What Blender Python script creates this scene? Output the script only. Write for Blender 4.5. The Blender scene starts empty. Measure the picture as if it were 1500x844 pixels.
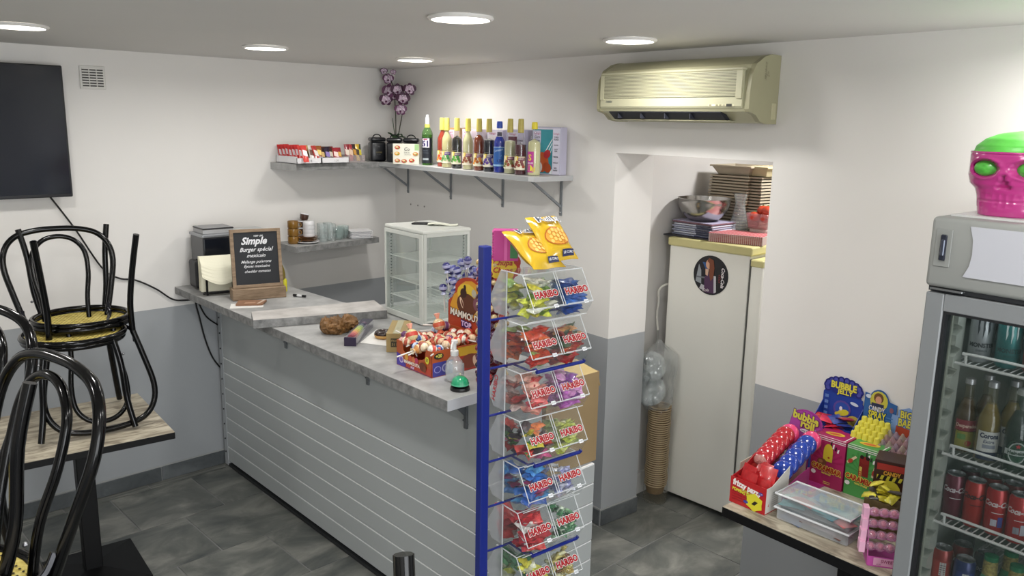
import bpy, bmesh, math, random
from mathutils import Vector, Matrix
PI = math.pi
sin, cos, rad = math.sin, math.cos, math.radians
SC = bpy.context.scene
COL = SC.collection
random.seed(7)

# ---------------------------------------------------------------- camera
HD, PT, RL = rad(45.967), rad(11.532), rad(1.083)
fw = Vector((cos(PT) * cos(HD), cos(PT) * sin(HD), -sin(PT)))
rt = Vector((sin(HD), -cos(HD), 0))
up = rt.cross(fw)
r2 = rt * cos(RL) + up * sin(RL)
u2 = -rt * sin(RL) + up * cos(RL)
cd = bpy.data.cameras.new('camera')
cam = bpy.data.objects.new('camera', cd)
COL.objects.link(cam)
cd.sensor_width = 36.0
cd.lens = 1194.7 / 1500 * 36.0
cd.clip_start = 0.02
cam.matrix_world = Matrix(((r2.x, u2.x, -fw.x, 0), (r2.y, u2.y, -fw.y, 0), (r2.z, u2.z, -fw.z, 2.0), (0, 0, 0, 1)))
SC.camera = cam
# ---------------------------------------------------------------- world, exposure
w = bpy.data.worlds.new('world')
SC.world = w
w.use_nodes = True
w.node_tree.nodes['Background'].inputs[0].default_value = (0.8, 0.85, 0.9, 1)
w.node_tree.nodes['Background'].inputs[1].default_value = 0.3
SC.view_settings.view_transform = 'Standard'
SC.view_settings.look = 'None'
SC.view_settings.exposure = 0.0
SC.view_settings.gamma = 1.0
SC.cycles.transparent_max_bounces = 32
SC.cycles.max_bounces = 8
# ---------------------------------------------------------------- lights of the room
SPOTS = [(0.836, 3.456), (1.829, 3.512), (2.663, 3.509), (1.676, 1.98), (2.502, 1.981), (0.75, 1.97), (1.676, 0.5), (2.5, 0.5), (0.75, 0.5),
         (-0.3, 1.97), (-0.3, 3.456), (-0.3, 0.5)]
LAMP_W = 4.9


def area(name, loc, size, power, color=(1, 1, 1), rot=(0, 0, 0), shape='DISK', sy=None):
    ld = bpy.data.lights.new(name, 'AREA')
    ld.shape = shape
    ld.size = size
    if sy:
        ld.size_y = sy
    ld.energy = power
    ld.color = color
    if shape == 'DISK':
        ld.spread = rad(168)
    o = bpy.data.objects.new(name, ld)
    o.location = loc
    o.rotation_euler = rot
    COL.objects.link(o)
    return o


for x_, y_ in SPOTS:
    area('lamp_light', (x_, y_, 2.285), 0.16, LAMP_W, (1.0, 0.985, 0.955))
area('lamp_light', (3.95, 1.7, 2.27), 0.2, 15, (1.0, 0.985, 0.97))
# daylight through the shop front behind the photographer
area('daylight', (0.2, -2.35, 1.3), 2.6, 105, (0.95, 0.98, 1.0), (rad(90), 0, rad(0)), 'RECTANGLE', 1.9)


# ================================================================ helpers
def lin(c):
    if isinstance(c, str):
        c = [int(c[i:i + 2], 16) / 255 for i in (0, 2, 4)]
    return tuple(((x + 0.055) / 1.055) ** 2.4 if x > 0.04045 else x / 12.92 for x in c[:3]) + (1,)


MATS = {}


def mat(c, rough=0.5, metal=0.0, coat=0.0, emit=0.0, var=0.0, vscale=20.0, bump=0.0, bscale=60.0):
    """plain surface with procedural tone variation and relief"""
    k = (c, rough, metal, coat, emit, var, vscale, bump, bscale)
    if k in MATS:
        return MATS[k]
    m = bpy.data.materials.new('m_%s' % (c if isinstance(c, str) else 'c'))
    m.use_nodes = True
    nt = m.node_tree
    b = nt.nodes['Principled BSDF']
    b.inputs['Base Color'].default_value = lin(c)
    b.inputs['Roughness'].default_value = rough
    b.inputs['Metallic'].default_value = metal
    b.inputs['Coat Weight'].default_value = coat
    b.inputs['Coat Roughness'].default_value = 0.1
    if emit:
        b.inputs['Emission Color'].default_value = lin(c)
        b.inputs['Emission Strength'].default_value = emit
    if var or bump:
        tc = nt.nodes.new('ShaderNodeTexCoord')
        n = nt.nodes.new('ShaderNodeTexNoise')
        n.inputs['Scale'].default_value = vscale
        n.inputs['Detail'].default_value = 5
        nt.links.new(tc.outputs['Object'], n.inputs['Vector'])
        if var:
            mx = nt.nodes.new('ShaderNodeMix')
            mx.data_type = 'RGBA'
            l = lin(c)
            mx.inputs[6].default_value = tuple(max(0, v * (1 - var)) for v in l[:3]) + (1,)
            mx.inputs[7].default_value = tuple(min(1, v * (1 + var)) for v in l[:3]) + (1,)
            rp = nt.nodes.new('ShaderNodeMapRange')
            rp.inputs[1].default_value = 0.3
            rp.inputs[2].default_value = 0.7
            nt.links.new(n.outputs[0], rp.inputs[0])
            nt.links.new(rp.outputs[0], mx.inputs[0])
            nt.links.new(mx.outputs[2], b.inputs['Base Color'])
        if bump:
            n2 = nt.nodes.new('ShaderNodeTexNoise')
            n2.inputs['Scale'].default_value = bscale
            n2.inputs['Detail'].default_value = 3
            nt.links.new(tc.outputs['Object'], n2.inputs['Vector'])
            bp = nt.nodes.new('ShaderNodeBump')
            bp.inputs['Strength'].default_value = bump
            bp.inputs['Distance'].default_value = 0.004
            nt.links.new(n2.outputs[0], bp.inputs['Height'])
            nt.links.new(bp.outputs[0], b.inputs['Normal'])
    MATS[k] = m
    return m


def clear(c='ffffff', op=0.08, rough=0.05, key='', g=1.0):
    """thin clear plastic or pane: transparent with a fresnel gloss and a slight body tint"""
    k = ('clear', c, op, rough, key, g)
    if k in MATS:
        return MATS[k]
    m = bpy.data.materials.new('clear_' + c)
    m.use_nodes = True
    nt = m.node_tree
    for n in list(nt.nodes):
        nt.nodes.remove(n)
    out = nt.nodes.new('ShaderNodeOutputMaterial')
    tr = nt.nodes.new('ShaderNodeBsdfTransparent')
    tr.inputs[0].default_value = (0.97, 0.98, 0.98, 1)
    df = nt.nodes.new('ShaderNodeBsdfDiffuse')
    df.inputs[0].default_value = lin(c)
    gl = nt.nodes.new('ShaderNodeBsdfGlossy')
    gl.inputs['Roughness'].default_value = rough
    m1 = nt.nodes.new('ShaderNodeMixShader')
    m1.inputs[0].default_value = op
    nt.links.new(tr.outputs[0], m1.inputs[1])
    nt.links.new(df.outputs[0], m1.inputs[2])
    lw = nt.nodes.new('ShaderNodeLayerWeight')
    lw.inputs[0].default_value = 0.5
    pw = nt.nodes.new('ShaderNodeMath')
    pw.operation = 'POWER'
    pw.inputs[1].default_value = 4.0
    nt.links.new(lw.outputs['Facing'], pw.inputs[0])
    mu = nt.nodes.new('ShaderNodeMath')
    mu.operation = 'MULTIPLY_ADD'
    mu.use_clamp = True
    mu.inputs[1].default_value = 0.6 * g
    mu.inputs[2].default_value = 0.03 * g
    nt.links.new(pw.outputs[0], mu.inputs[0])
    m2 = nt.nodes.new('ShaderNodeMixShader')
    nt.links.new(mu.outputs[0], m2.inputs[0])
    nt.links.new(m1.outputs[0], m2.inputs[1])
    nt.links.new(gl.outputs[0], m2.inputs[2])
    nt.links.new(m2.outputs[0], out.inputs[0])
    MATS[k] = m
    return m


def ramp_mat(name, stops, scale, rough=0.6, detail=8, stretch=(1, 1, 1), bump=0.0, dist=0.0, island=False):
    m = bpy.data.materials.new(name)
    m.use_nodes = True
    nt = m.node_tree
    b = nt.nodes['Principled BSDF']
    b.inputs['Roughness'].default_value = rough
    tc = nt.nodes.new('ShaderNodeTexCoord')
    mp = nt.nodes.new('ShaderNodeMapping')
    mp.inputs['Scale'].default_value = stretch
    nt.links.new(tc.outputs['Object'], mp.inputs[0])
    n = nt.nodes.new('ShaderNodeTexNoise')
    n.inputs['Scale'].default_value = scale
    n.inputs['Detail'].default_value = detail
    n.inputs['Roughness'].default_value = 0.62
    n.inputs['Distortion'].default_value = dist
    if island:
        oi = nt.nodes.new('ShaderNodeObjectInfo')
        va = nt.nodes.new('ShaderNodeVectorMath')
        va.operation = 'SCALE'
        cmb = nt.nodes.new('ShaderNodeCombineXYZ')
        for i in range(3):
            nt.links.new(oi.outputs['Random'], cmb.inputs[i])
        nt.links.new(cmb.outputs[0], va.inputs[0])
        va.inputs['Scale'].default_value = 37.0
        ad = nt.nodes.new('ShaderNodeVectorMath')
        nt.links.new(mp.outputs[0], ad.inputs[0])
        nt.links.new(va.outputs[0], ad.inputs[1])
        nt.links.new(ad.outputs[0], n.inputs['Vector'])
    else:
        nt.links.new(mp.outputs[0], n.inputs['Vector'])
    cr = nt.nodes.new('ShaderNodeValToRGB')
    els = cr.color_ramp.elements
    els[0].position, els[0].color = stops[0][0], lin(stops[0][1])
    els[1].position, els[1].color = stops[-1][0], lin(stops[-1][1])
    for p, c in stops[1:-1]:
        e = els.new(p)
        e.color = lin(c)
    nt.links.new(n.outputs[0], cr.inputs[0])
    nt.links.new(cr.outputs[0], b.inputs['Base Color'])
    if bump:
        bp = nt.nodes.new('ShaderNodeBump')
        bp.inputs['Strength'].default_value = bump
        bp.inputs['Distance'].default_value = 0.003
        nt.links.new(n.outputs[0], bp.inputs['Height'])
        nt.links.new(bp.outputs[0], b.inputs['Normal'])
    return m


class MB:
    """collects shapes into one mesh"""

    def __init__(s):
        s.b = bmesh.new()
        s.mats = []
        s.mi = 0

    def use(s, m):
        if m not in s.mats:
            s.mats.append(m)
        s.mi = s.mats.index(m)
        return s

    def face(s, vs):
        try:
            f = s.b.faces.new(vs)
            f.material_index = s.mi
            return f
        except ValueError:
            return None

    def box(s, x0, y0, z0, x1, y1, z1, bev=0.0, M=None, seg=1):
        vs = [s.b.verts.new((x, y, z)) for z in (z0, z1) for y in (y0, y1) for x in (x0, x1)]
        fs = [s.face([vs[i] for i in q]) for q in ((0, 2, 3, 1), (4, 5, 7, 6), (0, 1, 5, 4), (2, 6, 7, 3), (0, 4, 6, 2), (1, 3, 7, 5))]
        if bev:
            es = list({e for f in fs for e in f.edges})
            r = bmesh.ops.bevel(s.b, geom=es, offset=bev, segments=seg, affect='EDGES', profile=0.5, clamp_overlap=True)
            for f in r['faces']:
                f.material_index = s.mi
            vs = list({v for f in r['faces'] for v in f.verts} | {v for v in vs if v.is_valid})
        if M is not None:
            bmesh.ops.transform(s.b, matrix=M, verts=vs)
        return s

    def cbox(s, c, d, bev=0.0, M=None, seg=1):
        return s.box(c[0] - d[0] / 2, c[1] - d[1] / 2, c[2] - d[2] / 2, c[0] + d[0] / 2, c[1] + d[1] / 2, c[2] + d[2] / 2, bev, M, seg)

    def lathe(s, prof, n=16, c=(0, 0), a0=0.0, a1=2 * PI, M=None, cap=True):
        full = abs(a1 - a0 - 2 * PI) < 1e-6
        k = n if full else n + 1
        rings = []
        allv = []
        for r, z in prof:
            if r < 1e-6:
                v = s.b.verts.new((c[0], c[1], z))
                rings.append([v])
                allv.append(v)
            else:
                rg = [s.b.verts.new((c[0] + r * cos(a0 + (a1 - a0) * i / n), c[1] + r * sin(a0 + (a1 - a0) * i / n), z)) for i in range(k)]
                rings.append(rg)
                allv += rg
        for A, B in zip(rings, rings[1:]):
            for i in range(n):
                j = (i + 1) % k if full else i + 1
                if len(A) == 1 and len(B) == 1:
                    continue
                if len(A) == 1:
                    s.face([A[0], B[j], B[i]])
                elif len(B) == 1:
                    s.face([A[i], A[j], B[0]])
                else:
                    s.face([A[i], A[j], B[j], B[i]])
        if cap and full:
            if len(rings[0]) > 1:
                s.face(list(reversed(rings[0])))
            if len(rings[-1]) > 1:
                s.face(rings[-1])
        if M is not None:
            bmesh.ops.transform(s.b, matrix=M, verts=allv)
        return s

    def tube(s, pts, r, n=8, closed=False, M=None):
        pts = [Vector(p) for p in pts]
        k = len(pts)
        rings = []
        prev = None
        allv = []
        for i, p in enumerate(pts):
            if closed:
                t = pts[(i + 1) % k] - pts[i - 1]
            else:
                t = pts[min(i + 1, k - 1)] - pts[max(i - 1, 0)]
            t.normalize()
            if prev is None:
                a = Vector((0, 0, 1)) if abs(t.z) < 0.9 else Vector((1, 0, 0))
                nrm = t.cross(a).normalized()
            else:
                nrm = (prev - t * prev.dot(t)).normalized()
            prev = nrm
            bi = t.cross(nrm)
            rr = r[i] if isinstance(r, (list, tuple)) else r
            rg = [s.b.verts.new(p + nrm * rr * cos(2 * PI * j / n) + bi * rr * sin(2 * PI * j / n)) for j in range(n)]
            rings.append(rg)
            allv += rg
        m = k if closed else k - 1
        for i in range(m):
            A, B = rings[i], rings[(i + 1) % k]
            for j in range(n):
                s.face([A[j], A[(j + 1) % n], B[(j + 1) % n], B[j]])
        if not closed:
            s.face(list(reversed(rings[0])))
            s.face(rings[-1])
        if M is not None:
            bmesh.ops.transform(s.b, matrix=M, verts=allv)
        return s

    def prism(s, poly, d0, d1, axis='y', M=None):
        """poly of 2D points swept along axis: 'y' -> (x,z) profile, 'x' -> (y,z) profile, 'z' -> (x,y)"""
        def P(u, v, d):
            return (u, d, v) if axis == 'y' else (d, u, v) if axis == 'x' else (u, v, d)
        A = [s.b.verts.new(P(u, v, d0)) for u, v in poly]
        B = [s.b.verts.new(P(u, v, d1)) for u, v in poly]
        n = len(poly)
        s.face(list(reversed(A)))
        s.face(B)
        for i in range(n):
            s.face([A[i], A[(i + 1) % n], B[(i + 1) % n], B[i]])
        if M is not None:
            bmesh.ops.transform(s.b, matrix=M, verts=A + B)
        return s

    def ball(s, c, r, u=10, v=8, sc=(1, 1, 1), M=None):
        prof = [(max(0, r * sin(PI * i / v)) if 0 < i < v else 0.0, -r * cos(PI * i / v)) for i in range(v + 1)]
        MM = Matrix.Translation(c) @ Matrix.Diagonal((*sc, 1))
        if M is not None:
            MM = M @ MM
        return s.lathe(prof, u, M=MM)

    def grid(s, f, nu, nv):
        vs = [[s.b.verts.new(f(i / nu, j / nv)) for i in range(nu + 1)] for j in range(nv + 1)]
        for j in range(nv):
            for i in range(nu):
                s.face([vs[j][i], vs[j][i + 1], vs[j + 1][i + 1], vs[j + 1][i]])
        return s

    def mesh(s, name, m=None, smooth=None):
        bmesh.ops.recalc_face_normals(s.b, faces=s.b.faces)
        me = bpy.data.meshes.new(name)
        s.b.to_mesh(me)
        s.b.free()
        for x in (s.mats or [m]):
            me.materials.append(x)
        if smooth is not None:
            me.polygons.foreach_set('use_smooth', [True] * len(me.polygons))
            if smooth < 180:
                me.set_sharp_from_angle(angle=rad(smooth))
        return me

    def obj(s, name, m=None, parent=None, smooth=None, stuff=False, label=None):
        o = bpy.data.objects.new(name, s.mesh(name, m, smooth))
        COL.objects.link(o)
        if parent is not None:
            o.parent = parent
        if stuff:
            o['kind'] = 'stuff'
        if label:
            o['label'] = label
        return o


def tag(o, label, cat, group=None, kind=None):
    o['label'] = label
    o['category'] = cat
    if group:
        o['group'] = group
    if kind:
        o['kind'] = kind
    return o


def T(name, label, cat, loc=(0, 0, 0), rz=0.0, group=None):
    o = bpy.data.objects.new(name, None)
    o.empty_display_size = 0.05
    COL.objects.link(o)
    o.location = loc
    o.rotation_euler = (0, 0, rz)
    return tag(o, label, cat, group)


def struct(o):
    o['kind'] = 'structure'
    return o


def dup(root, label=None, loc=None, rot=None, scale=None):
    r = root.copy()
    COL.objects.link(r)
    for ch in root.children:
        c = ch.copy()
        COL.objects.link(c)
        c.parent = r
        for g in ch.children:
            d = g.copy()
            COL.objects.link(d)
            d.parent = c
    if label:
        r['label'] = label
    if loc is not None:
        r.location = loc
    if rot is not None:
        r.rotation_euler = rot
    if scale is not None:
        r.scale = scale
    return r


# frame of the right-hand wall: x = distance from the corner along the wall, y = into the wall, z up
ANG = rad(-95.2)
OB = Vector((3.17, 4.395, 0))


def Bf(a, off, z=0.0):
    return OB + Vector((cos(ANG) * a + sin(ANG) * off, sin(ANG) * a - cos(ANG) * off, z))


def TB(name, label, cat, a, off, z, rz=0.0, group=None):
    return T(name, label, cat, Bf(a, off, z), ANG + rz, group)


# ---------------------------------------------------------------- flat print (lettering and pictures on packs)
TXT = {}


def text_mesh(s, bold=0.0):
    k = (s, round(bold, 4))
    if k in TXT:
        return TXT[k]
    cu = bpy.data.curves.new('txt', 'FONT')
    cu.body = s
    cu.size = 1
    cu.resolution_u = 2
    cu.offset = bold
    cu.align_x = 'CENTER'
    cu.align_y = 'CENTER'
    o = bpy.data.objects.new('txt', cu)
    COL.objects.link(o)
    bpy.context.view_layer.update()
    me = bpy.data.meshes.new_from_object(o.evaluated_get(bpy.context.evaluated_depsgraph_get()))
    vs = [(v.co.x, v.co.y) for v in me.vertices]
    fs = [tuple(p.vertices) for p in me.polygons]
    bpy.data.objects.remove(o)
    bpy.data.curves.remove(cu)
    bpy.data.meshes.remove(me)
    TXT[k] = (vs, fs)
    return TXT[k]


class Print:
    """flat printed artwork on a surface; u right, v up, pushed out along the surface normal a little per layer"""

    def __init__(s, org, ux=(1, 0, 0), uz=(0, 0, 1), bend=0.0, step=0.00025, rough=0.45, base=0.0004):
        s.o = Vector(org)
        s.x = Vector(ux).normalized()
        s.y = Vector(uz).normalized()
        s.n = s.x.cross(s.y)
        s.m = MB()
        s.k = base
        s.step = step
        s.bend = bend
        s.rough = rough

    def P(s, u, v):
        if s.bend:
            R = s.bend + s.k
            a = u / s.bend
            return s.o + s.x * (R * sin(a)) + s.n * (R * cos(a)) + s.y * v
        return s.o + s.x * u + s.y * v + s.n * s.k

    def poly(s, pts, c, layer=True):
        s.m.use(mat(c, s.rough))
        s.m.face([s.m.b.verts.new(s.P(u, v)) for u, v in pts])
        if layer:
            s.k += s.step
        return s

    def rect(s, u0, v0, u1, v1, c):
        if s.bend:
            n = max(1, int(abs(u1 - u0) / s.bend * 4))
            s.m.use(mat(c, s.rough))
            A = [s.m.b.verts.new(s.P(u0 + (u1 - u0) * i / n, v0)) for i in range(n + 1)]
            B = [s.m.b.verts.new(s.P(u0 + (u1 - u0) * i / n, v1)) for i in range(n + 1)]
            for i in range(n):
                s.m.face([A[i], A[i + 1], B[i + 1], B[i]])
            s.k += s.step
            return s
        return s.poly([(u0, v0), (u1, v0), (u1, v1), (u0, v1)], c)

    def ell(s, u, v, ru, rv, c, rot=0.0, n=14):
        pts = []
        for i in range(n):
            a = 2 * PI * i / n
            x, y = ru * cos(a), rv * sin(a)
            pts.append((u + x * cos(rot) - y * sin(rot), v + x * sin(rot) + y * cos(rot)))
        return s.poly(pts, c)

    def text(s, t, u, v, h, c, rot=0.0, bold=0.0, shear=0.0, wid=1.0, arc=0.0):
        vs, fs = text_mesh(t, bold)
        s.m.use(mat(c, s.rough))
        vv = []
        for x, y in vs:
            x = (x + shear * y) * h * wid
            y = y * h
            if arc:
                y -= arc * x * x
            vv.append(s.m.b.verts.new(s.P(u + x * cos(rot) - y * sin(rot), v + x * sin(rot) + y * cos(rot))))
        for f in fs:
            s.m.face([vv[i] for i in f])
        s.k += s.step
        return s

    def otext(s, t, u, v, h, c, oc, rot=0.0, ob=0.05, b=0.012, shear=0.0, wid=1.0, arc=0.0):
        s.text(t, u, v, h, oc, rot, ob, shear, wid, arc)
        return s.text(t, u, v, h, c, rot, b, shear, wid, arc)

    def obj(s, name, parent, label=None):
        o = bpy.data.objects.new(name, None)
        me = bpy.data.meshes.new(name)
        s.m.b.to_mesh(me)
        s.m.b.free()
        for x in s.m.mats:
            me.materials.append(x)
        bpy.data.objects.remove(o)
        o = bpy.data.objects.new(name, me)
        COL.objects.link(o)
        o.parent = parent
        if label:
            o['label'] = label
        return o


def pillow_mesh(name, w, h, t, m, nx=8, ny=6, crimp=0.12, wob=0.0, seed=0, ends=True, smooth=180):
    """a filled film packet: bulging middle, flat crimped ends"""
    rnd = random.Random(seed)
    b = MB()
    ph = [rnd.uniform(0, 6) for _ in range(4)]

    def T_(u, v):
        a = max(0.0, 1 - abs(2 * u - 1) ** 3)
        e = (abs(2 * v - 1)) / (1 - crimp)
        c = max(0.0, 1 - e ** 3) if e < 1 else 0
        return t / 2 * (a ** 0.6) * (c ** 0.6) + 0.0004
    for sgn in (1, -1):
        def f(u, v):
            x = (u - 0.5) * w * (1 - 0.06 * sin(PI * v))
            y = (v - 0.5) * h
            z = sgn * T_(u, v) + wob * t * (sin(9 * u + ph[0] + 5 * v) + sin(11 * v + ph[1])) * 0.5
            return (x, y, z)
        b.grid(f, nx, ny)
    bmesh.ops.remove_doubles(b.b, verts=b.b.verts, dist=0.00005)
    return b.mesh(name, m, smooth)


def linkmesh(name, me, parent=None, loc=(0, 0, 0), rot=(0, 0, 0), scale=None):
    o = bpy.data.objects.new(name, me)
    COL.objects.link(o)
    o.location = loc
    o.rotation_euler = rot
    if scale:
        o.scale = scale
    if parent is not None:
        o.parent = parent
    return o


# shared materials
WHITE_PAINT = mat('e4e2de', 0.55, var=0.015, vscale=1.5, bump=0.06, bscale=90)
GREY_PAINT = mat('8b8f92', 0.5, var=0.02, vscale=1.5, bump=0.06, bscale=90)
BLACK_LAC = mat('030304', 0.16, coat=0.08)
BLACK_MET = mat('060608', 0.5, bump=0.1, bscale=400)
for m_ in (BLACK_LAC, BLACK_MET):
    m_.node_tree.nodes['Principled BSDF'].inputs['Specular IOR Level'].default_value = 0.3
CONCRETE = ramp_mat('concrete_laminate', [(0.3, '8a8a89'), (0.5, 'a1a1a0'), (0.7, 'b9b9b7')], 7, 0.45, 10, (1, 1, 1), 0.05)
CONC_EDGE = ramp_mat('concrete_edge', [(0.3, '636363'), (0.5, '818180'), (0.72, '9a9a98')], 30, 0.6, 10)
# ================================================================ room shell
H = 2.31


def two_tone():
    """white paint above, grey paint below a straight painted line (height 0.98)"""
    m = bpy.data.materials.new('two_tone_wall')
    m.use_nodes = True
    nt = m.node_tree
    b = nt.nodes['Principled BSDF']
    b.inputs['Roughness'].default_value = 0.42
    tc = nt.nodes.new('ShaderNodeTexCoord')
    sx = nt.nodes.new('ShaderNodeSeparateXYZ')
    nt.links.new(tc.outputs['Object'], sx.inputs[0])
    gt = nt.nodes.new('ShaderNodeMath')
    gt.operation = 'GREATER_THAN'
    gt.inputs[1].default_value = 0.978
    nt.links.new(sx.outputs[2], gt.inputs[0])
    n = nt.nodes.new('ShaderNodeTexNoise')
    n.inputs['Scale'].default_value = 2.0
    n.inputs['Detail'].default_value = 4
    nt.links.new(tc.outputs['Object'], n.inputs['Vector'])
    mx = nt.nodes.new('ShaderNodeMix')
    mx.data_type = 'RGBA'
    mx.inputs[6].default_value = lin('a3a6a9')
    mx.inputs[7].default_value = lin('e6e3df')
    nt.links.new(gt.outputs[0], mx.inputs[0])
    hs = nt.nodes.new('ShaderNodeHueSaturation')
    mr = nt.nodes.new('ShaderNodeMapRange')
    mr.inputs[3].default_value = 0.96
    mr.inputs[4].default_value = 1.03
    nt.links.new(n.outputs[0], mr.inputs[0])
    nt.links.new(mr.outputs[0], hs.inputs['Value'])
    nt.links.new(mx.outputs[2], hs.inputs['Color'])
    nt.links.new(hs.outputs[0], b.inputs['Base Color'])
    n2 = nt.nodes.new('ShaderNodeTexNoise')
    n2.inputs['Scale'].default_value = 110
    nt.links.new(tc.outputs['Object'], n2.inputs['Vector'])
    bp = nt.nodes.new('ShaderNodeBump')
    bp.inputs['Strength'].default_value = 0.05
    bp.inputs['Distance'].default_value = 0.003
    nt.links.new(n2.outputs[0], bp.inputs['Height'])
    nt.links.new(bp.outputs[0], b.inputs['Normal'])
    return m


TWO = two_tone()
CEIL = mat('dcdad7', 0.7, var=0.015, vscale=2, bump=0.04, bscale=60)

# wall with the television
struct(MB().box(-1.7, 4.395, 0, 3.25, 4.52, H).obj('wall_left', TWO))
# wall with the bottle shelf and the passage opening, built in its own frame
wb = MB()
A0, A1, OZ = 1.985, 2.82, 1.868
TH = 0.262
for a0, a1, z0, z1 in ((-0.1, A0, 0, H), (A1, 7.0, 0, H), (A0, A1, OZ, H)):
    wb.box(a0, 0, z0, a1, TH, z1)
o = wb.obj('wall_right', TWO)
o.location = OB
o.rotation_euler = (0, 0, ANG)
struct(o)
# walls behind the photographer
struct(MB().box(-1.82, -2.6, 0, -1.7, 4.52, H).obj('wall_side', TWO))
bw = MB()
bw.box(-1.82, -2.72, 0, -1.1, -2.6, H).box(1.5, -2.72, 0, 3.0, -2.6, H).box(-1.1, -2.72, 2.25, 1.5, -2.6, H).box(-1.1, -2.72, 0, 1.5, -2.6, 0.3)
struct(bw.obj('wall_back', TWO))
# passage room behind the opening
PW = mat('dedbd8', 0.22, var=0.01, vscale=2, coat=0.3)
struct(MB().box(3.25, 2.53, 0, 4.9, 2.62, H).obj('wall_passage_left', PW))
struct(MB().box(4.8, 0.6, 0, 4.9, 2.62, H).obj('wall_passage_back', mat('ece9e4', 0.5)))
struct(MB().box(3.17, 0.5, 0, 4.9, 0.6, H).obj('wall_passage_right', mat('ece9e4', 0.5)))
struct(MB().box(-1.82, -2.72, H, 5.0, 4.52, H + 0.1).obj('ceiling', CEIL))
struct(MB().box(3.25, 2.515, 0, 4.8, 2.53, 0.12).obj('baseboard_passage', mat('e2e1dd', 0.4)))
# shop window behind the photographer
wf = MB()
for x in (-1.1, 0.17, 1.44):
    wf.box(x, -2.69, 0.3, x + 0.06, -2.62, 2.25)
wf.box(-1.1, -2.69, 0.3, 1.5, -2.62, 0.36).box(-1.1, -2.69, 2.19, 1.5, -2.62, 2.25)
wo = struct(wf.obj('window_1', mat('55585a', 0.4)))
MB().box(-1.1, -2.66, 0.36, 1.5, -2.655, 2.19).obj('pane', clear('ffffff', 0.02), wo)

# floor: dark grout bed with individual tiles
fl = struct(MB().box(-1.82, -2.72, -0.06, 5.0, 4.52, -0.0035).obj('floor', mat('8d8d8c', 0.8)))
TILE = ramp_mat('slate_tile', [(0.28, '484d4e'), (0.5, '71736e'), (0.68, '989790')], 3.2, 0.4, 12, (1, 1.6, 1), 0.06, 0.6, True)
px_, py_ = 0.428, 0.438
tm = MB().cbox((0, 0, -0.004), (px_ - 0.007, py_ - 0.007, 0.008), 0.0012).mesh('tile', TILE)
for r in range(-14, 2):
    y0 = 3.89 + r * py_
    x0 = 1.262 if r % 2 == 0 else 1.262 + px_ / 2
    for c in range(-8, 9):
        cx = x0 + c * px_ + px_ / 2
        cy = y0 + py_ / 2
        if cx > 4.9 or cx < -1.8 or cy > 4.6 or cy < -2.5:
            continue
        if (cx < 0.2 and cy < 2.2) or cy < 0.2:
            if (c + r) % 1 or cy < -0.4 or cx < -1.0:
                continue
        # the row that touches the wall is cut short
        if r == 1:
            o = linkmesh('tile', tm, fl, (cx, 3.89 + py_ + 0.033, 0), (0, 0, 0), (1, 0.14, 1))
        else:
            o = linkmesh('tile', tm, fl, (cx, cy, random.uniform(-0.0004, 0.0004)))

# tile baseboards
BBT = ramp_mat('baseboard_tile', [(0.3, '45494b'), (0.5, '585c5e'), (0.7, '6c7072')], 6, 0.35, 10, (1, 1, 1), 0.05, 0.5, True)
GROUT = mat('a3a4a2', 0.8)


def baseboard(name, x0, y0, x1, y1, first=0.3, h=0.082):
    d = Vector((x1 - x0, y1 - y0, 0))
    L = d.length
    an = math.atan2(d.y, d.x)
    r = MB().box(0, -0.004, 0, L, 0, h + 0.006).obj(name, GROUT)
    r.location = (x0, y0, 0)
    r.rotation_euler = (0, 0, an)
    struct(r)
    p = 0.0
    n = first
    while p < L:
        e = min(L, p + n)
        MB().box(p + 0.002, -0.011, 0.003, e - 0.002, -0.004, h, 0.001).obj('tile', BBT, r)
        p, n = e, px_
    return r


baseboard('baseboard_left', -1.7, 4.395, 3.16, 4.395, 0.26 + px_ * 0.0)
p0, p1 = Bf(0.0, 0), Bf(A0, 0)
baseboard('baseboard_right', p0.x, p0.y, p1.x, p1.y, 0.41)
q0, q1 = Bf(A0, 0), Bf(A0, -TH)
baseboard('baseboard_reveal', q0.x - 0.006, q0.y, q1.x, q1.y, 0.5)
p0, p1 = Bf(A1, 0), Bf(7, 0)
baseboard('baseboard_far_right', p0.x, p0.y, p1.x, p1.y, 0.2)

# ceiling downlights
for i, (x_, y_) in enumerate(SPOTS[:5] + [(3.95, 1.7)] + SPOTS[5:]):
    lab = ['round white downlight at the upper left edge above the television', 'round white downlight left of the middle, above the chalkboard',
           'small round downlight in front of the orchid corner', 'large round downlight nearest the photographer in the middle of the ceiling',
           'round white downlight above the wall air conditioner', 'round white downlight in the ceiling of the passage'][i] if i < 6 else 'round white downlight in the ceiling behind the photographer'
    t = T('ceiling_light', lab, 'light', (x_, y_, H), 0, 'recessed ceiling downlights')
    MB().lathe([(0.088, -0.001), (0.1, -0.001), (0.102, -0.006), (0.096, -0.012), (0.089, -0.012), (0.088, -0.001)], 28, cap=False).obj('trim_ring', mat('f2f0ec', 0.4), t, 40)
    MB().lathe([(0.0, -0.009), (0.089, -0.009), (0.089, -0.004), (0, -0.004)], 28).obj('diffuser', mat('fffaf2', 0.5, emit=9.0), t)

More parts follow.
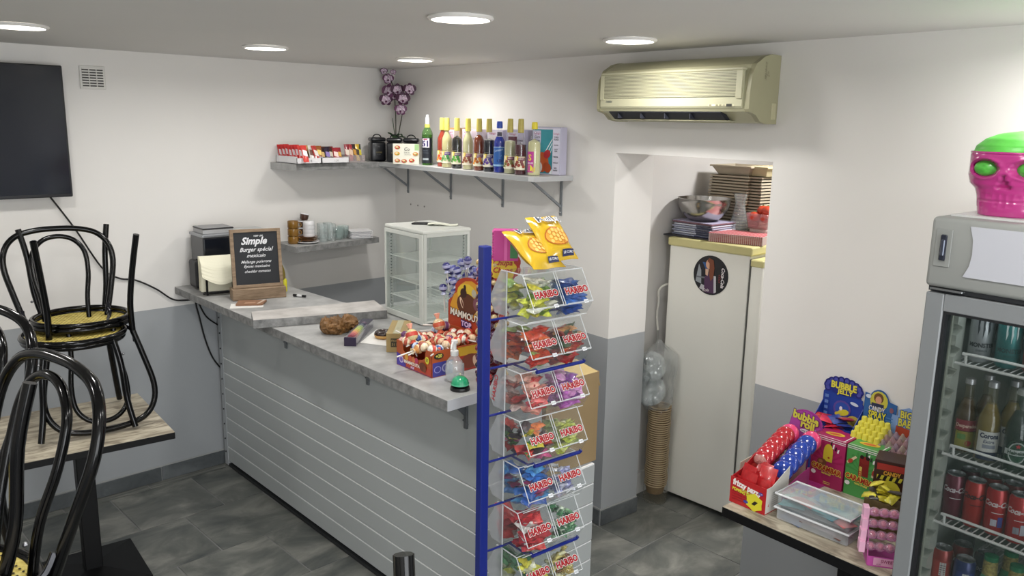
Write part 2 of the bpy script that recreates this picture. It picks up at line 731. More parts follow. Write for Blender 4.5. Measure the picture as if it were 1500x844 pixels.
# wall vent
t = T('wall_vent', 'square white plastic ventilation grille high on the left wall beside the television', 'vent', (1.365, 4.395, 2.173))
MB().cbox((0, -0.004, 0), (0.118, 0.008, 0.112), 0.003).obj('frame', mat('dfddd8', 0.4), t)
MB().cbox((0, -0.0085, -0.002), (0.096, 0.001, 0.088)).obj('backing', mat('5b5a58', 0.8), t)
sl = MB()
for i in range(8):
    sl.cbox((0, -0.011, 0.042 - i * 0.0126), (0.098, 0.006, 0.0062), 0.0008)
sl.obj('slat', mat('e2e0db', 0.4), t, stuff=True)
fr = MB()
for x in (-0.017, 0.017):
    fr.cbox((x, -0.012, -0.002), (0.003, 0.005, 0.092))
fr.obj('rib', mat('e2e0db', 0.4), t)

# television
t = T('television', 'large flat black television hanging on the left wall, cut by the picture edge', 'television', (0.64, 4.33, 1.912))
MB().cbox((0, 0, 0), (1.14, 0.035, 0.612), 0.004).obj('frame', mat('101116', 0.35), t)
MB().cbox((0, -0.0185, 0.004), (1.12, 0.002, 0.588)).obj('screen', mat('0d1320', 0.16, coat=0.3), t)
MB().cbox((0, 0.035, -0.03), (0.7, 0.045, 0.4), 0.01).obj('rear_housing', mat('15151a', 0.6), t)
MB().cbox((0, -0.019, -0.3), (0.05, 0.003, 0.006)).obj('badge', mat('6c6f74', 0.3, 0.6), t)
# television cable


def smooth_path(pts, n=6):
    pts = [Vector(p) for p in pts]
    out = []
    for i in range(len(pts) - 1):
        p0, p1, p2, p3 = pts[max(i - 1, 0)], pts[i], pts[i + 1], pts[min(i + 2, len(pts) - 1)]
        for j in range(n):
            t_ = j / n
            out.append(0.5 * ((2 * p1) + (p2 - p0) * t_ + (2 * p0 - 5 * p1 + 4 * p2 - p3) * t_ ** 2 + (3 * p1 - p0 - 3 * p2 + p3) * t_ ** 3))
    out.append(pts[-1])
    return out


tag(MB().tube(smooth_path([(1.10, 4.35, 1.64), (1.129, 4.375, 1.598), (1.223, 4.38, 1.442), (1.333, 4.385, 1.235), (1.41, 4.385, 1.17), (1.495, 4.385, 1.148), (1.596, 4.385, 1.088),
                           (1.68, 4.385, 1.02), (1.756, 4.38, 1.006), (1.80, 4.37, 1.012), (1.84, 4.37, 1.01)]), 0.0045, 6).obj('power_cable', mat('0d0d0f', 0.4)),
    'thin black cable sagging along the wall from the television to the counter', 'cable')
tag(MB().tube(smooth_path([(1.79, 4.36, 1.035), (1.80, 4.37, 0.97), (1.815, 4.372, 0.90), (1.84, 4.372, 0.77), (1.88, 4.372, 0.65), (1.945, 4.365, 0.55)]), 0.0045, 6).obj('power_cable', mat('0d0d0f', 0.4)),
    'black cable hanging in a long curve under the left end of the counter', 'cable')
tag(MB().tube(smooth_path([(1.80, 4.36, 1.035), (1.82, 4.36, 0.96), (1.86, 4.365, 0.89), (1.945, 4.37, 0.82)]), 0.0045, 6).obj('power_cable', mat('0d0d0f', 0.4)),
    'short black cable running slantwise behind the counter end panel', 'cable')

# ================================================================ counter
CX0, CYN = 1.644, 2.014
ctr = T('counter', 'long grey serving counter with concrete-look top and white-lined slat front', 'counter', (1.645, 2.0, 0))
ct = MB()
# in counter frame: x across (0 = customer edge), y along to the wall
ct.prism([(0, 0.0), (0.57, 0.0), (0.57, 0.5), (1.14, 0.45), (1.14, 1.30), (0.60, 1.34), (0.545, 1.5), (0.53, 2.39), (0.052, 2.39)], 1.048, 1.086, 'z')
ctop = ct.obj('worktop', CONCRETE, ctr)
MB().prism([(0, 0.0), (0.0, -0.001), (0.57, -0.001), (0.57, 0.0)], 1.048, 1.086, 'z').obj('end_strip', mat('b5b6b9', 0.35), ctr)
eb = MB()
eb.prism([(0, 0), (0.052, 2.39), (0.051, 2.39), (-0.001, 0)], 1.049, 1.085, 'z')
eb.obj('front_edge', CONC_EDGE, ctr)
PANEL = mat('b1b5b5', 0.42, var=0.02, vscale=2)
# body (front face leans 2 degrees in plan like the top)
def fx(y):
    return 0.222 + (y - 0.1) * 0.0225
bd = MB()
bd.prism([(fx(0.1) + 0.02, 0.11), (0.56, 0.11), (0.56, 2.38), (fx(2.36) + 0.02, 2.38)], 0.03, 1.048, 'z')
bd.obj('carcass', mat('878c8f', 0.5), ctr)
MB().box(0.5, 0.11, 0.0, 0.895, 0.45, 0.573).obj('low_unit', mat('8d9194', 0.5), ctr)
# fascia panel
up_ = MB().prism([(fx(0.1), 0.1), (fx(0.1) + 0.02, 0.1), (fx(2.36) + 0.02, 2.36), (fx(2.36), 2.36)], 0.667, 1.048, 'z')
up_.obj('fascia_panel', PANEL, ctr)
MB().prism([(fx(0.1), 0.098), (0.56, 0.098), (0.56, 0.112), (fx(0.1), 0.112)], 0.667, 1.048, 'z').obj('fascia_panel', PANEL, ctr)
zt = 0.662
sp = 0.0895
LINE = mat('f2f3f3', 0.4)
for i in range(8):
    z1 = zt - i * sp
    z0 = max(0.02, z1 - sp + 0.0035)
    if z1 < 0.05:
        break
    MB().prism([(fx(0.1), 0.1), (fx(0.1) + 0.02, 0.1), (fx(2.36) + 0.02, 2.36), (fx(2.36), 2.36)], z0, z1 - 0.0055, 'z').obj('slat', PANEL, ctr)
    xe = 0.895 if z1 < 0.6 else 0.56
    MB().prism([(fx(0.1), 0.098), (xe, 0.098), (xe, 0.112), (fx(0.1), 0.112)], z0, z1 - 0.0055, 'z').obj('slat', PANEL, ctr)
    ln = MB()
    ln.prism([(fx(0.1) + 0.0015, 0.1), (fx(0.1) + 0.02, 0.1), (fx(2.36) + 0.02, 2.36), (fx(2.36) + 0.0015, 2.36)], z1 - 0.0055, z1 - 0.0005, 'z')
    ln.prism([(fx(0.1), 0.0995), (xe, 0.0995), (xe, 0.112), (fx(0.1), 0.112)], z1 - 0.0055, z1 - 0.0005, 'z')
    ln.obj('joint_strip', LINE, ctr)
MB().prism([(fx(2.36) - 0.004, 2.325), (fx(2.36) + 0.02, 2.325), (fx(2.36) + 0.02, 2.365), (fx(2.36) - 0.004, 2.365)], 0.01, 1.048, 'z').obj('end_post', mat('a7abae', 0.4), ctr)
MB().box(fx(0.1) - 0.001, 0.095, 0.005, 0.56, 0.115, 0.02).obj('plinth', mat('222426', 0.6), ctr)
MB().prism([(fx(0.1) - 0.001, 0.1), (fx(0.1) + 0.02, 0.1), (fx(2.36) + 0.02, 2.36), (fx(2.36) - 0.001, 2.36)], 0.003, 0.02, 'z').obj('plinth', mat('222426', 0.6), ctr)
sc_ = MB()
for z in (0.89, 0.80, 0.71, 0.62, 0.53, 0.44, 0.35, 0.26, 0.17, 0.09):
    sc_.ball((fx(2.34) - 0.005, 2.345, z), 0.005, 6, 4)
sc_.obj('screw', mat('2c2e30', 0.4), ctr, stuff=True)
for yb in (1.555, 0.82, 0.16):
    b = MB()
    b.cbox((fx(yb) - 0.004, yb, 0.965), (0.008, 0.018, 0.16), 0.001)
    b.prism([(fx(yb) - 0.12, 1.046), (fx(yb), 1.046), (fx(yb), 0.93), (fx(yb) - 0.006, 0.93), (fx(yb) - 0.11, 1.035), (fx(yb) - 0.12, 1.04)], yb - 0.0015, yb + 0.0015, 'y')
    for z, dy in ((0.915, 0.012), (0.905, -0.012)):
        b.ball((fx(yb) - 0.006, yb + dy, z), 0.004, 6, 4)
    b.obj('bracket', mat('6b6f72', 0.4, 0.3), ctr)
# low unit that carries the far part of the worktop
un = T('base_unit', 'grey cabinet unit behind the counter under the glass display case', 'cabinet', (2.5, 2.87, 0))
MB().box(-0.24, -0.35, 0.08, 0.24, 0.4, 1.047).obj('body', mat('9b9ea0', 0.5), un)
MB().box(-0.2, -0.33, 0.0, 0.22, 0.38, 0.08).obj('plinth', mat('444648', 0.6), un)
MB().box(0.24, -0.34, 0.1, 0.258, 0.39, 1.04, 0.002).obj('door', mat('a5a8aa', 0.4), un)

# loose plank lying across the counter
pk = MB()
pv = [(1.60, 3.284), (2.163, 3.075), (2.240, 3.291), (1.669, 3.440)]
pk.prism(pv, 1.0875, 1.125, 'z')
po = tag(pk.obj('plank', ramp_mat('plank_laminate', [(0.3, 'a09c98'), (0.5, 'b9b5b1'), (0.7, 'cbc7c3')], 9, 0.5, 8, (1, 1, 1))), 'loose light grey laminate shelf board lying across the counter', 'board')
for p_, q_ in ((0, 1), (3, 0)):
    a_, b_ = Vector((*pv[p_], 0)), Vector((*pv[q_], 0))
    n_ = (b_ - a_).cross(Vector((0, 0, 1))).normalized() * 0.0008
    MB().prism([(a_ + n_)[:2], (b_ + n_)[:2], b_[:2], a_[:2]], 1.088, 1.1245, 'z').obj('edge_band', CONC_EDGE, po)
# ================================================================ wall shelves
ZS = 1.745
s1 = tag(MB().prism([(2.29, 4.394), (2.33, 4.17), (2.885, 4.17), (3.155, 4.17), (3.165, 4.394)], 1.708, ZS, 'z').obj('wall_shelf', CONCRETE), 'grey concrete-look wall shelf under the chocolate bar trays', 'shelf')
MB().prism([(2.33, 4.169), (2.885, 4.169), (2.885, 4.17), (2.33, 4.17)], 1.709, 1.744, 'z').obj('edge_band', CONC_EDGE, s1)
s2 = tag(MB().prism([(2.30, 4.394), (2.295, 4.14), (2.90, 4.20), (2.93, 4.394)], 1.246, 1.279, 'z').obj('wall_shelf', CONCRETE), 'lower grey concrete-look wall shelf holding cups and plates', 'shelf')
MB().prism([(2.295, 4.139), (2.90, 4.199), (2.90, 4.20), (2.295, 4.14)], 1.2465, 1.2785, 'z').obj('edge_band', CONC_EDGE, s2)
t = TB('bracket_shelf', 'long white shelf on grey triangular brackets carrying the syrup bottles', 'shelf', 0, 0, 0)
MB().prism([(0.19, -0.001), (0.19, -0.255), (0.235, -0.262), (1.66, -0.262), (1.70, -0.255), (1.70, -0.001)], 1.722, ZS, 'z').obj('board', mat('cfd0d0', 0.4), t)
MB().box(1.6995, -0.254, 1.7215, 1.7015, -0.001, ZS - 0.0005).obj('end_band', mat('b3b4b5', 0.4), t)
MB().box(0.2, -0.2635, 1.7215, 1.668, -0.2625, 1.7445).obj('front_band', mat('aeb0b1', 0.4), t)
BR = mat('7f8386', 0.4, 0.2)
for a in (0.163, 0.645, 1.145, 1.62):
    b = MB()
    b.box(a - 0.009, -0.006, 1.54, a + 0.009, -0.0008, 1.7215, 0.001)
    b.box(a - 0.009, -0.215, 1.7155, a + 0.009, -0.0008, 1.7215, 0.001)
    b.prism([(-0.205, 1.718), (-0.188, 1.718), (-0.004, 1.592), (-0.004, 1.578)], a - 0.006, a + 0.006, 'x')
    o = b.obj('bracket', BR, t)
    MB().ball((a, -0.008, 1.556), 0.005, 6, 4).ball((a, -0.008, 1.70), 0.005, 6, 4).obj('screw', mat('9a9c9e', 0.3, 0.7), o)


# ---------------------------------------------------------------- syrup bottles
def bottle(a, off, h, liq, fill, cap, lab, label, neckc='ffffff', capz=None, r=0.0285, kind='syrup', rz=36):
    t = TB('syrup_bottle' if kind != 'pastis' else 'liquor_bottle', label, 'bottle', a, off, ZS + 0.0005, rad(rz), 'bottles on the bracket shelf')
    capz = capz or h - 0.066
    sh = 0.145 if kind != 'pastis' else 0.172
    body = [(0, 0), (r * 0.92, 0), (r, 0.005), (r, sh), (r * 0.93, sh + 0.015), (r * 0.62, sh + 0.034), (0.0105, sh + 0.05), (0.0095, capz + 0.002), (0, capz + 0.002)]
    MB().lathe(body, 18).obj('glass_body', clear(neckc, 0.012 if neckc == 'ffffff' else 0.45, 0.04, g=0.7), t, 40)
    k = r - 0.0006
    fz = fill * h
    lp = [(0, 0.002), (k * 0.95, 0.002), (k, 0.006)]
    for rr, zz in ((r, sh), (r * 0.93, sh + 0.015), (r * 0.62, sh + 0.034), (0.0105, sh + 0.05), (0.0095, capz)):
        if zz < fz:
            lp.append((rr - 0.0012, zz))
    rl = lp[-1][0] if fz > sh else k
    if fz <= sh:
        lp.append((k, fz))
    lp.append((0, max(fz, lp[-1][1])))
    MB().lathe(lp, 18).obj('liquid', mat(liq, 0.12, coat=0.5, var=0.06, vscale=30), t, 40)
    cm = MB()
    if kind == 'pastis':
        cm.lathe([(0.0105, capz - 0.002), (0.0125, capz), (0.0115, capz + 0.035), (0.008, capz + 0.04), (0.008, h), (0, h)], 14)
    else:
        cm.lathe([(0.0125, capz - 0.002), (0.0155, capz), (0.015, capz + 0.02), (0.0142, h - 0.006), (0.0128, h), (0, h)], 14)
    cm.obj('cap', mat(cap, 0.4, var=0.05, vscale=80), t, 40)
    P = Print((0, 0, 0), bend=r, base=0.0005)
    lab(P)
    P.obj('bottle_label', t)
    return t


def fruit(c1, c2, band='5c3a78', bg='efe6c8'):
    def f(P):
        P.rect(-0.034, 0.024, 0.034, 0.088, bg)
        P.poly([(-0.034, 0.088), (-0.017, 0.097), (0.0, 0.097), (0.015, 0.092), (0.034, 0.088)], bg)
        P.ell(-0.012, 0.08, 0.012, 0.011, 'e9cf45')
        P.rect(-0.005, 0.068, 0.03, 0.084, band)
        P.text('SIROP', 0.011, 0.0765, 0.01, 'f0e8d0', bold=0.01)
        for i, (x, y) in enumerate(((-0.016, 0.05), (0.0, 0.046), (0.016, 0.052), (-0.008, 0.061), (0.012, 0.063), (0.022, 0.04), (-0.022, 0.037))):
            P.ell(x, y, 0.0085, 0.0075, c1 if i % 2 == 0 else c2, rot=i)
        P.rect(-0.03, 0.028, 0.03, 0.033, 'f6f0dc')
    return f


def lab51(P):
    P.rect(-0.04, 0.012, 0.04, 0.155, '1d222b')
    P.rect(-0.021, 0.100, 0.023, 0.152, 'ede6ee')
    P.rect(-0.012, 0.143, 0.012, 0.15, 'b34a70')
    P.otext('51', 0.001, 0.127, 0.036, '2a2360', 'c9b9dc', bold=0.0) if False else P.text('51', 0.001, 0.121, 0.045, '2a2360', bold=0.04)
    P.text('PASTIS', 0, 0.082, 0.009, '6d7380')
    P.text('DE MARSEILLE', 0, 0.07, 0.006, '6d7380')
    P.rect(-0.016, 0.03, 0.018, 0.04, 'a9b1b5')


def labblue(P):
    P.rect(-0.04, 0.03, 0.04, 0.13, '2d62ad')
    P.rect(-0.04, 0.126, 0.04, 0.129, 'b9d4ef')
    P.text('Curacao', 0.0, 0.112, 0.016, 'cfe2f4', rot=0.25, shear=0.3)
    P.poly([(-0.03, 0.05), (-0.01, 0.075), (0.004, 0.064), (0.018, 0.09), (0.034, 0.06), (0.03, 0.045)], '6ea4d8')
    P.ell(0.01, 0.06, 0.014, 0.009, '1f3f86')
    P.rect(-0.036, 0.034, 0.036, 0.042, '9cc3e6')


def labpink(P):
    P.rect(-0.034, 0.016, 0.006, 0.115, 'bf3f96')
    P.ell(-0.014, 0.036, 0.015, 0.015, 'ecd948')
    P.rect(-0.002, 0.02, 0.012, 0.04, 'e2cf3b')
    P.text('S', -0.014, 0.085, 0.04, 'f4d94a', bold=0.03)
    P.text('SOUR', -0.012, 0.06, 0.012, 'f5e9f3', bold=0.02)


bottle(0.653, 0.173, 0.285, '15191f', 0.62, 'e7e9ee', lab51, 'dark green liquor bottle with square number label, leftmost on the bracket shelf', '4f8a2c', 0.232, 0.031, 'pastis')
bottle(0.81, 0.175, 0.268, 'a4371f', 0.84, 'ead969', fruit('e9912f', 'd9522b', 'c9592f'), 'red-orange syrup bottle with yellow cap, right of the dark liquor bottle')
bottle(0.893, 0.2, 0.268, 'c9c08a', 0.86, 'ead969', fruit('4f9a52', '8fbf7a', '6b4a9a'), 'pale green-yellow syrup bottle with a mint leaf label')
bottle(0.994, 0.203, 0.268, '14100f', 0.66, 'e6d668', fruit('3f8f35', '6db24a', '5c3a78'), 'nearly black syrup bottle with a green leaf label')
bottle(1.093, 0.201, 0.267, 'ccc79a', 0.76, 'e3d35f', fruit('8a4a35', 'a8694a', '8a3a78'), 'cream coloured syrup bottle between two dark ones with brown fruit label')
bottle(1.189, 0.199, 0.267, '7a3216', 0.7, 'c9b95a', fruit('d98a25', 'a65a25', '8a4a78'), 'amber brown syrup bottle with an orange fruit label')
bottle(1.279, 0.202, 0.267, '14131f', 0.63, 'c2b25a', fruit('4a3a86', '6a4a9a', '4a2f78'), 'blue-black syrup bottle with a purple berry label beside the blue bottle')
bottle(1.367, 0.203, 0.255, '1a2f9a', 0.72, '2f4fae', labblue, 'bright blue bottle with blue cap and blue label', 'ffffff', 0.222)
bottle(1.453, 0.203, 0.269, 'b9b592', 0.62, 'bfae58', fruit('7f7a35', 'a3563f', '8a3a6a'), 'pale syrup bottle with clear neck, right of the blue bottle')
bottle(1.536, 0.203, 0.269, '4a1a26', 0.56, 'b9a957', fruit('7a2f2a', '9a4a3a', '7a2f58'), 'dark wine-red syrup bottle with a brown nut label')
bottle(1.612, 0.18, 0.254, 'd0cb9c', 0.7, 'e2cf35', labpink, 'pale yellow bottle with pink label and short bright yellow cap, last in the row', 'ffffff', 0.222, 0.0315, 'syrup')
# yellow collar ring on the 51 bottle
b51 = bpy.data.objects['liquor_bottle']
MB().lathe([(0.0125, 0.212), (0.0155, 0.213), (0.0155, 0.228), (0.012, 0.232)], 14, cap=False).obj('neck_collar', mat('dfe06a', 0.4), b51, 40)

# cereal cartons standing behind the bottles
def carton(a, off, w_, d_, h_, body, label, draw, rz=0, grp=None, side=None):
    t = TB('cereal_carton', label, 'carton', a, off, ZS + 0.0005, rad(rz), grp)
    MB().box(-w_ / 2, -d_ / 2, 0, w_ / 2, d_ / 2, h_, 0.0015).obj('box_body', mat(body, 0.5), t)
    P = Print((0, -d_ / 2, 0))
    bp_ = P.P
    P.P = lambda u, v: bp_(u * min(1.0, w_ / 0.2) if w_ > 0.12 else u, v)
    draw(P)
    P.obj('printed_front', t)
    if side:
        P = Print((-w_ / 2, 0, 0), (0, -1, 0))
        side(P)
        P.obj('printed_side', t)
    MB().box(-w_ / 2 + 0.002, -0.0008, h_, w_ / 2 - 0.002, 0.0008, h_ + 0.001).obj('tuck_flap', mat('b9b4bf', 0.6), t)
    return t


def big_carton(P):
    # face towards the customer: teal with stripes, plain orange animal-coloured shapes, white panel with product names
    P.rect(-0.1, 0.002, 0.098, 0.226, 'd9d6e6')
    P.rect(-0.098, 0.005, 0.045, 0.22, '3a93a0')
    for k in range(3):
        P.poly([(-0.02 + k * 0.022, 0.09), (0.042, 0.14 + -0.02 * k + 0.03), (0.042, 0.148 - 0.02 * k + 0.03), (-0.02 + k * 0.022, 0.098)], 'e6eef2')
    P.rect(-0.096, 0.15, -0.04, 0.214, 'cfc9de')
    P.text("Kellogg's", -0.066, 0.2, 0.015, 'b3406f', shear=0.2, wid=0.85)
    P.text('Corn', -0.066, 0.182, 0.018, '3c3a4a', bold=0.02)
    P.text('Flakes', -0.066, 0.166, 0.016, '3c3a4a', bold=0.02)
    P.ell(-0.03, 0.06, 0.05, 0.05, 'c25a2c')
    P.ell(0.008, 0.1, 0.026, 0.02, 'b4333a', rot=0.5)
    P.ell(-0.05, 0.035, 0.026, 0.028, 'd8d4cf')
    P.ell(0.01, 0.035, 0.03, 0.024, 'a84a26', rot=-0.4)
    P.poly([(0.022, 0.005), (0.045, 0.005), (0.045, 0.03)], 'e6eef2')
    P.rect(0.047, 0.003, 0.096, 0.224, 'dcd9ea')
    P.text("Kellogg's", 0.072, 0.2, 0.0135, 'b3406f', shear=0.2, wid=0.85)
    for s_, v, h in (('CORN', 0.183, 0.011), ('FLAKES', 0.172, 0.011), ('FROSTIES', 0.145, 0.008), ('COCO', 0.125, 0.009), ('POPS', 0.1155, 0.009), ('TRESOR', 0.088, 0.010), ('SPECIAL K', 0.06, 0.008), ('RICE', 0.034, 0.010), ('KRISPIES', 0.023, 0.009)):
        P.text(s_, 0.072, v, h, '2f2f3a', bold=0.02, wid=0.9)


carton(1.578, 0.052, 0.178, 0.05, 0.232, 'b9b6c9', 'big lilac and teal cereal carton at the right end of the bracket shelf', big_carton, rz=10)


def small_carton(c, c2):
    def f(P):
        P.rect(-0.045, 0.002, 0.045, 0.205, 'ddd5e2')
        P.rect(-0.042, 0.005, 0.01, 0.18, c)
        P.rect(0.014, 0.15, 0.043, 0.2, c2)
        P.text("Kellogg's", -0.015, 0.192, 0.014, 'b3406f', shear=0.2, wid=0.8)
        P.text('CORN', 0.028, 0.16, 0.012, '3a3444', bold=0.02)
    return f


carton(0.80, 0.075, 0.1, 0.11, 0.215, 'b88f5a', 'narrow tan carton standing behind the red-orange syrup bottle', small_carton('c9a7b8', 'b5a39a'), rz=30)
carton(0.98, 0.075, 0.1, 0.1, 0.21, 'cfc3cf', 'pale pink carton standing behind the near-black syrup bottle', small_carton('d9b9cc', 'cdbcc9'), rz=20)
carton(1.20, 0.07, 0.1, 0.1, 0.21, 'c9c3d6', 'white carton with a dark corner standing behind the amber bottle', small_carton('ded6da', '3a3444'), rz=20)
carton(1.37, 0.07, 0.11, 0.1, 0.215, 'c4bfd4', 'lilac carton with a maroon stripe behind the blue bottle', small_carton('6e3346', 'c9c0d8'), rz=20)

# ---------------------------------------------------------------- black canisters, box, orchid
CAN = mat('14151a', 0.35, coat=0.2)


def canister(x, y, label, rz):
    t = T('canister', label, 'canister', (x, y, ZS + 0.0005), rz, 'black canisters in the shelf corner')
    MB().box(-0.048, -0.04, 0, 0.048, 0.04, 0.118, 0.014, seg=3).obj('body', CAN, t, 60)
    MB().box(-0.0485, -0.0405, 0.1195, 0.0485, 0.0405, 0.145, 0.012, seg=3).obj('lid', CAN, t, 60)
    MB().tube([(0.026 * cos(a), 0, 0.141 + 0.022 * sin(a)) for a in [PI * i / 10 for i in range(11)]], 0.0035, 6).obj('handle', CAN, t, 60)
    P = Print((0, -0.04, 0))
    P.text('No', 0, 0.09, 0.012, '6d6f74').text('COFFEE', 0, 0.055, 0.011, '7d724a', bold=0.02).text('& TEA', 0, 0.042, 0.008, '6d6f74')
    P.obj('lettering', t)
    return t


canister(2.93, 4.25, 'black lidded canister with a wire handle, leftmost in the corner', rad(-18))
canister(2.975, 4.13, 'black lidded canister half hidden behind the white picture box', rad(-38))
canister(3.045, 4.055, 'black lidded canister nearest the liquor bottle, behind the white box', rad(-42))
t = T('food_box', 'white box printed with small pictures of colourful snacks', 'box', (2.893, 3.898, ZS + 0.0005), rad(-51), None)
MB().box(-0.078, -0.015, 0, 0.078, 0.02, 0.117, 0.001).obj('box_body', mat('dcdacb', 0.5), t)
P = Print((0, -0.015, 0))
P.rect(-0.077, 0.001, 0.077, 0.116, 'e3e1d2')
P.rect(0.052, 0.08, 0.077, 0.116, 'a9cf8f')
for x, y, c in ((-0.05, 0.095, 'c4473a'), (-0.052, 0.06, 'd9a03a'), (-0.05, 0.02, 'c96a4a'), (-0.01, 0.018, 'b9473a'), (0.035, 0.022, 'c4302f'), (0.058, 0.06, 'cf8a4a')):
    P.ell(x, y, 0.017, 0.011, c)
    P.ell(x - 0.003, y + 0.003, 0.009, 0.005, 'e8d2a0')
    P.ell(x + 0.006, y - 0.004, 0.005, 0.003, '5f9a3f')
P.text('Co', 0.008, 0.086, 0.028, '3c3a35', shear=0.2)
P.text('SNACKS', 0.008, 0.066, 0.009, '55524a').text('assortiment', 0.012, 0.055, 0.008, '77736a')
P.obj('printed_front', t)

t = T('orchid', 'potted orchid with two stems of white and dark purple flowers in the corner', 'plant', (3.075, 4.26, ZS + 0.0005))
MB().lathe([(0, 0), (0.03, 0), (0.038, 0.06), (0.035, 0.06), (0.033, 0.05), (0, 0.05)], 18).obj('pot', mat('1d1e24', 0.3), t, 40)
LEAF = mat('2f4a2a', 0.35, var=0.15, vscale=25)


def leaf(L, W, an, el, droop, z0=0.12):
    def f(u, v):
        s_ = u * L
        wv = W * sin(PI * min(1, u * 0.93 + 0.05)) ** 0.7 * (v - 0.5)
        z = z0 + s_ * sin(el) - droop * s_ * s_ * 20
        r = s_ * cos(el)
        return (r * cos(an) - wv * sin(an), r * sin(an) + wv * cos(an), z + abs(v - 0.5) * W * 0.3)
    me = MB().grid(f, 8, 2).obj('leaf', LEAF, t, 180)
    so = me.modifiers.new('s', 'SOLIDIFY')
    so.thickness = 0.002


leaf(0.15, 0.045, 2.6, 1.45, 0.03)
leaf(0.15, 0.036, -1.2, 1.2, 0.25)
leaf(0.19, 0.045, -0.9, 0.95, 0.30)
leaf(0.19, 0.04, -2.2, 1.25, 0.32)
leaf(0.11, 0.036, 3.0, 1.1, 0.2)
STEM = mat('3a3a2a', 0.5)
stems = [[(0, 0, 0.05), (0.005, -0.0, 0.18), (0.01, 0.01, 0.33), (0.0, 0.02, 0.46), (-0.035, 0.045, 0.53)],
         [(0.0, 0, 0.05), (0.015, -0.02, 0.18), (0.02, -0.06, 0.32), (0.03, -0.085, 0.41), (0.0, -0.13, 0.46)]]
for s_ in stems:
    MB().tube(smooth_path(s_, 5), 0.003, 5).obj('stem', STEM, t, 180)


def flower(p, r, yaw, pitch, tone):
    M = Matrix.Translation(p) @ Matrix.Rotation(yaw, 4, 'Z') @ Matrix.Rotation(pitch, 4, 'X')
    b = MB()
    dk, lt = mat(tone, 0.5, var=0.25, vscale=60), mat('cdb6ca', 0.5, var=0.45, vscale=90)
    for k in range(5):
        an = PI / 2 + k * 2 * PI / 5
        big = k in (1, 4)
        rr = r * (1.0 if not big else 1.1)
        wd = r * (0.42 if not big else 0.6)
        pts = []
        for i in range(10):
            a = 2 * PI * i / 10
            u, v = rr * 0.55 + rr * 0.5 * cos(a), wd * sin(a)
            pts.append((u * cos(an) - v * sin(an), -0.002 * (k % 2) - 0.12 * rr * (1 - cos(a)), u * sin(an) + v * cos(an)))
        b.use(dk)
        b.face([b.b.verts.new(M @ Vector(q)) for q in pts])
        b.use(lt)
        b.face([b.b.verts.new(M @ Vector((q[0] * 0.8, q[1] - 0.0015, q[2] * 0.8))) for q in pts])
    b.use(mat('5a1f4a', 0.5))
    b.ball((0, 0, 0), 1, 6, 4, M=M @ Matrix.Translation((0, -0.006, -r * 0.22)) @ Matrix.Diagonal((r * 0.26, r * 0.2, r * 0.3, 1)))
    b.use(mat('f0e9ec', 0.5))
    b.ball((0, 0, 0), 1, 6, 4, M=M @ Matrix.Translation((0, -0.008, r * 0.02)) @ Matrix.Diagonal((r * 0.16, r * 0.14, r * 0.14, 1)))
    b.obj('flower', None, t, 180)


for i, (x, y, z, r) in enumerate(((-0.03, 0.02, 0.425, 0.042), (-0.045, 0.03, 0.375, 0.036), (-0.012, -0.045, 0.432, 0.036), (-0.02, 0.04, 0.50, 0.03), (-0.045, 0.05, 0.545, 0.02), (0.0, -0.085, 0.38, 0.038),
                                  (0.0, -0.06, 0.315, 0.033), (0.01, -0.14, 0.435, 0.034), (0.0, -0.005, 0.40, 0.03), (-0.01, 0.0, 0.54, 0.016))):
    flower((x, y, z), r * 1.08, rad(-45 + (i * 37) % 40 - 20), rad(-10 + (i * 23) % 30), '4a2440' if i % 3 else '6a3a5e')

# ---------------------------------------------------------------- chocolate bars
TRAYM = mat('e6e4e6', 0.4)
t = T('display_tray', 'white open display tray holding red and white chocolate bars', 'tray', (2.405, 4.262, ZS + 0.0005), 0, None)
tr = MB()
tr.box(-0.085, -0.118, 0, 0.07, 0.118, 0.003).box(-0.085, -0.118, 0, 0.07, -0.115, 0.032).box(-0.085, 0.115, 0, 0.07, 0.118, 0.05).box(0.067, -0.118, 0, 0.07, 0.118, 0.04).box(-0.085, -0.118, 0, -0.082, 0.118, 0.04)
tr.obj('tray_body', TRAYM, t)
P = Print((0, -0.118, 0))
P.text('1 €', 0.0, 0.015, 0.018, '8a8a8e', bold=0.01)
P.obj('price_mark', t)
t = T('display_tray', 'white open display tray with a handwritten price, right of the first tray', 'tray', (2.575, 4.245, ZS + 0.0005), 0, None)
tr = MB()
tr.box(-0.095, -0.1, 0, 0.085, 0.1, 0.003).box(-0.095, -0.1, 0, 0.085, -0.097, 0.032).box(-0.095, 0.097, 0, 0.085, 0.1, 0.04).box(0.082, -0.1, 0, 0.085, 0.1, 0.036).box(-0.095, -0.1, 0, -0.092, 0.1, 0.036)
tr.obj('tray_body', TRAYM, t)
P = Print((0, -0.1, 0))
P.text('1,50', 0.0, 0.015, 0.016, '8a8a8e', bold=0.01)
P.obj('price_mark', t)
BARS = {}


def choc_bar(x, y, z, c, c2, label, lean, rz, L=0.1, W=0.034, grp='chocolate bars in the trays'):
    k = (c, L, W)
    if k not in BARS:
        BARS[k] = pillow_mesh('bar_wrapper', W, L, 0.012, mat(c, 0.3, coat=0.4), 4, 6, 0.1)
    o = bpy.data.objects.new('chocolate_bar', BARS[k])
    COL.objects.link(o)
    o.location = (x, y, z)
    o.rotation_euler = (rad(lean), 0, rad(rz))
    tag(o, label, 'chocolate bar', grp)
    b = MB()
    b.use(mat(c2, 0.4))
    b.prism([(-W * 0.36, -L * 0.12), (W * 0.36, -L * 0.2), (W * 0.36, L * 0.14), (-W * 0.36, L * 0.22)], 0.0064, 0.0067, 'z')
    b.obj('wrapper_print', None, o)
    return o


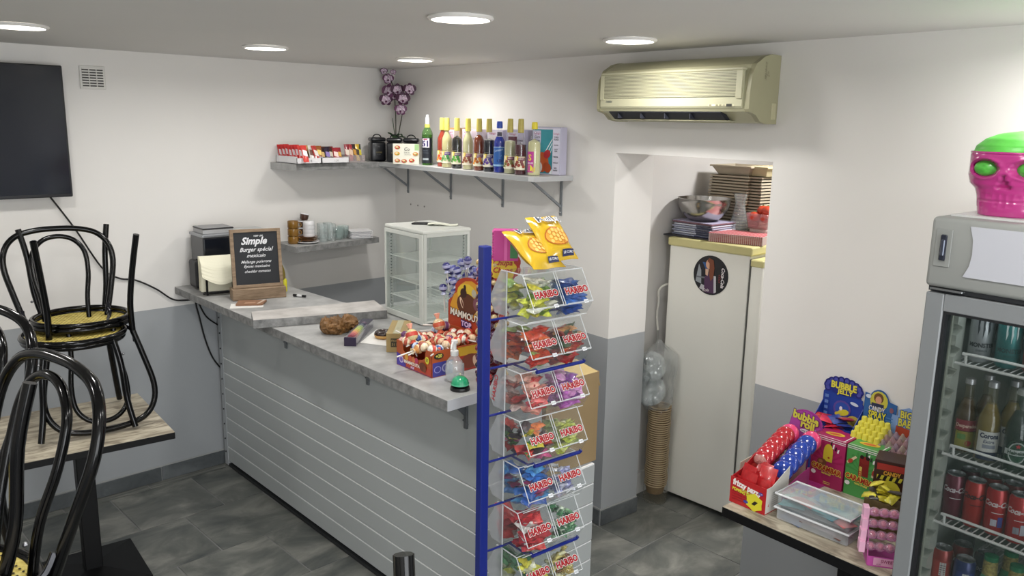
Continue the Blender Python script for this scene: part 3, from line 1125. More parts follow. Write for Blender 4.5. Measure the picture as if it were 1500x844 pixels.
for k in range(8):
    choc_bar(2.342 + 0.004 * k, 4.36 - 0.031 * k, ZS + 0.055 + 0.002 * (k % 3), 'c22a2c' if k < 6 else 'd8443c', 'e9e4e6', ['rearmost', 'second', 'third', 'fourth', 'fifth', 'sixth', 'seventh', 'foremost'][k] + ' red and white chocolate bar in the left row of the first tray', 66, -8 + 3 * (k % 3))
for k in range(4):
    choc_bar(2.40 + 0.012 * k, 4.33 - 0.05 * k, ZS + 0.057, 'e2dfd9', '6a3a2a', ['rearmost', 'second', 'third', 'foremost'][k] + ' white wrapped chocolate bar in the middle of the first tray', 62, -12 + 7 * (k % 3))
for k in range(3):
    choc_bar(2.455, 4.28 - 0.055 * k, ZS + 0.055, ('ddd9d2', 'c9a45a', 'b93a34')[k], ('3a6a3a', '7a4a2a', 'efe6e0')[k], ('white chocolate bar with a green mark in the first tray', 'gold wrapped chocolate bar at the right of the first tray', 'red chocolate bar at the front right of the first tray')[k], 64, 10)
for k, (c, c2, lb) in enumerate((('9a5a2a', 'e2c04a', 'orange-brown wrapped bar at the left of the second tray'), ('3a2422', 'c9a04a', 'dark brown chocolate bar second in the second tray'), ('2f2438', '8f7ac0', 'dark purple chocolate bar in the middle of the second tray'),
                                 ('4a2a24', 'd9d0c0', 'brown chocolate bar right of the purple one'), ('a32a34', 'e6c9c0', 'red wrapped bar fifth in the second tray'), ('8f2430', 'e2b040', 'dark red wrapped bar at the right of the second tray'))):
    choc_bar(2.50 + 0.028 * k, 4.21 + 0.012 * (k % 2), ZS + 0.046 + (0.012 if k == 0 else 0), c, c2, lb, 68, -14 + 6 * (k % 4), 0.085, 0.034)
for k in range(6):
    choc_bar(2.50 + 0.028 * k, 4.29 + 0.01 * (k % 2), ZS + 0.05, ('5a2f24', '2c2230', '8a2a2c')[k % 3], 'c9b060', 'dark wrapped chocolate bar in the back row of the second tray', 70, -10 + 7 * (k % 3), 0.085, 0.034)
t = T('plastic_tub', 'small clear plastic tub of wrapped sweets at the right of the bar trays', 'tub', (2.745, 4.235, ZS + 0.0005), rad(-4))
tb = MB()
tb.box(-0.055, -0.04, 0, 0.055, 0.04, 0.002).box(-0.058, -0.043, 0, 0.058, -0.041, 0.042).box(-0.058, 0.041, 0, 0.058, 0.043, 0.042).box(-0.058, -0.043, 0, -0.056, 0.043, 0.042).box(0.056, -0.043, 0, 0.058, 0.043, 0.042)
tb.obj('tub_body', clear('d9c9c9', 0.25, 0.1), t)
for k, (dx, c, c2, lb) in enumerate(((-0.04, '8f2430', 'e9d9c9', 'dark red bar standing at the left in the clear tub'), (-0.015, 'b0343a', 'e9c9b0', 'red bar standing in the clear tub'), (0.01, '3a2422', 'd9a04a', 'brown bar standing in the clear tub'),
                                     (0.03, 'd9b02f', '3a2a20', 'yellow wrapped bar standing at the right in the clear tub'), (0.044, '2f3a24', 'd9c93a', 'dark green and yellow bar at the far right of the clear tub'))):
    choc_bar(2.745 + dx, 4.235, ZS + 0.056, c, c2, lb, 78, -12 + 10 * (k % 3), 0.1, 0.032, 'bars standing in the clear tub')

# ---------------------------------------------------------------- lower shelf crockery
ZL = 1.2795
MUG = mat('866022', 0.3, coat=0.4)
for k in range(3):
    t = T('mug', ['mustard brown mug at the bottom of its stack of three', 'mustard brown mug in the middle of its stack of three', 'mustard brown mug on top of its stack of three'][k], 'mug', (2.352, 4.272, ZL + 0.0445 * k), 0, 'stacked mustard mugs')
    MB().lathe([(0, 0), (0.0265, 0), (0.0285, 0.003), (0.0315, 0.007), (0.0315, 0.040), (0.0305, 0.0435), (0.028, 0.0435), (0.027, 0.006), (0, 0.006)], 20).obj('cup_body', MUG, t, 40)
    MB().tube([(0.020 + 0.016 * sin(a), -0.026 - 0.006 * sin(a), 0.022 + 0.014 * cos(a)) for a in [PI * i / 8 for i in range(9)]], 0.003, 6).obj('handle', MUG, t, 60)
WP = mat('e9e8ea', 0.25, coat=0.3)
BP = mat('6a4526', 0.3, coat=0.3)


def saucer(x, y, z, r, m, label, grp=None):
    return tag(MB().lathe([(0, 0), (r * 0.55, 0), (r, 0.01), (r * 1.0, 0.0125), (r * 0.96, 0.0125), (r * 0.5, 0.005), (0, 0.005)], 24).obj('saucer', m, None, 40), label, 'saucer', grp)


s_ = saucer(0, 0, 0, 0.068, WP, 'large white saucer under the brown saucers')
s_.location = (2.43, 4.245, ZL)
for k in range(3):
    s_ = saucer(0, 0, 0, 0.056, BP, ['brown saucer lowest of the three on the white saucer', 'brown saucer in the middle of the three', 'brown saucer on top, under the white cups'][k], 'brown saucers')
    s_.location = (2.435, 4.25, ZL + 0.010 + 0.0085 * k)
for k in range(4):
    t = T('cup', ['white cup at the bottom of the stack on the saucers', 'white cup second from the bottom of its stack', 'white cup third from the bottom of its stack', 'white cup on top of its stack'][k], 'cup', (2.445, 4.255, ZL + 0.038 + 0.0212 * k), 0, 'stacked white cups')
    MB().lathe([(0, 0), (0.0325, 0), (0.0335, 0.002), (0.034, 0.0205), (0.032, 0.0205), (0.031, 0.008), (0, 0.005)] if k < 3 else [(0, 0), (0.0325, 0), (0.0335, 0.002), (0.033, 0.022), (0.030, 0.027), (0, 0.028)], 20).obj('cup_body', WP, t, 40)
    if k % 2 == 0:
        MB().tube([(0.034 + 0.01 * sin(a), 0.0, 0.012 + 0.008 * cos(a)) for a in [PI * i / 6 for i in range(7)]], 0.0025, 5).obj('handle', WP, t, 60)
for k in range(4):
    t = T('espresso_cup', ['brown espresso cup at the bottom of the leaning tower', 'brown espresso cup second in the leaning tower', 'brown espresso cup third in the leaning tower', 'brown and white espresso cup on top, tilted over'][k], 'cup',
          (2.452 + 0.002 * k, 4.335, ZL + 0.0412 * k), 0, 'espresso cups behind the white cups')
    if k == 3:
        t.rotation_euler = (rad(0), rad(14), 0)
    MB().lathe([(0, 0), (0.019, 0), (0.024, 0.01), (0.026, 0.038), (0.024, 0.04), (0.022, 0.01), (0, 0.006)], 16).obj('cup_body', mat('4a3026', 0.3, coat=0.3), t, 40)
    MB().lathe([(0.0262, 0.034), (0.0268, 0.034), (0.0266, 0.041), (0.024, 0.041)], 16, cap=False).obj('white_rim', WP, t, 40)
GL = clear('dfe9e8', 0.10, 0.03, g=1.6)
for k, (x, y) in enumerate(((2.53, 4.235), (2.555, 4.30), (2.59, 4.245), (2.605, 4.315))):
    for j in range(2):
        t = T('glass_mug', 'clear glass mug of the small group right of the white cups', 'glass', (x, y, ZL + 0.052 * j), 0, 'glass mugs on the lower shelf')
        MB().lathe([(0, 0), (0.024, 0), (0.026, 0.004), (0.027, 0.05), (0.0255, 0.05), (0.024, 0.006), (0, 0.006)], 14).obj('cup_body', GL, t, 40)
        MB().tube([(0.026 + 0.012 * sin(a), -0.005, 0.026 + 0.015 * cos(a)) for a in [PI * i / 6 for i in range(7)]], 0.0028, 5).obj('handle', GL, t, 60)
for k, (x, y) in enumerate(((2.655, 4.27), (2.705, 4.30))):
    for j in range(5):
        t = tag(MB().lathe([(0, 0), (0.022, 0), (0.034, 0.02), (0.037, 0.034), (0.0355, 0.034), (0.032, 0.021), (0.02, 0.004), (0, 0.004)], 18).obj('glass_bowl', clear('c9dad6', 0.22, 0.03, g=1.6), None, 40),
                'greenish glass bowl nested in one of the two stacks on the lower shelf', 'bowl', 'nested glass bowls')
        t.location = (x, y, ZL + 0.0105 * j)
for k in range(5):
    t = tag(MB().prism([(-0.058, -0.058), (0.058, -0.058), (0.058, 0.058), (-0.058, 0.058)], 0, 0.0045, 'z').obj('square_plate', WP), ['square white plate, lowest of the stack', 'square white plate second from the bottom', 'square white plate in the middle of the stack', 'square white plate second from the top', 'square white plate on top of the stack'][k], 'plate', 'stacked square plates')
    MB().prism([(-0.07, -0.07), (0.07, -0.07), (0.07, 0.07), (-0.07, 0.07)], 0.006, 0.009, 'z').obj('rim', WP, t)
    t.location = (2.80, 4.265, ZL + 0.0095 * k)
    t.rotation_euler = (0, 0, rad(-24 + k))

# wall plugs
for a in (0.17, 0.255, 0.33):
    o = tag(MB().lathe([(0, -0.002), (0.005, -0.002), (0.006, 0.001), (0, 0.0015)], 8, M=Matrix.Rotation(PI / 2, 4, 'X')).obj('wall_plug', mat('8a857f', 0.6)), 'tiny round wall plug in a row of three above the glass display case', 'wall plug', 'wall plugs above the display case')
    o.location = Bf(a + 0.02, 0.001, 1.47)
    o.rotation_euler = (0, 0, ANG)

# ---------------------------------------------------------------- air conditioner
t = TB('air_conditioner', 'yellowed white split air conditioner high on the right wall above the opening', 'air conditioner', 2.425, 0, 0)
AC = mat('bcb999', 0.4, var=0.02, vscale=4)
ACd = mat('aba689', 0.45)
hw = 0.375
prof = [(-0.002, 2.01), (-0.002, 2.258), (-0.06, 2.26), (-0.10, 2.25), (-0.15, 2.222), (-0.172, 2.18), (-0.178, 2.12), (-0.178, 2.062), (-0.172, 2.052), (-0.135, 2.042), (-0.105, 2.018), (-0.06, 2.01)]
MB().prism(prof, -hw, hw, 'x').obj('housing', AC, t, 30)
pe = [(y * 1.0 - 0.0015 if y < -0.01 else y, z) for y, z in prof]
cx_, cz_ = -0.09, 2.135
for s_, nm in ((-1, 'end_cap'), (1, 'end_cap')):
    pr = [(cx_ + (y - cx_) * 1.015, cz_ + (z - cz_) * 1.015) for y, z in prof]
    pr = [(min(y, -0.001), z) for y, z in pr]
    MB().prism(pr, s_ * hw, s_ * (hw + 0.02), 'x').obj(nm, mat('a5a182', 0.45), t, 30)
# front panel
MB().prism([(-0.1765, 2.20), (-0.182, 2.20), (-0.186, 2.12), (-0.186, 2.072), (-0.181, 2.064), (-0.176, 2.066)], -hw + 0.008, hw - 0.008, 'x').obj('front_panel', mat('c3c0a2', 0.4), t, 30)
g = MB()
g.box(-hw + 0.03, -0.1868, 2.106, hw - 0.035, -0.178, 2.20)
g.obj('grille_bed', mat('77745f', 0.6), t)
g = MB()
for i in range(17):
    g.box(-hw + 0.03, -0.1905, 2.1075 + i * 0.0055, hw - 0.035, -0.185, 2.1075 + i * 0.0055 + 0.0033)
g.obj('louvre', mat('c5c2a5', 0.4), t, stuff=True)
fr = MB()
fr.box(-hw + 0.01, -0.191, 2.2, hw - 0.01, -0.16, 2.212, 0.004).box(-hw + 0.01, -0.191, 2.10, -hw + 0.03, -0.178, 2.2).box(hw - 0.035, -0.191, 2.10, hw - 0.01, -0.178, 2.2)
fr.obj('front_frame', mat('c3c0a2', 0.4), t)
MB().prism([(-0.140, 2.219), (-0.135, 2.227), (-0.12, 2.234), (-0.125, 2.226)], -hw + 0.06, hw - 0.16, 'x').obj('top_slot', mat('6d6a55', 0.6), t)
MB().prism([(-0.171, 2.0515), (-0.1735, 2.049), (-0.134, 2.018), (-0.112, 2.0215), (-0.136, 2.0415)], -hw + 0.05, hw - 0.11, 'x').obj('air_outlet', mat('20222c', 0.5), t)
MB().prism([(-0.138, 2.0195), (-0.142, 2.0165), (-0.108, 2.0135), (-0.106, 2.0175)], -hw + 0.04, hw - 0.09, 'x').obj('outlet_flap', mat('a8a589', 0.4), t)
f_ = MB()
for i in range(4):
    f_.box(-hw + 0.1 + i * 0.13, -0.17, 2.0235, -hw + 0.103 + i * 0.13, -0.14, 2.043)
f_.obj('outlet_vane', mat('3a3c46', 0.5), t)
P = Print((0, -0.1862, 0))
P.text('DAIKIN', -hw + 0.06, 2.091, 0.011, '3f4a50', bold=0.03, shear=0.15)
P.rect(hw - 0.16, 2.071, hw - 0.04, 2.0795, 'dedab8')
for i, c in enumerate(('9a9678', 'f2efe0', '9a9678', '9a9678', 'b5b196')):
    P.rect(hw - 0.155 + i * 0.016, 2.0725, hw - 0.145 + i * 0.016, 2.078, c)
P.rect(hw - 0.075, 2.0705, hw - 0.05, 2.08, '3a3a34')
P.obj('control_strip', t)
P = Print((hw + 0.0201, 0, 0), (0, 1, 0))
P.text('inverter', -0.09, 2.20, 0.02, '7f7b62', rot=-PI / 2, shear=0.3, bold=0.01)
P.text('e2', -0.075, 2.19, 0.02, '7f7b62', rot=-PI / 2, shear=0.3)
P.obj('side_lettering', t)
MB().box(hw + 0.0195, -0.04, 2.025, hw + 0.0215, -0.012, 2.085, 0.0008).obj('side_cover', mat('bdb896', 0.45), t)
# ================================================================ passage: refrigerator and what stands on it
t = T('refrigerator', 'tall old white refrigerator with yellowed top in the passage', 'refrigerator', (3.52, 2.21, 0))
FRW = mat('efeee6', 0.35, coat=0.3, var=0.015, vscale=3)
FRY = mat('d9d196', 0.45, var=0.04, vscale=6)
MB().box(0, -0.215, 0.03, 0.56, 0.25, 1.385, 0.004).obj('body', FRW, t)
MB().box(-0.006, -0.225, 1.385, 0.57, 0.262, 1.428, 0.008, seg=2).obj('top_cover', FRY, t)
MB().box(0.0, -0.222, 0.05, 0.55, -0.2155, 1.37).obj('gasket', mat('5d5d58', 0.6), t)
MB().box(-0.004, -0.285, 0.045, 0.565, -0.222, 1.345, 0.012, seg=2).obj('door', FRW, t, 60)
MB().box(-0.006, -0.287, 1.335, 0.567, -0.221, 1.372, 0.006).obj('door_cap', FRY, t)
MB().box(0.05, -0.305, 0.7, 0.075, -0.285, 0.95, 0.004).obj('handle', mat('c9c7bb', 0.4), t)
for x, y in ((0.04, -0.19), (0.5, -0.19), (0.04, 0.22), (0.5, 0.22), (0.03, -0.26)):
    MB().lathe([(0, 0), (0.016, 0), (0.016, 0.01), (0.008, 0.012), (0.008, 0.045), (0, 0.045)], 10, (x, y)).obj('foot', mat('b9b7ae', 0.5), t)
# round photo magnet on its side
mg = tag(MB().lathe([(0, 0), (0.1, 0), (0.1, 0.003), (0, 0.003)], 32, M=Matrix.Rotation(-PI / 2, 4, 'Y')).obj('photo_magnet', mat('11111a', 0.3)), 'round photo magnet on the refrigerator side showing a person with long brown hair', 'magnet')
mg.location = (3.5195, 2.205, 1.262)
P = Print((-0.0035, 0, 0), (0, -1, 0), rough=0.3)
P.ell(0, 0, 0.098, 0.098, '12131c', n=32)
P.poly([(-0.03, 0.03), (-0.05, 0.062), (-0.02, 0.062), (-0.008, 0.03)], '27568f')
P.poly([(-0.085, -0.04), (-0.07, 0.05), (-0.055, 0.02), (-0.05, -0.05)], '9aa0a6')
P.rect(-0.08, -0.02, -0.03, -0.012, '6a7076')
P.poly([(-0.06, -0.075), (-0.05, -0.05), (-0.02, -0.06), (-0.02, -0.085)], 'b9b9bf')
P.poly([(-0.03, -0.09), (-0.034, -0.02), (-0.02, 0.01), (0.012, 0.01), (0.03, -0.02), (0.032, -0.09)], '4a2a4e')
P.poly([(-0.03, 0.03), (-0.028, 0.0), (-0.015, -0.005), (-0.01, 0.03)], 'd9b39a')
P.ell(-0.012, 0.055, 0.017, 0.024, 'd8a888')
P.poly([(-0.012, 0.088), (-0.022, 0.07), (-0.008, 0.06), (-0.006, 0.0), (0.004, -0.03), (0.018, -0.01), (0.022, 0.04), (0.014, 0.078)], '7a4026')
P.poly([(0.02, 0.0), (0.034, 0.0), (0.04, -0.08), (0.026, -0.088)], 'c4c4ca')
P.poly([(0.03, 0.04), (0.07, 0.06), (0.07, -0.06), (0.04, -0.085)], '0c0d12')
P.text('Coca-Cola', 0.072, -0.005, 0.026, 'e6dfe2', rot=-PI / 2, shear=0.3, bold=0.03, wid=0.9)
P.text('Cola', -0.02, -0.078, 0.02, 'd9cfd2', rot=0.1, shear=0.3, bold=0.02)
P.text('COLA', 0.054, -0.01, 0.016, '9a2f38', rot=-PI / 2, shear=0.3)
P.obj('printed_photo', mg)

ZF = 1.4285
# dark tray mat, stack of folded cardboard sheets (blue-white), bowl
t = tag(MB().box(-0.15, -0.15, 0, 0.1, 0.155, 0.006, 0.002).obj('dark_sheet', mat('3a3a40', 0.6)), 'thin dark sheet lying under the blue and white booklets on the refrigerator', 'sheet')
t.location = (3.70, 2.375, ZF)
for k in range(7):
    top = k == 6
    b = MB()
    b.use(mat('7a5a66' if top else ('ccd0de' if k % 2 else 'a9aec4'), 0.5))
    b.box(-0.1, -0.12, 0, 0.11, 0.135 - 0.012 * (k % 2), 0.008 if not top else 0.009, 0.003)
    b.use(mat('2f3450' if not top else 'b9b4cf', 0.5))
    b.box(-0.1006, -0.11, 0.001, 0.1, -0.02, 0.007) if not top else b.box(-0.098, -0.118, 0.009, 0.108, 0.133, 0.0105)
    o = tag(b.obj('booklet', None), ['blue and white booklet at the very bottom of the pile on the refrigerator', 'pale booklet second from the bottom of the pile under the steel bowl', 'blue booklet third from the bottom of the pile', 'pale booklet in the middle of the pile under the bowl', 'blue booklet third from the top of the pile',
                                     'pale booklet second from the top of the pile', 'mauve rounded tray on top of the booklet pile, under the steel bowl'][k], 'booklet', 'booklets piled on the refrigerator')
    o.location = (3.68, 2.365, ZF + 0.0065 + k * 0.0107)
    o.rotation_euler = (0, 0, rad(-6 + (k * 5) % 7))
t = T('steel_bowl', 'wide stainless steel mixing bowl on the pile on the refrigerator', 'bowl', (3.68, 2.375, ZF + 0.0825))
pr = [(0, 0), (0.05, 0.0)]
for i in range(1, 9):
    a = i / 8
    pr.append((0.05 + 0.086 * sin(a * PI / 2) ** 1.0, 0.115 * (1 - cos(a * PI / 2)) ** 0.9))
pr += [(0.139, 0.1165), (0.139, 0.118), (0.135, 0.118)]
for i in range(7, -1, -1):
    a = i / 8
    pr.append((0.048 + 0.086 * sin(a * PI / 2), 0.0015 + 0.115 * (1 - cos(a * PI / 2)) ** 0.9))
pr.append((0, 0.002))
MB().lathe(pr, 36).obj('bowl_body', mat('b9b7b4', 0.2, 1.0), t, 60)
# carafe
t = T('carafe', 'clear glass carafe between the steel bowl and the tomato tub', 'carafe', (3.80, 2.235, ZF + 0.0005))
MB().lathe([(0, 0), (0.05, 0), (0.054, 0.01), (0.05, 0.06), (0.036, 0.12), (0.026, 0.165), (0.026, 0.19), (0.036, 0.225), (0.0345, 0.225), (0.0245, 0.19), (0.0245, 0.165), (0.034, 0.12), (0.048, 0.06), (0.05, 0.012), (0, 0.006)], 20).obj('glass_body', clear('dfe6e4', 0.1, 0.03, g=2.0), t, 60)
# gingham stack
for k in range(6):
    b = MB()
    b.use(mat('c9b2b0', 0.6))
    b.box(-0.1, -0.15, 0, 0.1, 0.12, 0.0068, 0.001)
    o = tag(b.obj('paper_tray', None), ['lowest pink-and-white check paper tray of the flat stack', 'second check paper tray from the bottom', 'third check paper tray from the bottom', 'fourth check paper tray from the bottom', 'check paper tray just under the top one', 'red and white gingham paper tray on top of the flat stack'][k], 'paper tray', 'gingham paper trays')
    o.location = (3.66, 2.15, ZF + 0.0005 + 0.0072 * k)
    o.rotation_euler = (0, 0, rad(14))
    # printed checks on the edge and the face
    P = Print((-0.1, 0, 0.0034), (0, -1, 0))
    for i in range(-11, 15):
        P.rect(i * 0.01, -0.003, i * 0.01 + 0.005, 0.003, 'a65a5e')
        P.k -= P.step
    P.obj('printed_check', o)
    if k == 5:
        P = Print((0, 0, 0.007), (0, -1, 0), (1, 0, 0))
        P.rect(-0.118, -0.098, 0.148, 0.098, 'ead6d6')
        for i in range(-8, 10):
            P.rect(i * 0.0155, -0.096, i * 0.0155 + 0.008, 0.096, 'd2555c')
            P.k -= P.step
        P.k += P.step
        for i in range(-6, 6):
            P.rect(-0.116, i * 0.016, 0.146, i * 0.016 + 0.006, 'e06e72')
            P.k -= P.step
        P.obj('printed_top', o)
# kraft food boxes: two leaning columns of nested trays with an open one on top
KR = mat('6f6555', 0.8)  # tray sides toned darker than the rims, painting the shade between layers
KRL = mat('b9ad98', 0.7)
KR2 = mat('62594a', 0.8)  # narrow column, sides with the same painted shade


def foodbox(name, w_, d_, h_, m, ins=0.012):
    b = MB()
    b.use(m)
    lo = [b.b.verts.new((x * (w_ / 2 - ins), y * (d_ / 2 - ins), 0)) for x, y in ((-1, -1), (1, -1), (1, 1), (-1, 1))]
    hi = [b.b.verts.new((x * w_ / 2, y * d_ / 2, h_)) for x, y in ((-1, -1), (1, -1), (1, 1), (-1, 1))]
    b.face(lo)
    for i in range(4):
        b.face([lo[i], lo[(i + 1) % 4], hi[(i + 1) % 4], hi[i]])
    # folded rim
    hi2 = [b.b.verts.new((x * (w_ / 2 + 0.004), y * (d_ / 2 + 0.004), h_ - 0.002)) for x, y in ((-1, -1), (1, -1), (1, 1), (-1, 1))]
    hi3 = [b.b.verts.new((x * (w_ / 2 + 0.004), y * (d_ / 2 + 0.004), h_ - 0.009)) for x, y in ((-1, -1), (1, -1), (1, 1), (-1, 1))]
    b.use(KRL if len(b.mats) and m in (KR, KR2) else m)
    for i in range(4):
        b.face([hi[i], hi[(i + 1) % 4], hi2[(i + 1) % 4], hi2[i]])
        b.face([hi2[i], hi2[(i + 1) % 4], hi3[(i + 1) % 4], hi3[i]])
    return b.mesh(name, None)


fbA = foodbox('food_tray', 0.2, 0.235, 0.03, KR)
fbB = foodbox('food_tray', 0.2, 0.085, 0.03, KR2)
for k in range(19):
    o = linkmesh('food_tray', fbA, None, (3.955 + 0.001 * (k % 3), 2.358 - 0.0012 * k, ZF + 0.001 + 0.0157 * k), (0, 0, rad(-4 + 0.3 * (k % 4))))
    tag(o, 'kraft food tray, layer %d from the bottom of the left column behind the steel bowl' % (k + 1), 'food tray', 'nested food trays, left column')
for k in range(19):
    o = linkmesh('food_tray', fbB, None, (3.97 + 0.002 * (k % 2), 2.192 + 0.001 * (k % 3), ZF + 0.001 + 0.0157 * k), (0, 0, rad(-6 + 0.4 * (k % 5))))
    tag(o, 'kraft food tray, layer %d from the bottom of the narrow right column behind the carafe' % (k + 1), 'food tray', 'nested food trays, right column')
fbC = foodbox('food_tray', 0.22, 0.25, 0.05, mat('b5a994', 0.7, var=0.03, vscale=10), 0.03)
o = linkmesh('food_tray', fbC, None, (3.95, 2.325, ZF + 0.305 + 0.012), (rad(0), 0, rad(-4)))
tag(o, 'wide open kraft tray on top of the left column of trays', 'food tray')
fbD = foodbox('food_tray', 0.22, 0.125, 0.05, mat('cfc29a', 0.7, var=0.03, vscale=10), 0.02)
o = linkmesh('food_tray', fbD, None, (3.97, 2.175, ZF + 0.305 + 0.012), (0, 0, rad(-6)))
tag(o, 'yellowish open kraft tray on top of the narrow right column', 'food tray')
# tomatoes in a clear tub
t = T('tomato_tub', 'clear pinkish plastic tub holding tomatoes at the right end of the refrigerator top', 'tub', (3.80, 2.10, ZF + 0.06))
tb = MB()
tb.lathe([(0, 0), (0.07, 0), (0.085, 0.075), (0.09, 0.078), (0.083, 0.078), (0.068, 0.004), (0, 0.004)], 4, M=Matrix.Rotation(PI / 4, 4, 'Z'))
tb.obj('tub_body', clear('c9989a', 0.35, 0.1), t)
sd = tag(MB().box(-0.07, -0.06, 0, 0.07, 0.06, 0.059, 0.006).obj('small_box', mat('c9b9b2', 0.6)), 'small pale box under the tomato tub', 'box')
sd.location = (3.82, 2.085, ZF + 0.0003)
for k, (x, y, z) in enumerate(((-0.03, 0.03, 0.06), (0.02, -0.03, 0.06), (-0.03, -0.03, 0.058), (0.03, 0.025, 0.06), (-0.005, 0.0, 0.092), (-0.02, -0.035, 0.094))):
    o = tag(MB().ball((0, 0, 0), 0.03, 14, 10, (1, 1, 0.85)).obj('tomato', mat('c4472e', 0.2, coat=0.4), None, 180), 'ripe red tomato in the clear tub on the refrigerator', 'tomato', 'tomatoes in the tub')
    o.location = (3.80 + x, 2.10 + y, ZF + 0.06 + z)
    MB().lathe([(0, 0.0245), (0.008, 0.0255), (0.003, 0.0275), (0, 0.032)], 6).obj('stalk', mat('4a6a2a', 0.6), o)
t = T('oil_bottle', 'green plastic bottle with a black cap behind the tomatoes', 'bottle', (4.02, 2.235, ZF + 0.0005))
MB().lathe([(0, 0), (0.036, 0), (0.038, 0.005), (0.038, 0.2), (0.034, 0.235), (0.016, 0.275), (0.0135, 0.29), (0, 0.29)], 18).obj('glass_body', mat('6e9a2c', 0.2, coat=0.5), t, 50)
MB().lathe([(0.0145, 0.288), (0.0155, 0.29), (0.0155, 0.315), (0, 0.315)], 14).obj('cap', mat('141414', 0.4), t, 50)
MB().lathe([(0.0385, 0.12), (0.0388, 0.12), (0.0388, 0.18), (0.0385, 0.18)], 18, cap=False).obj('bottle_label', mat('2b2f1f', 0.5), t, 50)
t.location = (4.03, 2.118, ZF + 0.0005)
tag(MB().tube(smooth_path([(3.51, 2.50, 0.92), (3.515, 2.515, 1.0), (3.51, 2.505, 1.08), (3.50, 2.50, 1.14), (3.53, 2.48, 1.17), (3.58, 2.47, 1.16)]), 0.006, 6).obj('power_cable', mat('d4d2ca', 0.4)), 'white power cord looping beside the refrigerator', 'cable')
tag(MB().tube(smooth_path([(3.51, 2.50, 0.92), (3.52, 2.51, 0.7), (3.54, 2.51, 0.5)]), 0.006, 6).obj('power_cable', mat('8f8f8c', 0.4)), 'grey lower cord hanging behind the cup column', 'cable')

from mathutils import noise
# cup column and lids in film bags
cupm = MB().use(mat('806748', 0.7)).lathe([(0.044, 0), (0.0455, 0.004), (0.0545, 0.046)], 20, cap=False).use(mat('c2ab88', 0.6)).lathe([(0.0545, 0.046), (0.061, 0.0475), (0.0615, 0.0505), (0.0605, 0.052), (0.056, 0.051), (0.044, 0.006), (0, 0.006)], 20, cap=False).mesh('paper_cup', None, 50)  # body coloured darker than the rim, painted shade in the gaps between cups
CXc, CYc = 3.425, 2.40
for k in range(37):
    o = linkmesh('paper_cup', cupm, None, (CXc + 0.002 * sin(k * 0.7), CYc + 0.002 * cos(k), 0.055 + 0.0122 * k), (0, 0, 0))
    tag(o, 'kraft paper cup nested in the tall column standing on the passage floor', 'paper cup', 'nested paper cups')
fb = MB()
bagp = [(0.0, 0.0), (0.05, 0.001), (0.06, 0.006), (0.063, 0.02)]
for k in range(14):
    bagp.append((0.0645 + 0.0012 * sin(k * 2.1), 0.035 + k * 0.038))
bagp.append((0.05, 0.565))
fb.lathe(bagp, 20, (CXc, CYc), cap=False)
tag(fb.obj('film_sleeve', clear('c9b592', 0.06, 0.08, g=0.8), None, 180), 'clear film sleeve around the tall column of kraft cups', 'sleeve')
lidm = MB().lathe([(0.0, 0.006), (0.055, 0.006), (0.06, 0.010), (0.066, 0.010), (0.076, 0.0), (0.08, 0.0), (0.08, 0.002), (0.068, 0.012), (0.0, 0.009)], 20).mesh('cup_lid', clear('e6eaea', 0.16, 0.12, g=1.3), 50)
for g_, (lx, ly, lz) in enumerate(((3.37, 2.43, 0.765), (3.37, 2.425, 0.635))):
    for k in range(8):
        M = Vector((0.66, 0.62, -0.42)).normalized()
        o = linkmesh('round_cover', lidm, None, Vector((lx, ly, lz)) + M * 0.011 * k, (0, 0, 0))
        o.rotation_euler = (-M).to_track_quat('Z', 'Y').to_euler()
        tag(o, ('clear plastic lid in the upper', 'clear plastic lid in the lower')[g_] + ' roll of lids in the film bag', 'lid', ('upper roll of lids', 'lower roll of lids')[g_])
b = MB()


def bagf(u, v):
    a = 2 * PI * u
    z = 0.535 + 0.37 * v
    r = 0.094 + 0.010 * sin(3 * a + 5 * v) + 0.005 * sin(7 * a - 9 * v) + 0.02 * noise.noise(Vector((cos(a) * 2.2, sin(a) * 2.2, v * 7)))
    if v > 0.78:
        r *= max(0.12, 1 - (v - 0.78) / 0.22)
    if v < 0.12:
        r *= 0.7 + 0.3 * v / 0.12
    return (3.405 + r * cos(a), 2.41 + r * sin(a) * 0.9, z)


b.grid(bagf, 64, 44)
tag(b.obj('film_bag', clear('e9ecee', 0.14, 0.12, g=2.6), None, 180), 'crumpled clear film bag of round lids on top of the cup column', 'bag')

# ================================================================ glass display case on the counter
t = T('display_case', 'white framed glass display case with wire shelves on the counter', 'display case', (2.203, 2.846, 1.0865), rad(-4.9))
DW = mat('c9ccc6', 0.35)
W_, D_, HH = 0.252, 0.33, 0.4315
b = MB()
b.box(0, 0, 0, W_, D_, 0.018, 0.003)
b.obj('base', DW, t)
MB().box(-0.004, -0.004, HH - 0.016, W_ + 0.004, D_ + 0.004, HH, 0.005, seg=2).obj('top', mat('d6d8d2', 0.3), t)
for x0, y0, x1, y1 in ((0, 0.0, 0.016, 0.024), (0, D_ - 0.012, 0.012, D_), (W_ - 0.014, 0, W_, 0.016), (W_ - 0.012, D_ - 0.012, W_, D_)):
    MB().box(x0, y0, 0.018, x1, y1, HH - 0.016, 0.001).obj('corner_post', DW, t)
dr = MB()
dr.box(-0.0085, 0.002, 0.004, 0.0, D_ - 0.002, 0.03, 0.001).box(-0.0085, 0.002, HH - 0.036, 0.0, D_ - 0.002, HH - 0.018, 0.001)
dr.box(-0.0085, 0.002, 0.03, 0.0, 0.027, HH - 0.036, 0.001).box(-0.0085, D_ - 0.014, 0.03, 0.0, D_ - 0.002, HH - 0.036, 0.001)
do = dr.obj('door_frame', mat('d0d3cd', 0.3), t)
GLS = clear('c3d2cc', 0.10, 0.02, g=1.0)
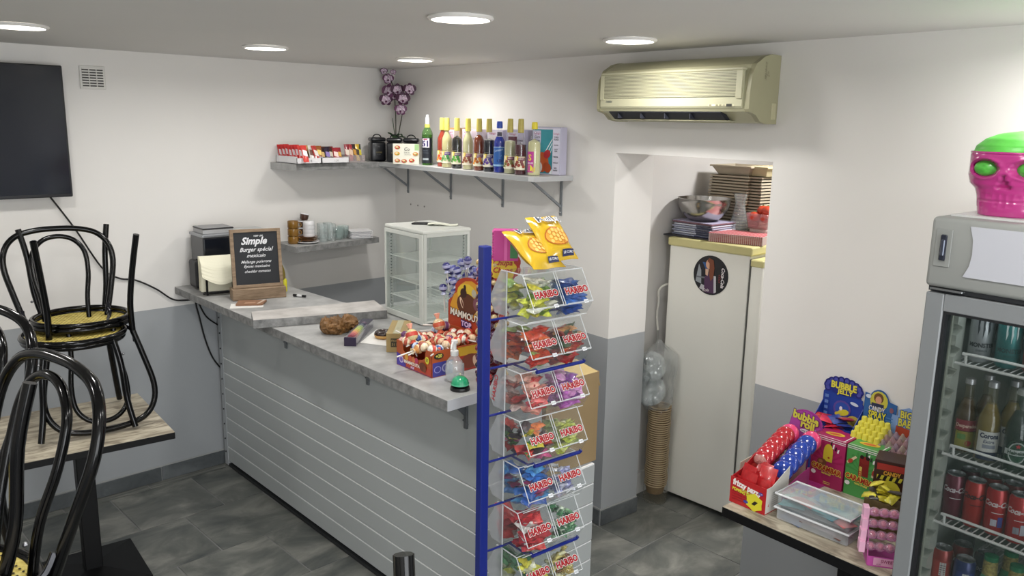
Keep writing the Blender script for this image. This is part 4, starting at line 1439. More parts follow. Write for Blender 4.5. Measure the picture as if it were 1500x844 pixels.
MB().box(-0.005, 0.027, 0.03, -0.003, D_ - 0.014, HH - 0.036).obj('pane', GLS, do)
MB().box(-0.012, D_ - 0.012, 0.15, -0.0085, D_ - 0.006, 0.24).obj('handle', DW, do)
MB().box(0.016, 0.003, 0.018, W_ - 0.014, 0.005, HH - 0.03).obj('pane', GLS, t)
MB().box(0.014, -0.002, HH - 0.03, W_ - 0.012, 0.004, HH - 0.014).obj('side_rail', DW, t)
MB().box(0.012, D_ - 0.004, 0.018, W_ - 0.012, D_ - 0.002, HH - 0.016).obj('pane', GLS, t)
MB().box(W_ - 0.004, 0.016, 0.018, W_ - 0.002, D_ - 0.012, HH - 0.016).obj('pane', GLS, t)
st = MB()
for x, y in ((0.02, D_ - 0.022), (0.018, 0.03), (W_ - 0.022, 0.02), (W_ - 0.06, D_ - 0.012), (W_ - 0.09, D_ - 0.012)):
    st.box(x - 0.004, y - 0.002, 0.02, x + 0.004, y + 0.002, HH - 0.02)
st.obj('slotted_rail', mat('b5b8b3', 0.4, 0.3), t)
sl = MB()
for x, y in ((0.0155, D_ - 0.022), (0.0135, 0.03), (W_ - 0.06, D_ - 0.0145), (W_ - 0.022, 0.0178)):
    for k in range(26):
        sl.box(x - 0.0022, y - 0.0025, 0.03 + k * 0.0145, x + 0.0022, y + 0.0022, 0.036 + k * 0.0145)
sl.obj('slot', mat('55585a', 0.6), t, stuff=True)
for z in (0.285, 0.178, 0.095, 0.028):
    b = MB()
    x0, x1, y0, y1 = 0.014, W_ - 0.014, 0.012, D_ - 0.016
    b.tube([(x0, y0, z), (x1, y0, z), (x1, y1, z), (x0, y1, z)], 0.0028, 6, True)
    for k in range(1, 18):
        y = y0 + (y1 - y0) * k / 18
        b.tube([(x0, y, z), (x1, y, z)], 0.0013, 4)
    for k in (1, 2):
        x = x0 + (x1 - x0) * k / 3
        b.tube([(x, y0, z - 0.002), (x, y1, z - 0.002)], 0.0018, 4)
    b.obj('wire_shelf', mat('dfe1dc', 0.35), t)
P = Print((0.03, -0.0005, 0.006), (1, 0, 0))
P.rect(-0.012, -0.003, 0.03, 0.003, '33363a')
P.obj('vent_slot', t)
# tablet and papers on top
def local_on_case(x, y, z):
    return Matrix.Translation((2.203, 2.846, 1.0865)) @ Matrix.Rotation(rad(-4.9), 4, 'Z') @ Vector((x, y, z))


o = tag(MB().box(-0.05, -0.035, 0, 0.055, 0.035, 0.006, 0.002).obj('tablet', mat('17191c', 0.3)), 'black flat tablet lying on top of the glass display case', 'tablet')
o.location = local_on_case(0.14, 0.22, HH + 0.0005)
o.rotation_euler = (0, 0, rad(-50))
o = tag(MB().grid(lambda u, v: ((u - 0.5) * 0.14, (v - 0.5) * 0.055, 0.006 + 0.004 * sin(6 * u)), 8, 2).obj('folded_paper', mat('dfe0cf', 0.6)), 'crumpled pale paper beside the tablet on the display case', 'paper')
o.location = local_on_case(0.19, 0.13, HH + 0.002)
o.rotation_euler = (0, 0, rad(-42))
md = o.modifiers.new('s', 'SOLIDIFY')
md.thickness = 0.003
# ================================================================ things on the counter
ZC = 1.0865
# receipt / card machine
t = T('coffee_machine', 'black machine with silver top behind the napkin holder and chalkboard', 'machine', (1.97, 4.26, ZC), rad(-2))
MB().box(-0.19, -0.09, 0.02, 0.17, 0.09, 0.285, 0.008, seg=2).obj('body', mat('11141c', 0.25, coat=0.3), t)
MB().box(-0.195, -0.095, 0.283, 0.185, 0.095, 0.302, 0.006, seg=2).obj('top_cover', mat('9a9ca0', 0.35, 0.5), t)
MB().box(-0.18, -0.08, 0, 0.16, 0.08, 0.02).obj('base', mat('0c0c10', 0.5), t)
MB().box(-0.01, -0.06, 0.302, 0.17, 0.06, 0.306, 0.001).obj('tray_lid', mat('b4b8b8', 0.3, 0.3), t)
MB().box(-0.225, -0.06, 0.01, -0.19, 0.05, 0.16, 0.015, seg=2).obj('side_housing', mat('0d0d12', 0.4), t)
t = T('bound_booklets', 'grey booklet with a dark cover lying on top of the black machine', 'booklet', (1.865, 4.255, ZC + 0.3025), rad(-3))
MB().box(-0.078, -0.07, 0, 0.085, 0.07, 0.022, 0.001).obj('pages', mat('a9a9aa', 0.6), t)
MB().box(-0.08, -0.072, 0.022, 0.087, 0.072, 0.0285, 0.001).obj('cover', mat('2b2b2e', 0.4), t)
MB().box(-0.078, -0.071, 0.0285, 0.084, 0.071, 0.031, 0.001).obj('grey_label', mat('8d8d8f', 0.5), t)

# napkin holder
t = T('napkin_holder', 'black wire napkin holder filled with cream paper napkins', 'napkin holder', (1.815, 4.09, ZC), rad(-12))
b = MB()
for x in (-0.075, 0.055):
    b.tube([(x, -0.055, 0.005), (x, -0.058, 0.155)], 0.006, 6)
    b.tube([(x, 0.055, 0.005), (x, 0.055, 0.17)], 0.005, 6)
    b.tube([(x, -0.055, 0.012), (x, 0.055, 0.012)], 0.005, 6)
b.tube([(-0.095, -0.055, 0.014), (0.09, -0.055, 0.014)], 0.006, 6)
b.obj('wire_frame', BLACK_MET, t)
NAP = mat('e6e2cb', 0.7, bump=0.1, bscale=150)


def napkin(y, th, lo, hi, sag, nm_label, z0=0.018):
    def f(u, v):
        x = -0.098 + 0.19 * u
        z = z0 + (hi - z0) * v
        if v > 0.99:
            z += 0.0
        yy = y - 0.02 * sin(PI * u) * v - sag * v * v * sin(PI * u)
        return (x, yy, z - 0.012 * sin(PI * u) * (1 - v) * 0)
    o = MB().grid(f, 12, 8).obj('napkin', NAP)
    m_ = o.modifiers.new('s', 'SOLIDIFY')
    m_.thickness = th
    o.location = t.location
    o.rotation_euler = t.rotation_euler
    tag(o, nm_label, 'napkin', 'napkins in the wire holder')


napkin(-0.028, 0.003, 0, 0.17, 0.0, 'flat cream napkin behind the black wires in the holder')
napkin(-0.005, 0.004, 0, 0.19, 0.0, 'cream napkin in the back layer of the holder')
napkin(0.02, 0.004, 0, 0.2, 0.0, 'cream napkin at the rear of the holder')
for k in range(4):
    def f(u, v, k=k):
        x = -0.102 + 0.2 * u
        s_ = sin(PI * u)
        z = 0.205 - 0.012 * k - v * (0.045 + 0.045 * s_)
        y = -0.02 - 0.05 * sin(PI * v * 0.5) - 0.006 * k
        return (x, y, z - 0.006 * k)
    o = MB().grid(f, 14, 6).obj('napkin', NAP)
    m_ = o.modifiers.new('s', 'SOLIDIFY')
    m_.thickness = 0.0025
    o.location = t.location
    o.rotation_euler = t.rotation_euler
    tag(o, ['cream napkin draped over the front of the holder, outermost', 'draped cream napkin second from the front', 'draped cream napkin third from the front', 'draped cream napkin innermost of the four folded over'][3 - k], 'napkin', 'napkins in the wire holder')

# chalkboard
t = T('chalkboard_sign', 'wood-framed tabletop chalkboard with white handwriting on a wooden foot', 'sign', (1.915, 3.86, ZC), rad(-16))
WOOD = ramp_mat('greyed_wood', [(0.3, '6e5a44'), (0.5, '87715a'), (0.7, '98836b')], 14, 0.6, 8, (1, 1, 6), 0.05)
MB().box(-0.133, -0.045, 0, 0.133, 0.045, 0.058, 0.003).obj('foot', WOOD, t)
Mb = Matrix.Translation((0, -0.012, 0.058)) @ Matrix.Rotation(rad(-7), 4, 'X')
for a in ((-0.125, -0.01, 0, -0.108, 0.01, 0.298), (0.108, -0.01, 0, 0.125, 0.01, 0.298), (-0.108, -0.01, 0.282, 0.108, 0.01, 0.298), (-0.108, -0.01, 0, 0.108, 0.01, 0.016)):
    MB().box(*a, 0.001, M=Mb).obj('frame_bar', WOOD, t)
MB().box(-0.109, -0.004, 0.015, 0.109, 0.006, 0.283, M=Mb).obj('slate', mat('15171c', 0.6, var=0.15, vscale=12), t)
P = Print(Mb @ Vector((0, -0.004, 0)), (1, 0, 0), Mb.to_3x3() @ Vector((0, 0, 1)), rough=0.8)
CH = 'dcdcdf'
P.text('KEEP LIFE', 0.015, 0.262, 0.011, CH, bold=0.02)
P.text('Simple', -0.005, 0.236, 0.05, CH, shear=0.35, bold=0.035, wid=0.95)
P.text('Burger spécial', 0.002, 0.193, 0.03, CH, shear=0.4, bold=0.015, wid=0.95)
P.text('mexicain', 0.0, 0.162, 0.026, CH, shear=0.4, bold=0.012)
P.text('Mélange poivrons', -0.002, 0.131, 0.021, CH, shear=0.4, bold=0.01)
P.text('Épices mexicaine', 0.0, 0.108, 0.019, CH, shear=0.4, bold=0.01)
P.text('cheddar tomates', 0.002, 0.082, 0.019, CH, shear=0.4, bold=0.01)
P.obj('chalk_writing', t)

# leaflets in front of the chalkboard
t = T('leaflet_stack', 'brown and white leaflets lying in front of the chalkboard foot', 'leaflet', (1.80, 3.735, ZC), rad(-28))
MB().box(-0.085, -0.075, 0.0002, 0.07, 0.03, 0.0025).obj('white_sheet', mat('dedcd8', 0.6), t)
MB().prism([(-0.06, -0.03), (0.065, -0.038), (0.085, 0.05), (-0.05, 0.06)], 0.003, 0.012, 'z').obj('brown_sheet', mat('8a654c', 0.6, var=0.1, vscale=20), t)
MB().prism([(-0.02, -0.025), (0.03, -0.02), (0.035, 0.0), (-0.015, -0.003)], 0.0122, 0.0135, 'z').obj('printed_patch', mat('b58f76', 0.5), t)
MB().prism([(0.04, -0.035), (0.052, -0.03), (0.08, 0.04), (0.07, 0.045)], 0.0125, 0.014, 'z').obj('pale_strip', mat('cdb7a6', 0.5), t)

# yellow glue bottle, pen
t = T('glue_bottle', 'yellow and black marker bottle standing right of the chalkboard', 'marker', (2.095, 3.92, ZC))
MB().lathe([(0, 0), (0.014, 0), (0.015, 0.005), (0.015, 0.06), (0.01, 0.07), (0, 0.07)], 14).obj('body', mat('d6cf2a', 0.35), t, 50)
MB().tube(smooth_path([(-0.004, 0, 0.065), (-0.004, 0, 0.10), (-0.014, 0, 0.135), (-0.026, 0, 0.155), (-0.034, 0, 0.15)]), [0.011] * 25, 8).obj('spout', mat('7a6a22', 0.4), t, 60)
t = T('marker_pen', 'short black and white marker pen lying on the counter behind the plank', 'pen', (2.075, 3.75, ZC + 0.008), rad(118))
MB().lathe([(0, -0.03), (0.006, -0.03), (0.006, 0.0), (0, 0.0)], 10, M=Matrix.Rotation(PI / 2, 4, 'Y')).obj('barrel', mat('d2d2d2', 0.35), t, 50)
MB().lathe([(0, 0), (0.0068, 0), (0.0068, 0.022), (0.004, 0.025), (0, 0.025)], 10, M=Matrix.Rotation(PI / 2, 4, 'Y')).obj('cap', mat('141416', 0.35), t, 50)
MB().lathe([(0, -0.05), (0.0065, -0.05), (0.0065, -0.03), (0, -0.03)], 10, M=Matrix.Rotation(PI / 2, 4, 'Y')).obj('end_plug', mat('141416', 0.35), t, 50)

# crumpled paper bag
rb = random.Random(5)
from mathutils import noise
b = MB()


def crum(u, v):
    a = 2 * PI * u
    s_ = v * 2 - 1
    x = s_ * 0.083
    r = 0.036 * (max(0.0, 1 - abs(s_) ** 3.5)) ** 0.5 + (0.006 if s_ > 0 else 0.012)
    p = Vector((x * 30, cos(a) * 2.2, sin(a) * 2.2))
    r *= 1 + 0.35 * noise.noise(p * 0.9) - 0.5 * abs(noise.noise(p * 1.7)) + 0.3 * noise.noise(p * 3.6)
    y = r * cos(a) * 1.25
    z = max(0.001, 0.030 + r * sin(a) * 0.9 + (0.008 if s_ > 0.2 else 0))
    return (x, y, z)


b.grid(crum, 30, 26)
o = tag(b.obj('paper_bag', mat('7d5a33', 0.6, var=0.3, vscale=18, bump=0.8, bscale=55), None, 14), 'crumpled brown paper bag lying on the counter', 'bag')
o.location = (1.855, 2.995, ZC)
o.rotation_euler = (0, 0, rad(-22))

# macaron box
t = T('macaron_box', 'long dark purple box with a clear lid showing coloured macarons', 'box', (1.885, 2.885, ZC), rad(43))
MB().box(-0.16, -0.022, 0, 0.16, 0.022, 0.012, 0.001).box(-0.163, -0.025, 0, -0.155, 0.025, 0.036, 0.001).obj('box_body', mat('2a2038', 0.4), t)
MB().box(-0.155, -0.0245, 0.001, 0.162, 0.0245, 0.036, 0.001).obj('clear_cover', clear('c9c4d6', 0.16, 0.05, g=1.4), t)
MB().box(0.07, -0.0252, 0.0365, 0.163, 0.0252, 0.0372).obj('dark_band', mat('3b3a48', 0.4), t)
cols = ['8a3f4a', 'a85a5a', 'c47a6a', 'c99a62', 'b9a85a', 'a8b45f', '9aa86a', '8a9a72', '5a5f6a', '3a3a4a', '5a4a5a']
for k in range(11):
    m_ = MB()
    m_.lathe([(0, -0.009), (0.014, -0.009), (0.0165, -0.003), (0.0165, -0.002), (0.015, -0.001), (0.015, 0.001), (0.0165, 0.002), (0.0165, 0.003), (0.014, 0.009), (0, 0.009)], 12, M=Matrix.Rotation(PI / 2, 4, 'Y'))
    o = tag(m_.obj('macaron', mat(cols[k], 0.6), None, 60), '%s macaron in the long purple box' % ['dark red', 'raspberry', 'coral', 'orange', 'ochre', 'lime', 'olive', 'sage green', 'slate grey', 'black', 'mauve'][k], 'macaron', 'macarons in the long box')
    o.location = t.location + Vector((cos(rad(43)) * (-0.138 + k * 0.0215), sin(rad(43)) * (-0.138 + k * 0.0215), 0.03 - 0.001))
    o.rotation_euler = (0, 0, rad(43))
# sheet and doughnut
o = tag(MB().prism([(1.825, 2.79), (1.885, 2.665), (2.02, 2.80), (2.005, 2.93)], ZC + 0.0003, ZC + 0.0016, 'z').obj('paper_sheet', mat('e3e2de', 0.6)), 'white paper sheet under the chocolate doughnut', 'paper')
t = T('doughnut', 'small doughnut with dark chocolate icing on the white sheet', 'doughnut', (1.945, 2.79, ZC + 0.002))
b = MB()
b.tube([(0.026 * cos(2 * PI * i / 20), 0.026 * sin(2 * PI * i / 20), 0.014) for i in range(20)], 0.0155, 10, True)
b.obj('dough', mat('c79a5a', 0.7, bump=0.3, bscale=200), t, 180)
b = MB()
b.tube([(0.026 * cos(2 * PI * i / 20), 0.026 * sin(2 * PI * i / 20), 0.0185) for i in range(20)], [0.0152], 10, True) if False else b.tube([(0.026 * cos(2 * PI * i / 20), 0.026 * sin(2 * PI * i / 20), 0.0175) for i in range(20)], 0.0152, 10, True)
b.obj('icing', mat('2a1712', 0.25, coat=0.4), t, 180)
# small cardboard box
t = T('cardboard_box', 'small brown cardboard box with black printed lettering behind the lollipop box', 'box', (1.93, 2.66, ZC), rad(48))
MB().box(-0.11, -0.04, 0, 0.11, 0.04, 0.078, 0.001).obj('box_body', mat('a08a5a', 0.7, var=0.05, vscale=12), t)
MB().box(-0.11, -0.012, 0.078, 0.11, 0.014, 0.0788).obj('packing_tape', mat('b9b394', 0.25), t)
P = Print((-0.11, 0, 0), (0, -1, 0))
P.rect(-0.022, 0.022, 0.022, 0.058, '3a3424')
P.text('FRAGILE', 0, 0.048, 0.011, 'a08a5a', bold=0.02).text('31 KG', 0, 0.032, 0.014, 'a08a5a', bold=0.02)
P.obj('printed_mark', t)

# lollipop display box
ORA = mat('b2542a', 0.4, var=0.06, vscale=10)
t = T('lollipop_box', 'orange open display box printed with cartoon fruit, full of wrapped lollipops', 'display box', (1.755, 2.222, ZC), rad(-2))
X1, Y1 = 0.25, 0.225
b = MB()
b.use(ORA)
b.box(0, 0, 0, X1, Y1, 0.003)
b.box(0, 0, 0.003, X1, 0.002, 0.098)
b.box(0, Y1 - 0.002, 0.003, X1, Y1, 0.098)
b.box(X1 - 0.002, 0, 0.003, X1, Y1, 0.12)
# low front with a cut-away mouth
pts = [(0.0, 0.003), (Y1, 0.003), (Y1, 0.098), (Y1 - 0.035, 0.098)]
for i in range(9):
    a = PI * i / 8
    pts.append((Y1 / 2 + (Y1 / 2 - 0.038) * cos(a), 0.09 - 0.042 * sin(a) ** 0.5))
pts += [(0.035, 0.098), (0, 0.098)]
b.prism(pts, 0, 0.002, 'x')
b.obj('box_body', None, t)
P = Print((0, Y1 / 2, 0), (0, -1, 0))
P.rect(-0.11, 0.002, 0.11, 0.018, '4a2f7a')
P.poly([(-0.11, 0.002), (-0.055, 0.002), (-0.075, 0.045), (-0.11, 0.05)], '4a3aa0')
P.ell(-0.08, 0.028, 0.014, 0.014, 'c9b9dc')
P.ell(-0.08, 0.028, 0.009, 0.009, '7a5fb0')
P.poly([(-0.05, 0.006), (0.11, 0.004), (0.11, 0.03), (0.03, 0.034), (-0.045, 0.04)], 'b5402c')
for x, c in ((-0.045, 'd9a040'), (-0.02, 'cf5a3a'), (0.0, 'd97a4a'), (0.02, 'b93a5a')):
    P.ell(x, 0.044, 0.011, 0.012, c)
P.otext('MAMMOUTH', -0.005, 0.026, 0.018, 'f2ece0', '6a2a1c', bold=0.0) if False else P.text('MAMMOUTH', -0.01, 0.026, 0.017, 'f2ece0', bold=0.04)
P.text('POP', -0.005, 0.011, 0.012, 'd9c9f0', bold=0.04)
P.ell(0.06, 0.03, 0.022, 0.017, '6a3420')
P.ell(0.072, 0.024, 0.008, 0.012, '7a4228')
P.ell(0.088, 0.062, 0.012, 0.014, 'd9cf3a')
P.text('X', 0.088, 0.062, 0.016, '2a2a2a', bold=0.03)
P.obj('printed_front', t)
P = Print((X1 / 2, 0, 0), (1, 0, 0))
P.rect(-0.122, 0.002, -0.03, 0.055, '3f3f8f')
P.ell(-0.10, 0.028, 0.016, 0.013, '9a9ad0')
P.ell(-0.10, 0.028, 0.013, 0.010, '3f3f8f')
P.ell(-0.065, 0.03, 0.016, 0.016, 'a9a9c9')
P.ell(-0.065, 0.03, 0.011, 0.011, '5a5a9a')
P.ell(-0.095, 0.078, 0.022, 0.012, '2a2418')
P.text('+20', -0.095, 0.078, 0.018, 'd9d05a', bold=0.03)
P.poly([(-0.03, 0.002), (0.121, 0.002), (0.121, 0.096), (0.02, 0.096), (-0.03, 0.055)], 'a83226')
P.poly([(0.0, 0.06), (0.10, 0.06), (0.12, 0.094), (-0.01, 0.094)], 'c9a02a')
P.ell(0.05, 0.035, 0.045, 0.028, '7a3a28')
P.ell(0.075, 0.03, 0.012, 0.024, 'd9b9a0', rot=0.3)
P.obj('printed_side', t)
# header card
hd = MB()
HV = 0.87
hp = [(0, 0.0), (Y1, 0.0), (Y1 + 0.004, 0.25), (Y1 - 0.02, 0.27), (Y1 - 0.04, 0.30)]
for i in range(9):
    a = PI * (0.12 + 0.62 * i / 8)
    hp.append((0.095 + 0.085 * cos(a) * 1.15, 0.30 + 0.075 * sin(a)))
hp += [(0.0, 0.30)]
hp = [(y, z * HV) for y, z in hp]
hd.prism(hp, X1, X1 + 0.002, 'x')
hd.obj('header_card', mat('b23f22', 0.4), t)
P = Print((X1 - 0.0005, Y1 / 2, 0.0), (0, -1, 0))
b0_ = P.P
P.P = lambda u, v: b0_(u, (v + 0.1) * HV)
P.poly([(-0.105, 0.13), (-0.08, 0.185), (-0.055, 0.2), (-0.04, 0.235), (-0.01, 0.255), (0.03, 0.262), (0.075, 0.245), (0.105, 0.2), (0.105, 0.1), (-0.09, 0.1)], 'd99a2c')
P.ell(0.0, 0.2, 0.06, 0.045, 'e2c03a')
P.ell(0.0, 0.15, 0.062, 0.052, '5f3320')
P.ell(-0.02, 0.2, 0.02, 0.022, '3a1c14')
P.ell(-0.012, 0.225, 0.008, 0.014, '2a1410')
P.ell(-0.03, 0.155, 0.009, 0.026, 'e6c9b0', rot=0.4)
P.ell(-0.026, 0.15, 0.005, 0.02, '6a3622', rot=0.4)
P.ell(0.06, 0.165, 0.02, 0.03, '7a4a5a')
P.ell(0.045, 0.21, 0.014, 0.018, 'b9b2a0')
P.text('MAMMOUTH', 0.0, 0.098, 0.042, '3a2418', rot=-0.05, bold=0.085, wid=0.82)
P.text('MAMMOUTH', 0.0, 0.098, 0.042, 'ece6da', rot=-0.05, bold=0.035, wid=0.82)
P.poly([(-0.03, 0.045), (0.032, 0.04), (0.03, 0.075), (-0.034, 0.08)], '3a1f5c')
P.text('TOP', 0.0, 0.06, 0.032, 'd9c0e6', rot=-0.05, bold=0.04)
P.text('LA SUCETTE A MACHER ENORMEMENT', -0.002, 0.018, 0.0105, 'e6a03a', bold=0.02, rot=-0.04)
P.obj('printed_header', t)
# wrapped lollipops in the box
rl = random.Random(11)
LP = {}


def lolly(c, c2, r=0.0165, L=0.075, key=''):
    k = (c, c2, r, L)
    if k in LP:
        return LP[k]
    b = MB()
    b.use(mat(c, 0.25, coat=0.6, var=0.25, vscale=120))
    b.ball((0, 0, 0), r, 12, 8)
    b.use(mat(c2, 0.3, coat=0.4))
    # twisted wrapper skirt and a coloured band
    b.lathe([(r * 0.35, -r * 0.9), (r * 0.75, -r * 1.5), (r * 0.3, -r * 1.2)], 7, cap=False)
    b.lathe([(r * 1.02 * cos(0.35), r * sin(-0.35)), (r * 1.03, 0), (r * 1.02 * cos(0.35), r * sin(0.35))], 12, cap=False)
    me = b.mesh('lollipop', None, 60)
    s_ = MB().tube([(0, 0, -r * 0.9), (0, 0, -r - L)], 0.0028, 6).mesh('stick', mat('e2ddd6', 0.5))
    LP[k] = (me, s_)
    return LP[k]


def put_lolly(p, d, c, c2, label, grp, r=0.0165, L=0.075, stick=True):
    me, s_ = lolly(c, c2, r, L)
    o = linkmesh('lollipop', me, None, p, Vector(d).to_track_quat('Z', 'Y').to_euler())
    tag(o, label, 'lollipop', grp)
    if stick:
        linkmesh('stick', s_, o)
    return o


LC = [('e6c9a4', 'c4473a'), ('f0d9b9', 'b0503a'), ('2f56a0', 'c9d9f0'), ('c98a4a', 'e9d0a0'), ('e9d4c9', 'a03a4a'), ('b9623a', 'f0e0c0'), ('d9a9a0', '6a3a6a'), ('f0e9d9', 'd05040')]
for k in range(34):
    i, j = k % 6, k // 6
    x = 1.785 + 0.038 * i + rl.uniform(-0.01, 0.01)
    y = 2.255 + 0.04 * j * 0.95 + rl.uniform(-0.008, 0.008)
    z = ZC + 0.075 + 0.035 * (i / 6) + rl.uniform(-0.005, 0.022)
    c, c2 = LC[rl.randrange(len(LC))]
    ang = rl.uniform(0, 2 * PI)
    el = rl.uniform(-0.15, 0.25)
    nm_ = ['cream and red', 'pale yellow and red', 'blue and white', 'light brown', 'pink and dark red', 'orange-brown', 'pink and purple', 'white and red'][[q[0] for q in LC].index(c)]
    put_lolly((x, y, z), (cos(ang) * cos(el), sin(ang) * cos(el), sin(el)), c, c2, nm_ + ' wrapped lollipop lying loose in the orange display box', nm_ + ' lollipops in the orange box', 0.0185)
for x, y, z, c, c2, d, lb in ((1.80, 2.40, 1.205, 'ddd09a', 'c4473a', (0.1, 0.5, 0.9), 'large cream lollipop standing up at the left of the orange box'), (1.93, 2.40, 1.225, 'e2c9a0', 'c4573a', (0, 0.3, 0.9), 'large cream lollipop standing up at the back of the orange box'),
                              (1.865, 2.31, 1.19, 'd9cfa0', 'b0503a', (0.8, -0.4, 0.3), 'cream lollipop in the middle of the orange box with its stick showing')):
    put_lolly((x, y, z), d, c, c2, lb, None, 0.024, 0.06)
    b = MB()
    b.lathe([(0.004, 0.0), (0.013, 0.022), (0.010, 0.024)], 6, cap=False)
    o = b.obj('wrapper_tip', mat('e6a08a', 0.4), bpy.context.scene.objects[-1] if False else None)
    o.parent = [q for q in COL.objects if q.get('label') == lb][0]
    o.location = (0, 0, 0.02)
# cluster of blue foil lollipops behind the header
t = T('lollipop_stand', 'dark holder behind the orange header card full of blue foil lollipops', 'holder', (2.085, 2.37, ZC))
MB().box(-0.045, -0.11, 0, 0.055, 0.11, 0.2, 0.003).obj('box_body', mat('8f2f24', 0.5), t)
MB().box(-0.046, -0.112, 0.2, 0.056, 0.112, 0.205, 0.001).obj('top_plate', mat('6f8fc0', 0.4), t)
for k in range(30):
    i, j = k % 6, k // 6
    y = 2.262 + i * 0.048 + rl.uniform(-0.01, 0.01) + 0.012 * (j % 2)
    z = 1.343 + j * 0.030 - abs(i - 2.0) * 0.011 + rl.uniform(-0.008, 0.008)
    x = 2.045 + 0.018 * ((i + j) % 3)
    red = k in (12, 13, 18)
    put_lolly((x, y, z), (rl.uniform(-0.4, 0), rl.uniform(-0.3, 0.3) + (i - 2.5) * 0.12, 1), 'b0304a' if red else ('3a3f86', '5a5fa6', '2f3070')[k % 3], 'e0d0e0' if red else 'b4b6d6', ('red foil lollipop among the blue ones behind the header card' if red else 'blue foil lollipop in the cluster behind the orange header card'),
              'red foil lollipops behind the header' if red else 'blue foil lollipops behind the header', 0.0175, 0.085)

# hand sanitizer and bell
t = T('sanitizer_bottle', 'clear round pump bottle of hand gel on the counter beside the bell', 'bottle', (1.80, 2.15, ZC), rad(35))
MB().lathe([(0, 0), (0.026, 0), (0.031, 0.006), (0.034, 0.035), (0.034, 0.05), (0.028, 0.075), (0.014, 0.092), (0.012, 0.098), (0, 0.098)], 20).obj('glass_body', clear('e9eeee', 0.22, 0.04, g=2.0), t, 60)
MB().lathe([(0, 0.004), (0.028, 0.008), (0.031, 0.035), (0.03, 0.05), (0.026, 0.066), (0, 0.066)], 16).obj('gel', clear('dfe9ea', 0.25, 0.04, g=1.0), t, 60)
b = MB()
b.lathe([(0.0135, 0.094), (0.0145, 0.095), (0.0145, 0.112), (0.007, 0.116), (0.007, 0.138), (0.012, 0.14), (0.012, 0.15), (0, 0.152)], 14)
b.tube(smooth_path([(0, 0, 0.146), (-0.02, 0, 0.147), (-0.036, 0, 0.14), (-0.043, 0, 0.128)]), 0.004, 8)
b.obj('pump', mat('e4e4e2', 0.35), t, 60)
P = Print((0, 0, 0), bend=0.0345)
P.rect(0.0, 0.022, 0.028, 0.062, 'd5dadb')
P.text('GEL', 0.014, 0.048, 0.012, '8f979a')
P.obj('bottle_label', t)
t = T('counter_bell', 'round green service bell with a black base on the counter', 'bell', (1.752, 2.062, ZC))
MB().lathe([(0, 0), (0.034, 0), (0.035, 0.003), (0.033, 0.011), (0.025, 0.014), (0, 0.014)], 24).obj('base', mat('101012', 0.3), t, 50)
pr = [(0.0, 0.018), (0.030, 0.018), (0.0315, 0.02)]
for i in range(7):
    a = PI / 2 * i / 6
    pr.append((0.0295 * cos(a), 0.026 + 0.024 * sin(a)))
MB().lathe(pr, 26).obj('dome', mat('1f9a6a', 0.3, coat=0.5), t, 50)
MB().lathe([(0, 0.048), (0.003, 0.048), (0.003, 0.053), (0.005, 0.056), (0.003, 0.06), (0, 0.06)], 10).obj('button', mat('b9b2a0', 0.3, 0.6), t, 50)
MB().lathe([(0.0318, 0.019), (0.0322, 0.0195), (0.0318, 0.0245)], 24, cap=False).obj('dome_rim', mat('55b48c', 0.3), t)

# tall sweet tower behind the blue post
t = T('sweet_tower', 'round lollipop tower with a yellow flower-shaped sign behind the blue post', 'display stand', (1.90, 2.062, ZC))
MB().lathe([(0, 0), (0.055, 0), (0.055, 0.01), (0.02, 0.014), (0.02, 0.44), (0, 0.44)], 16).obj('pole', mat('8f2a3a', 0.4), t)
hz = 0.43
for i in range(6):
    pass
fl_ = MB()
fl_.use(mat('b5302f', 0.4))
fp = []
for i in range(40):
    a = 2 * PI * i / 40
    r = 0.054 + 0.006 * abs(sin(4 * a))
    fp.append((r * cos(a), hz + r * sin(a)))
fl_.prism(fp, 0.0, 0.003, 'y', M=Matrix.Translation((-0.012, -0.068, 0)) @ Matrix.Rotation(rad(-44), 4, 'Z'))
fl_.obj('sign_board', None, t)
Rm = Matrix.Rotation(rad(-40), 4, 'Z')
P = Print(Vector((-0.012, -0.068, hz)), Matrix.Rotation(rad(-44), 3, 'Z') @ Vector((1, 0, 0)))
fp = []
for i in range(48):
    a = 2 * PI * i / 48
    r = 0.040 + 0.008 * abs(cos(4 * a))
    fp.append((r * cos(a) - 0.004, r * sin(a) - 0.006))
P.poly(fp, 'e3bf3a')
P.text('Chupa', -0.004, 0.01, 0.026, 'b5302f', bold=0.03, shear=0.2)
P.text('Chups', -0.004, -0.016, 0.026, 'b5302f', bold=0.03, shear=0.2)
P.obj('printed_sign', t)
TC = [('c9a86a', 'e9e0c9'), ('4a1f2a', 'c9a9b0'), ('8a2a34', 'e6c9c9'), ('d9c090', 'a04a4a'), ('5a3a5a', 'd9c9d9'), ('2f2a3a', '8a8aa0'), ('b94a4a', 'f0d9c9')]
for lv in range(14):
    for k in range(9):
        a = rad(95 + k * 31 + 15 * (lv % 2))
        z = 1.115 + lv * 0.031
        r = 0.048
        c, c2 = TC[rl.randrange(len(TC))]
        nm_ = ['gold', 'dark red', 'red', 'pale yellow', 'plum', 'black', 'bright red'][[q[0] for q in TC].index(c)]
        lh = ['lower', 'middle', 'upper'][min(2, lv // 5)]
        put_lolly((1.90 + r * cos(a), 2.062 + r * sin(a), z), (cos(a), sin(a), 0.35), c, c2, 'small %s lollipop in the %s part of the tower behind the blue post' % (nm_, lh), '%s lollipops in the %s part of the tower' % (nm_, lh), 0.0125, 0.02, False)
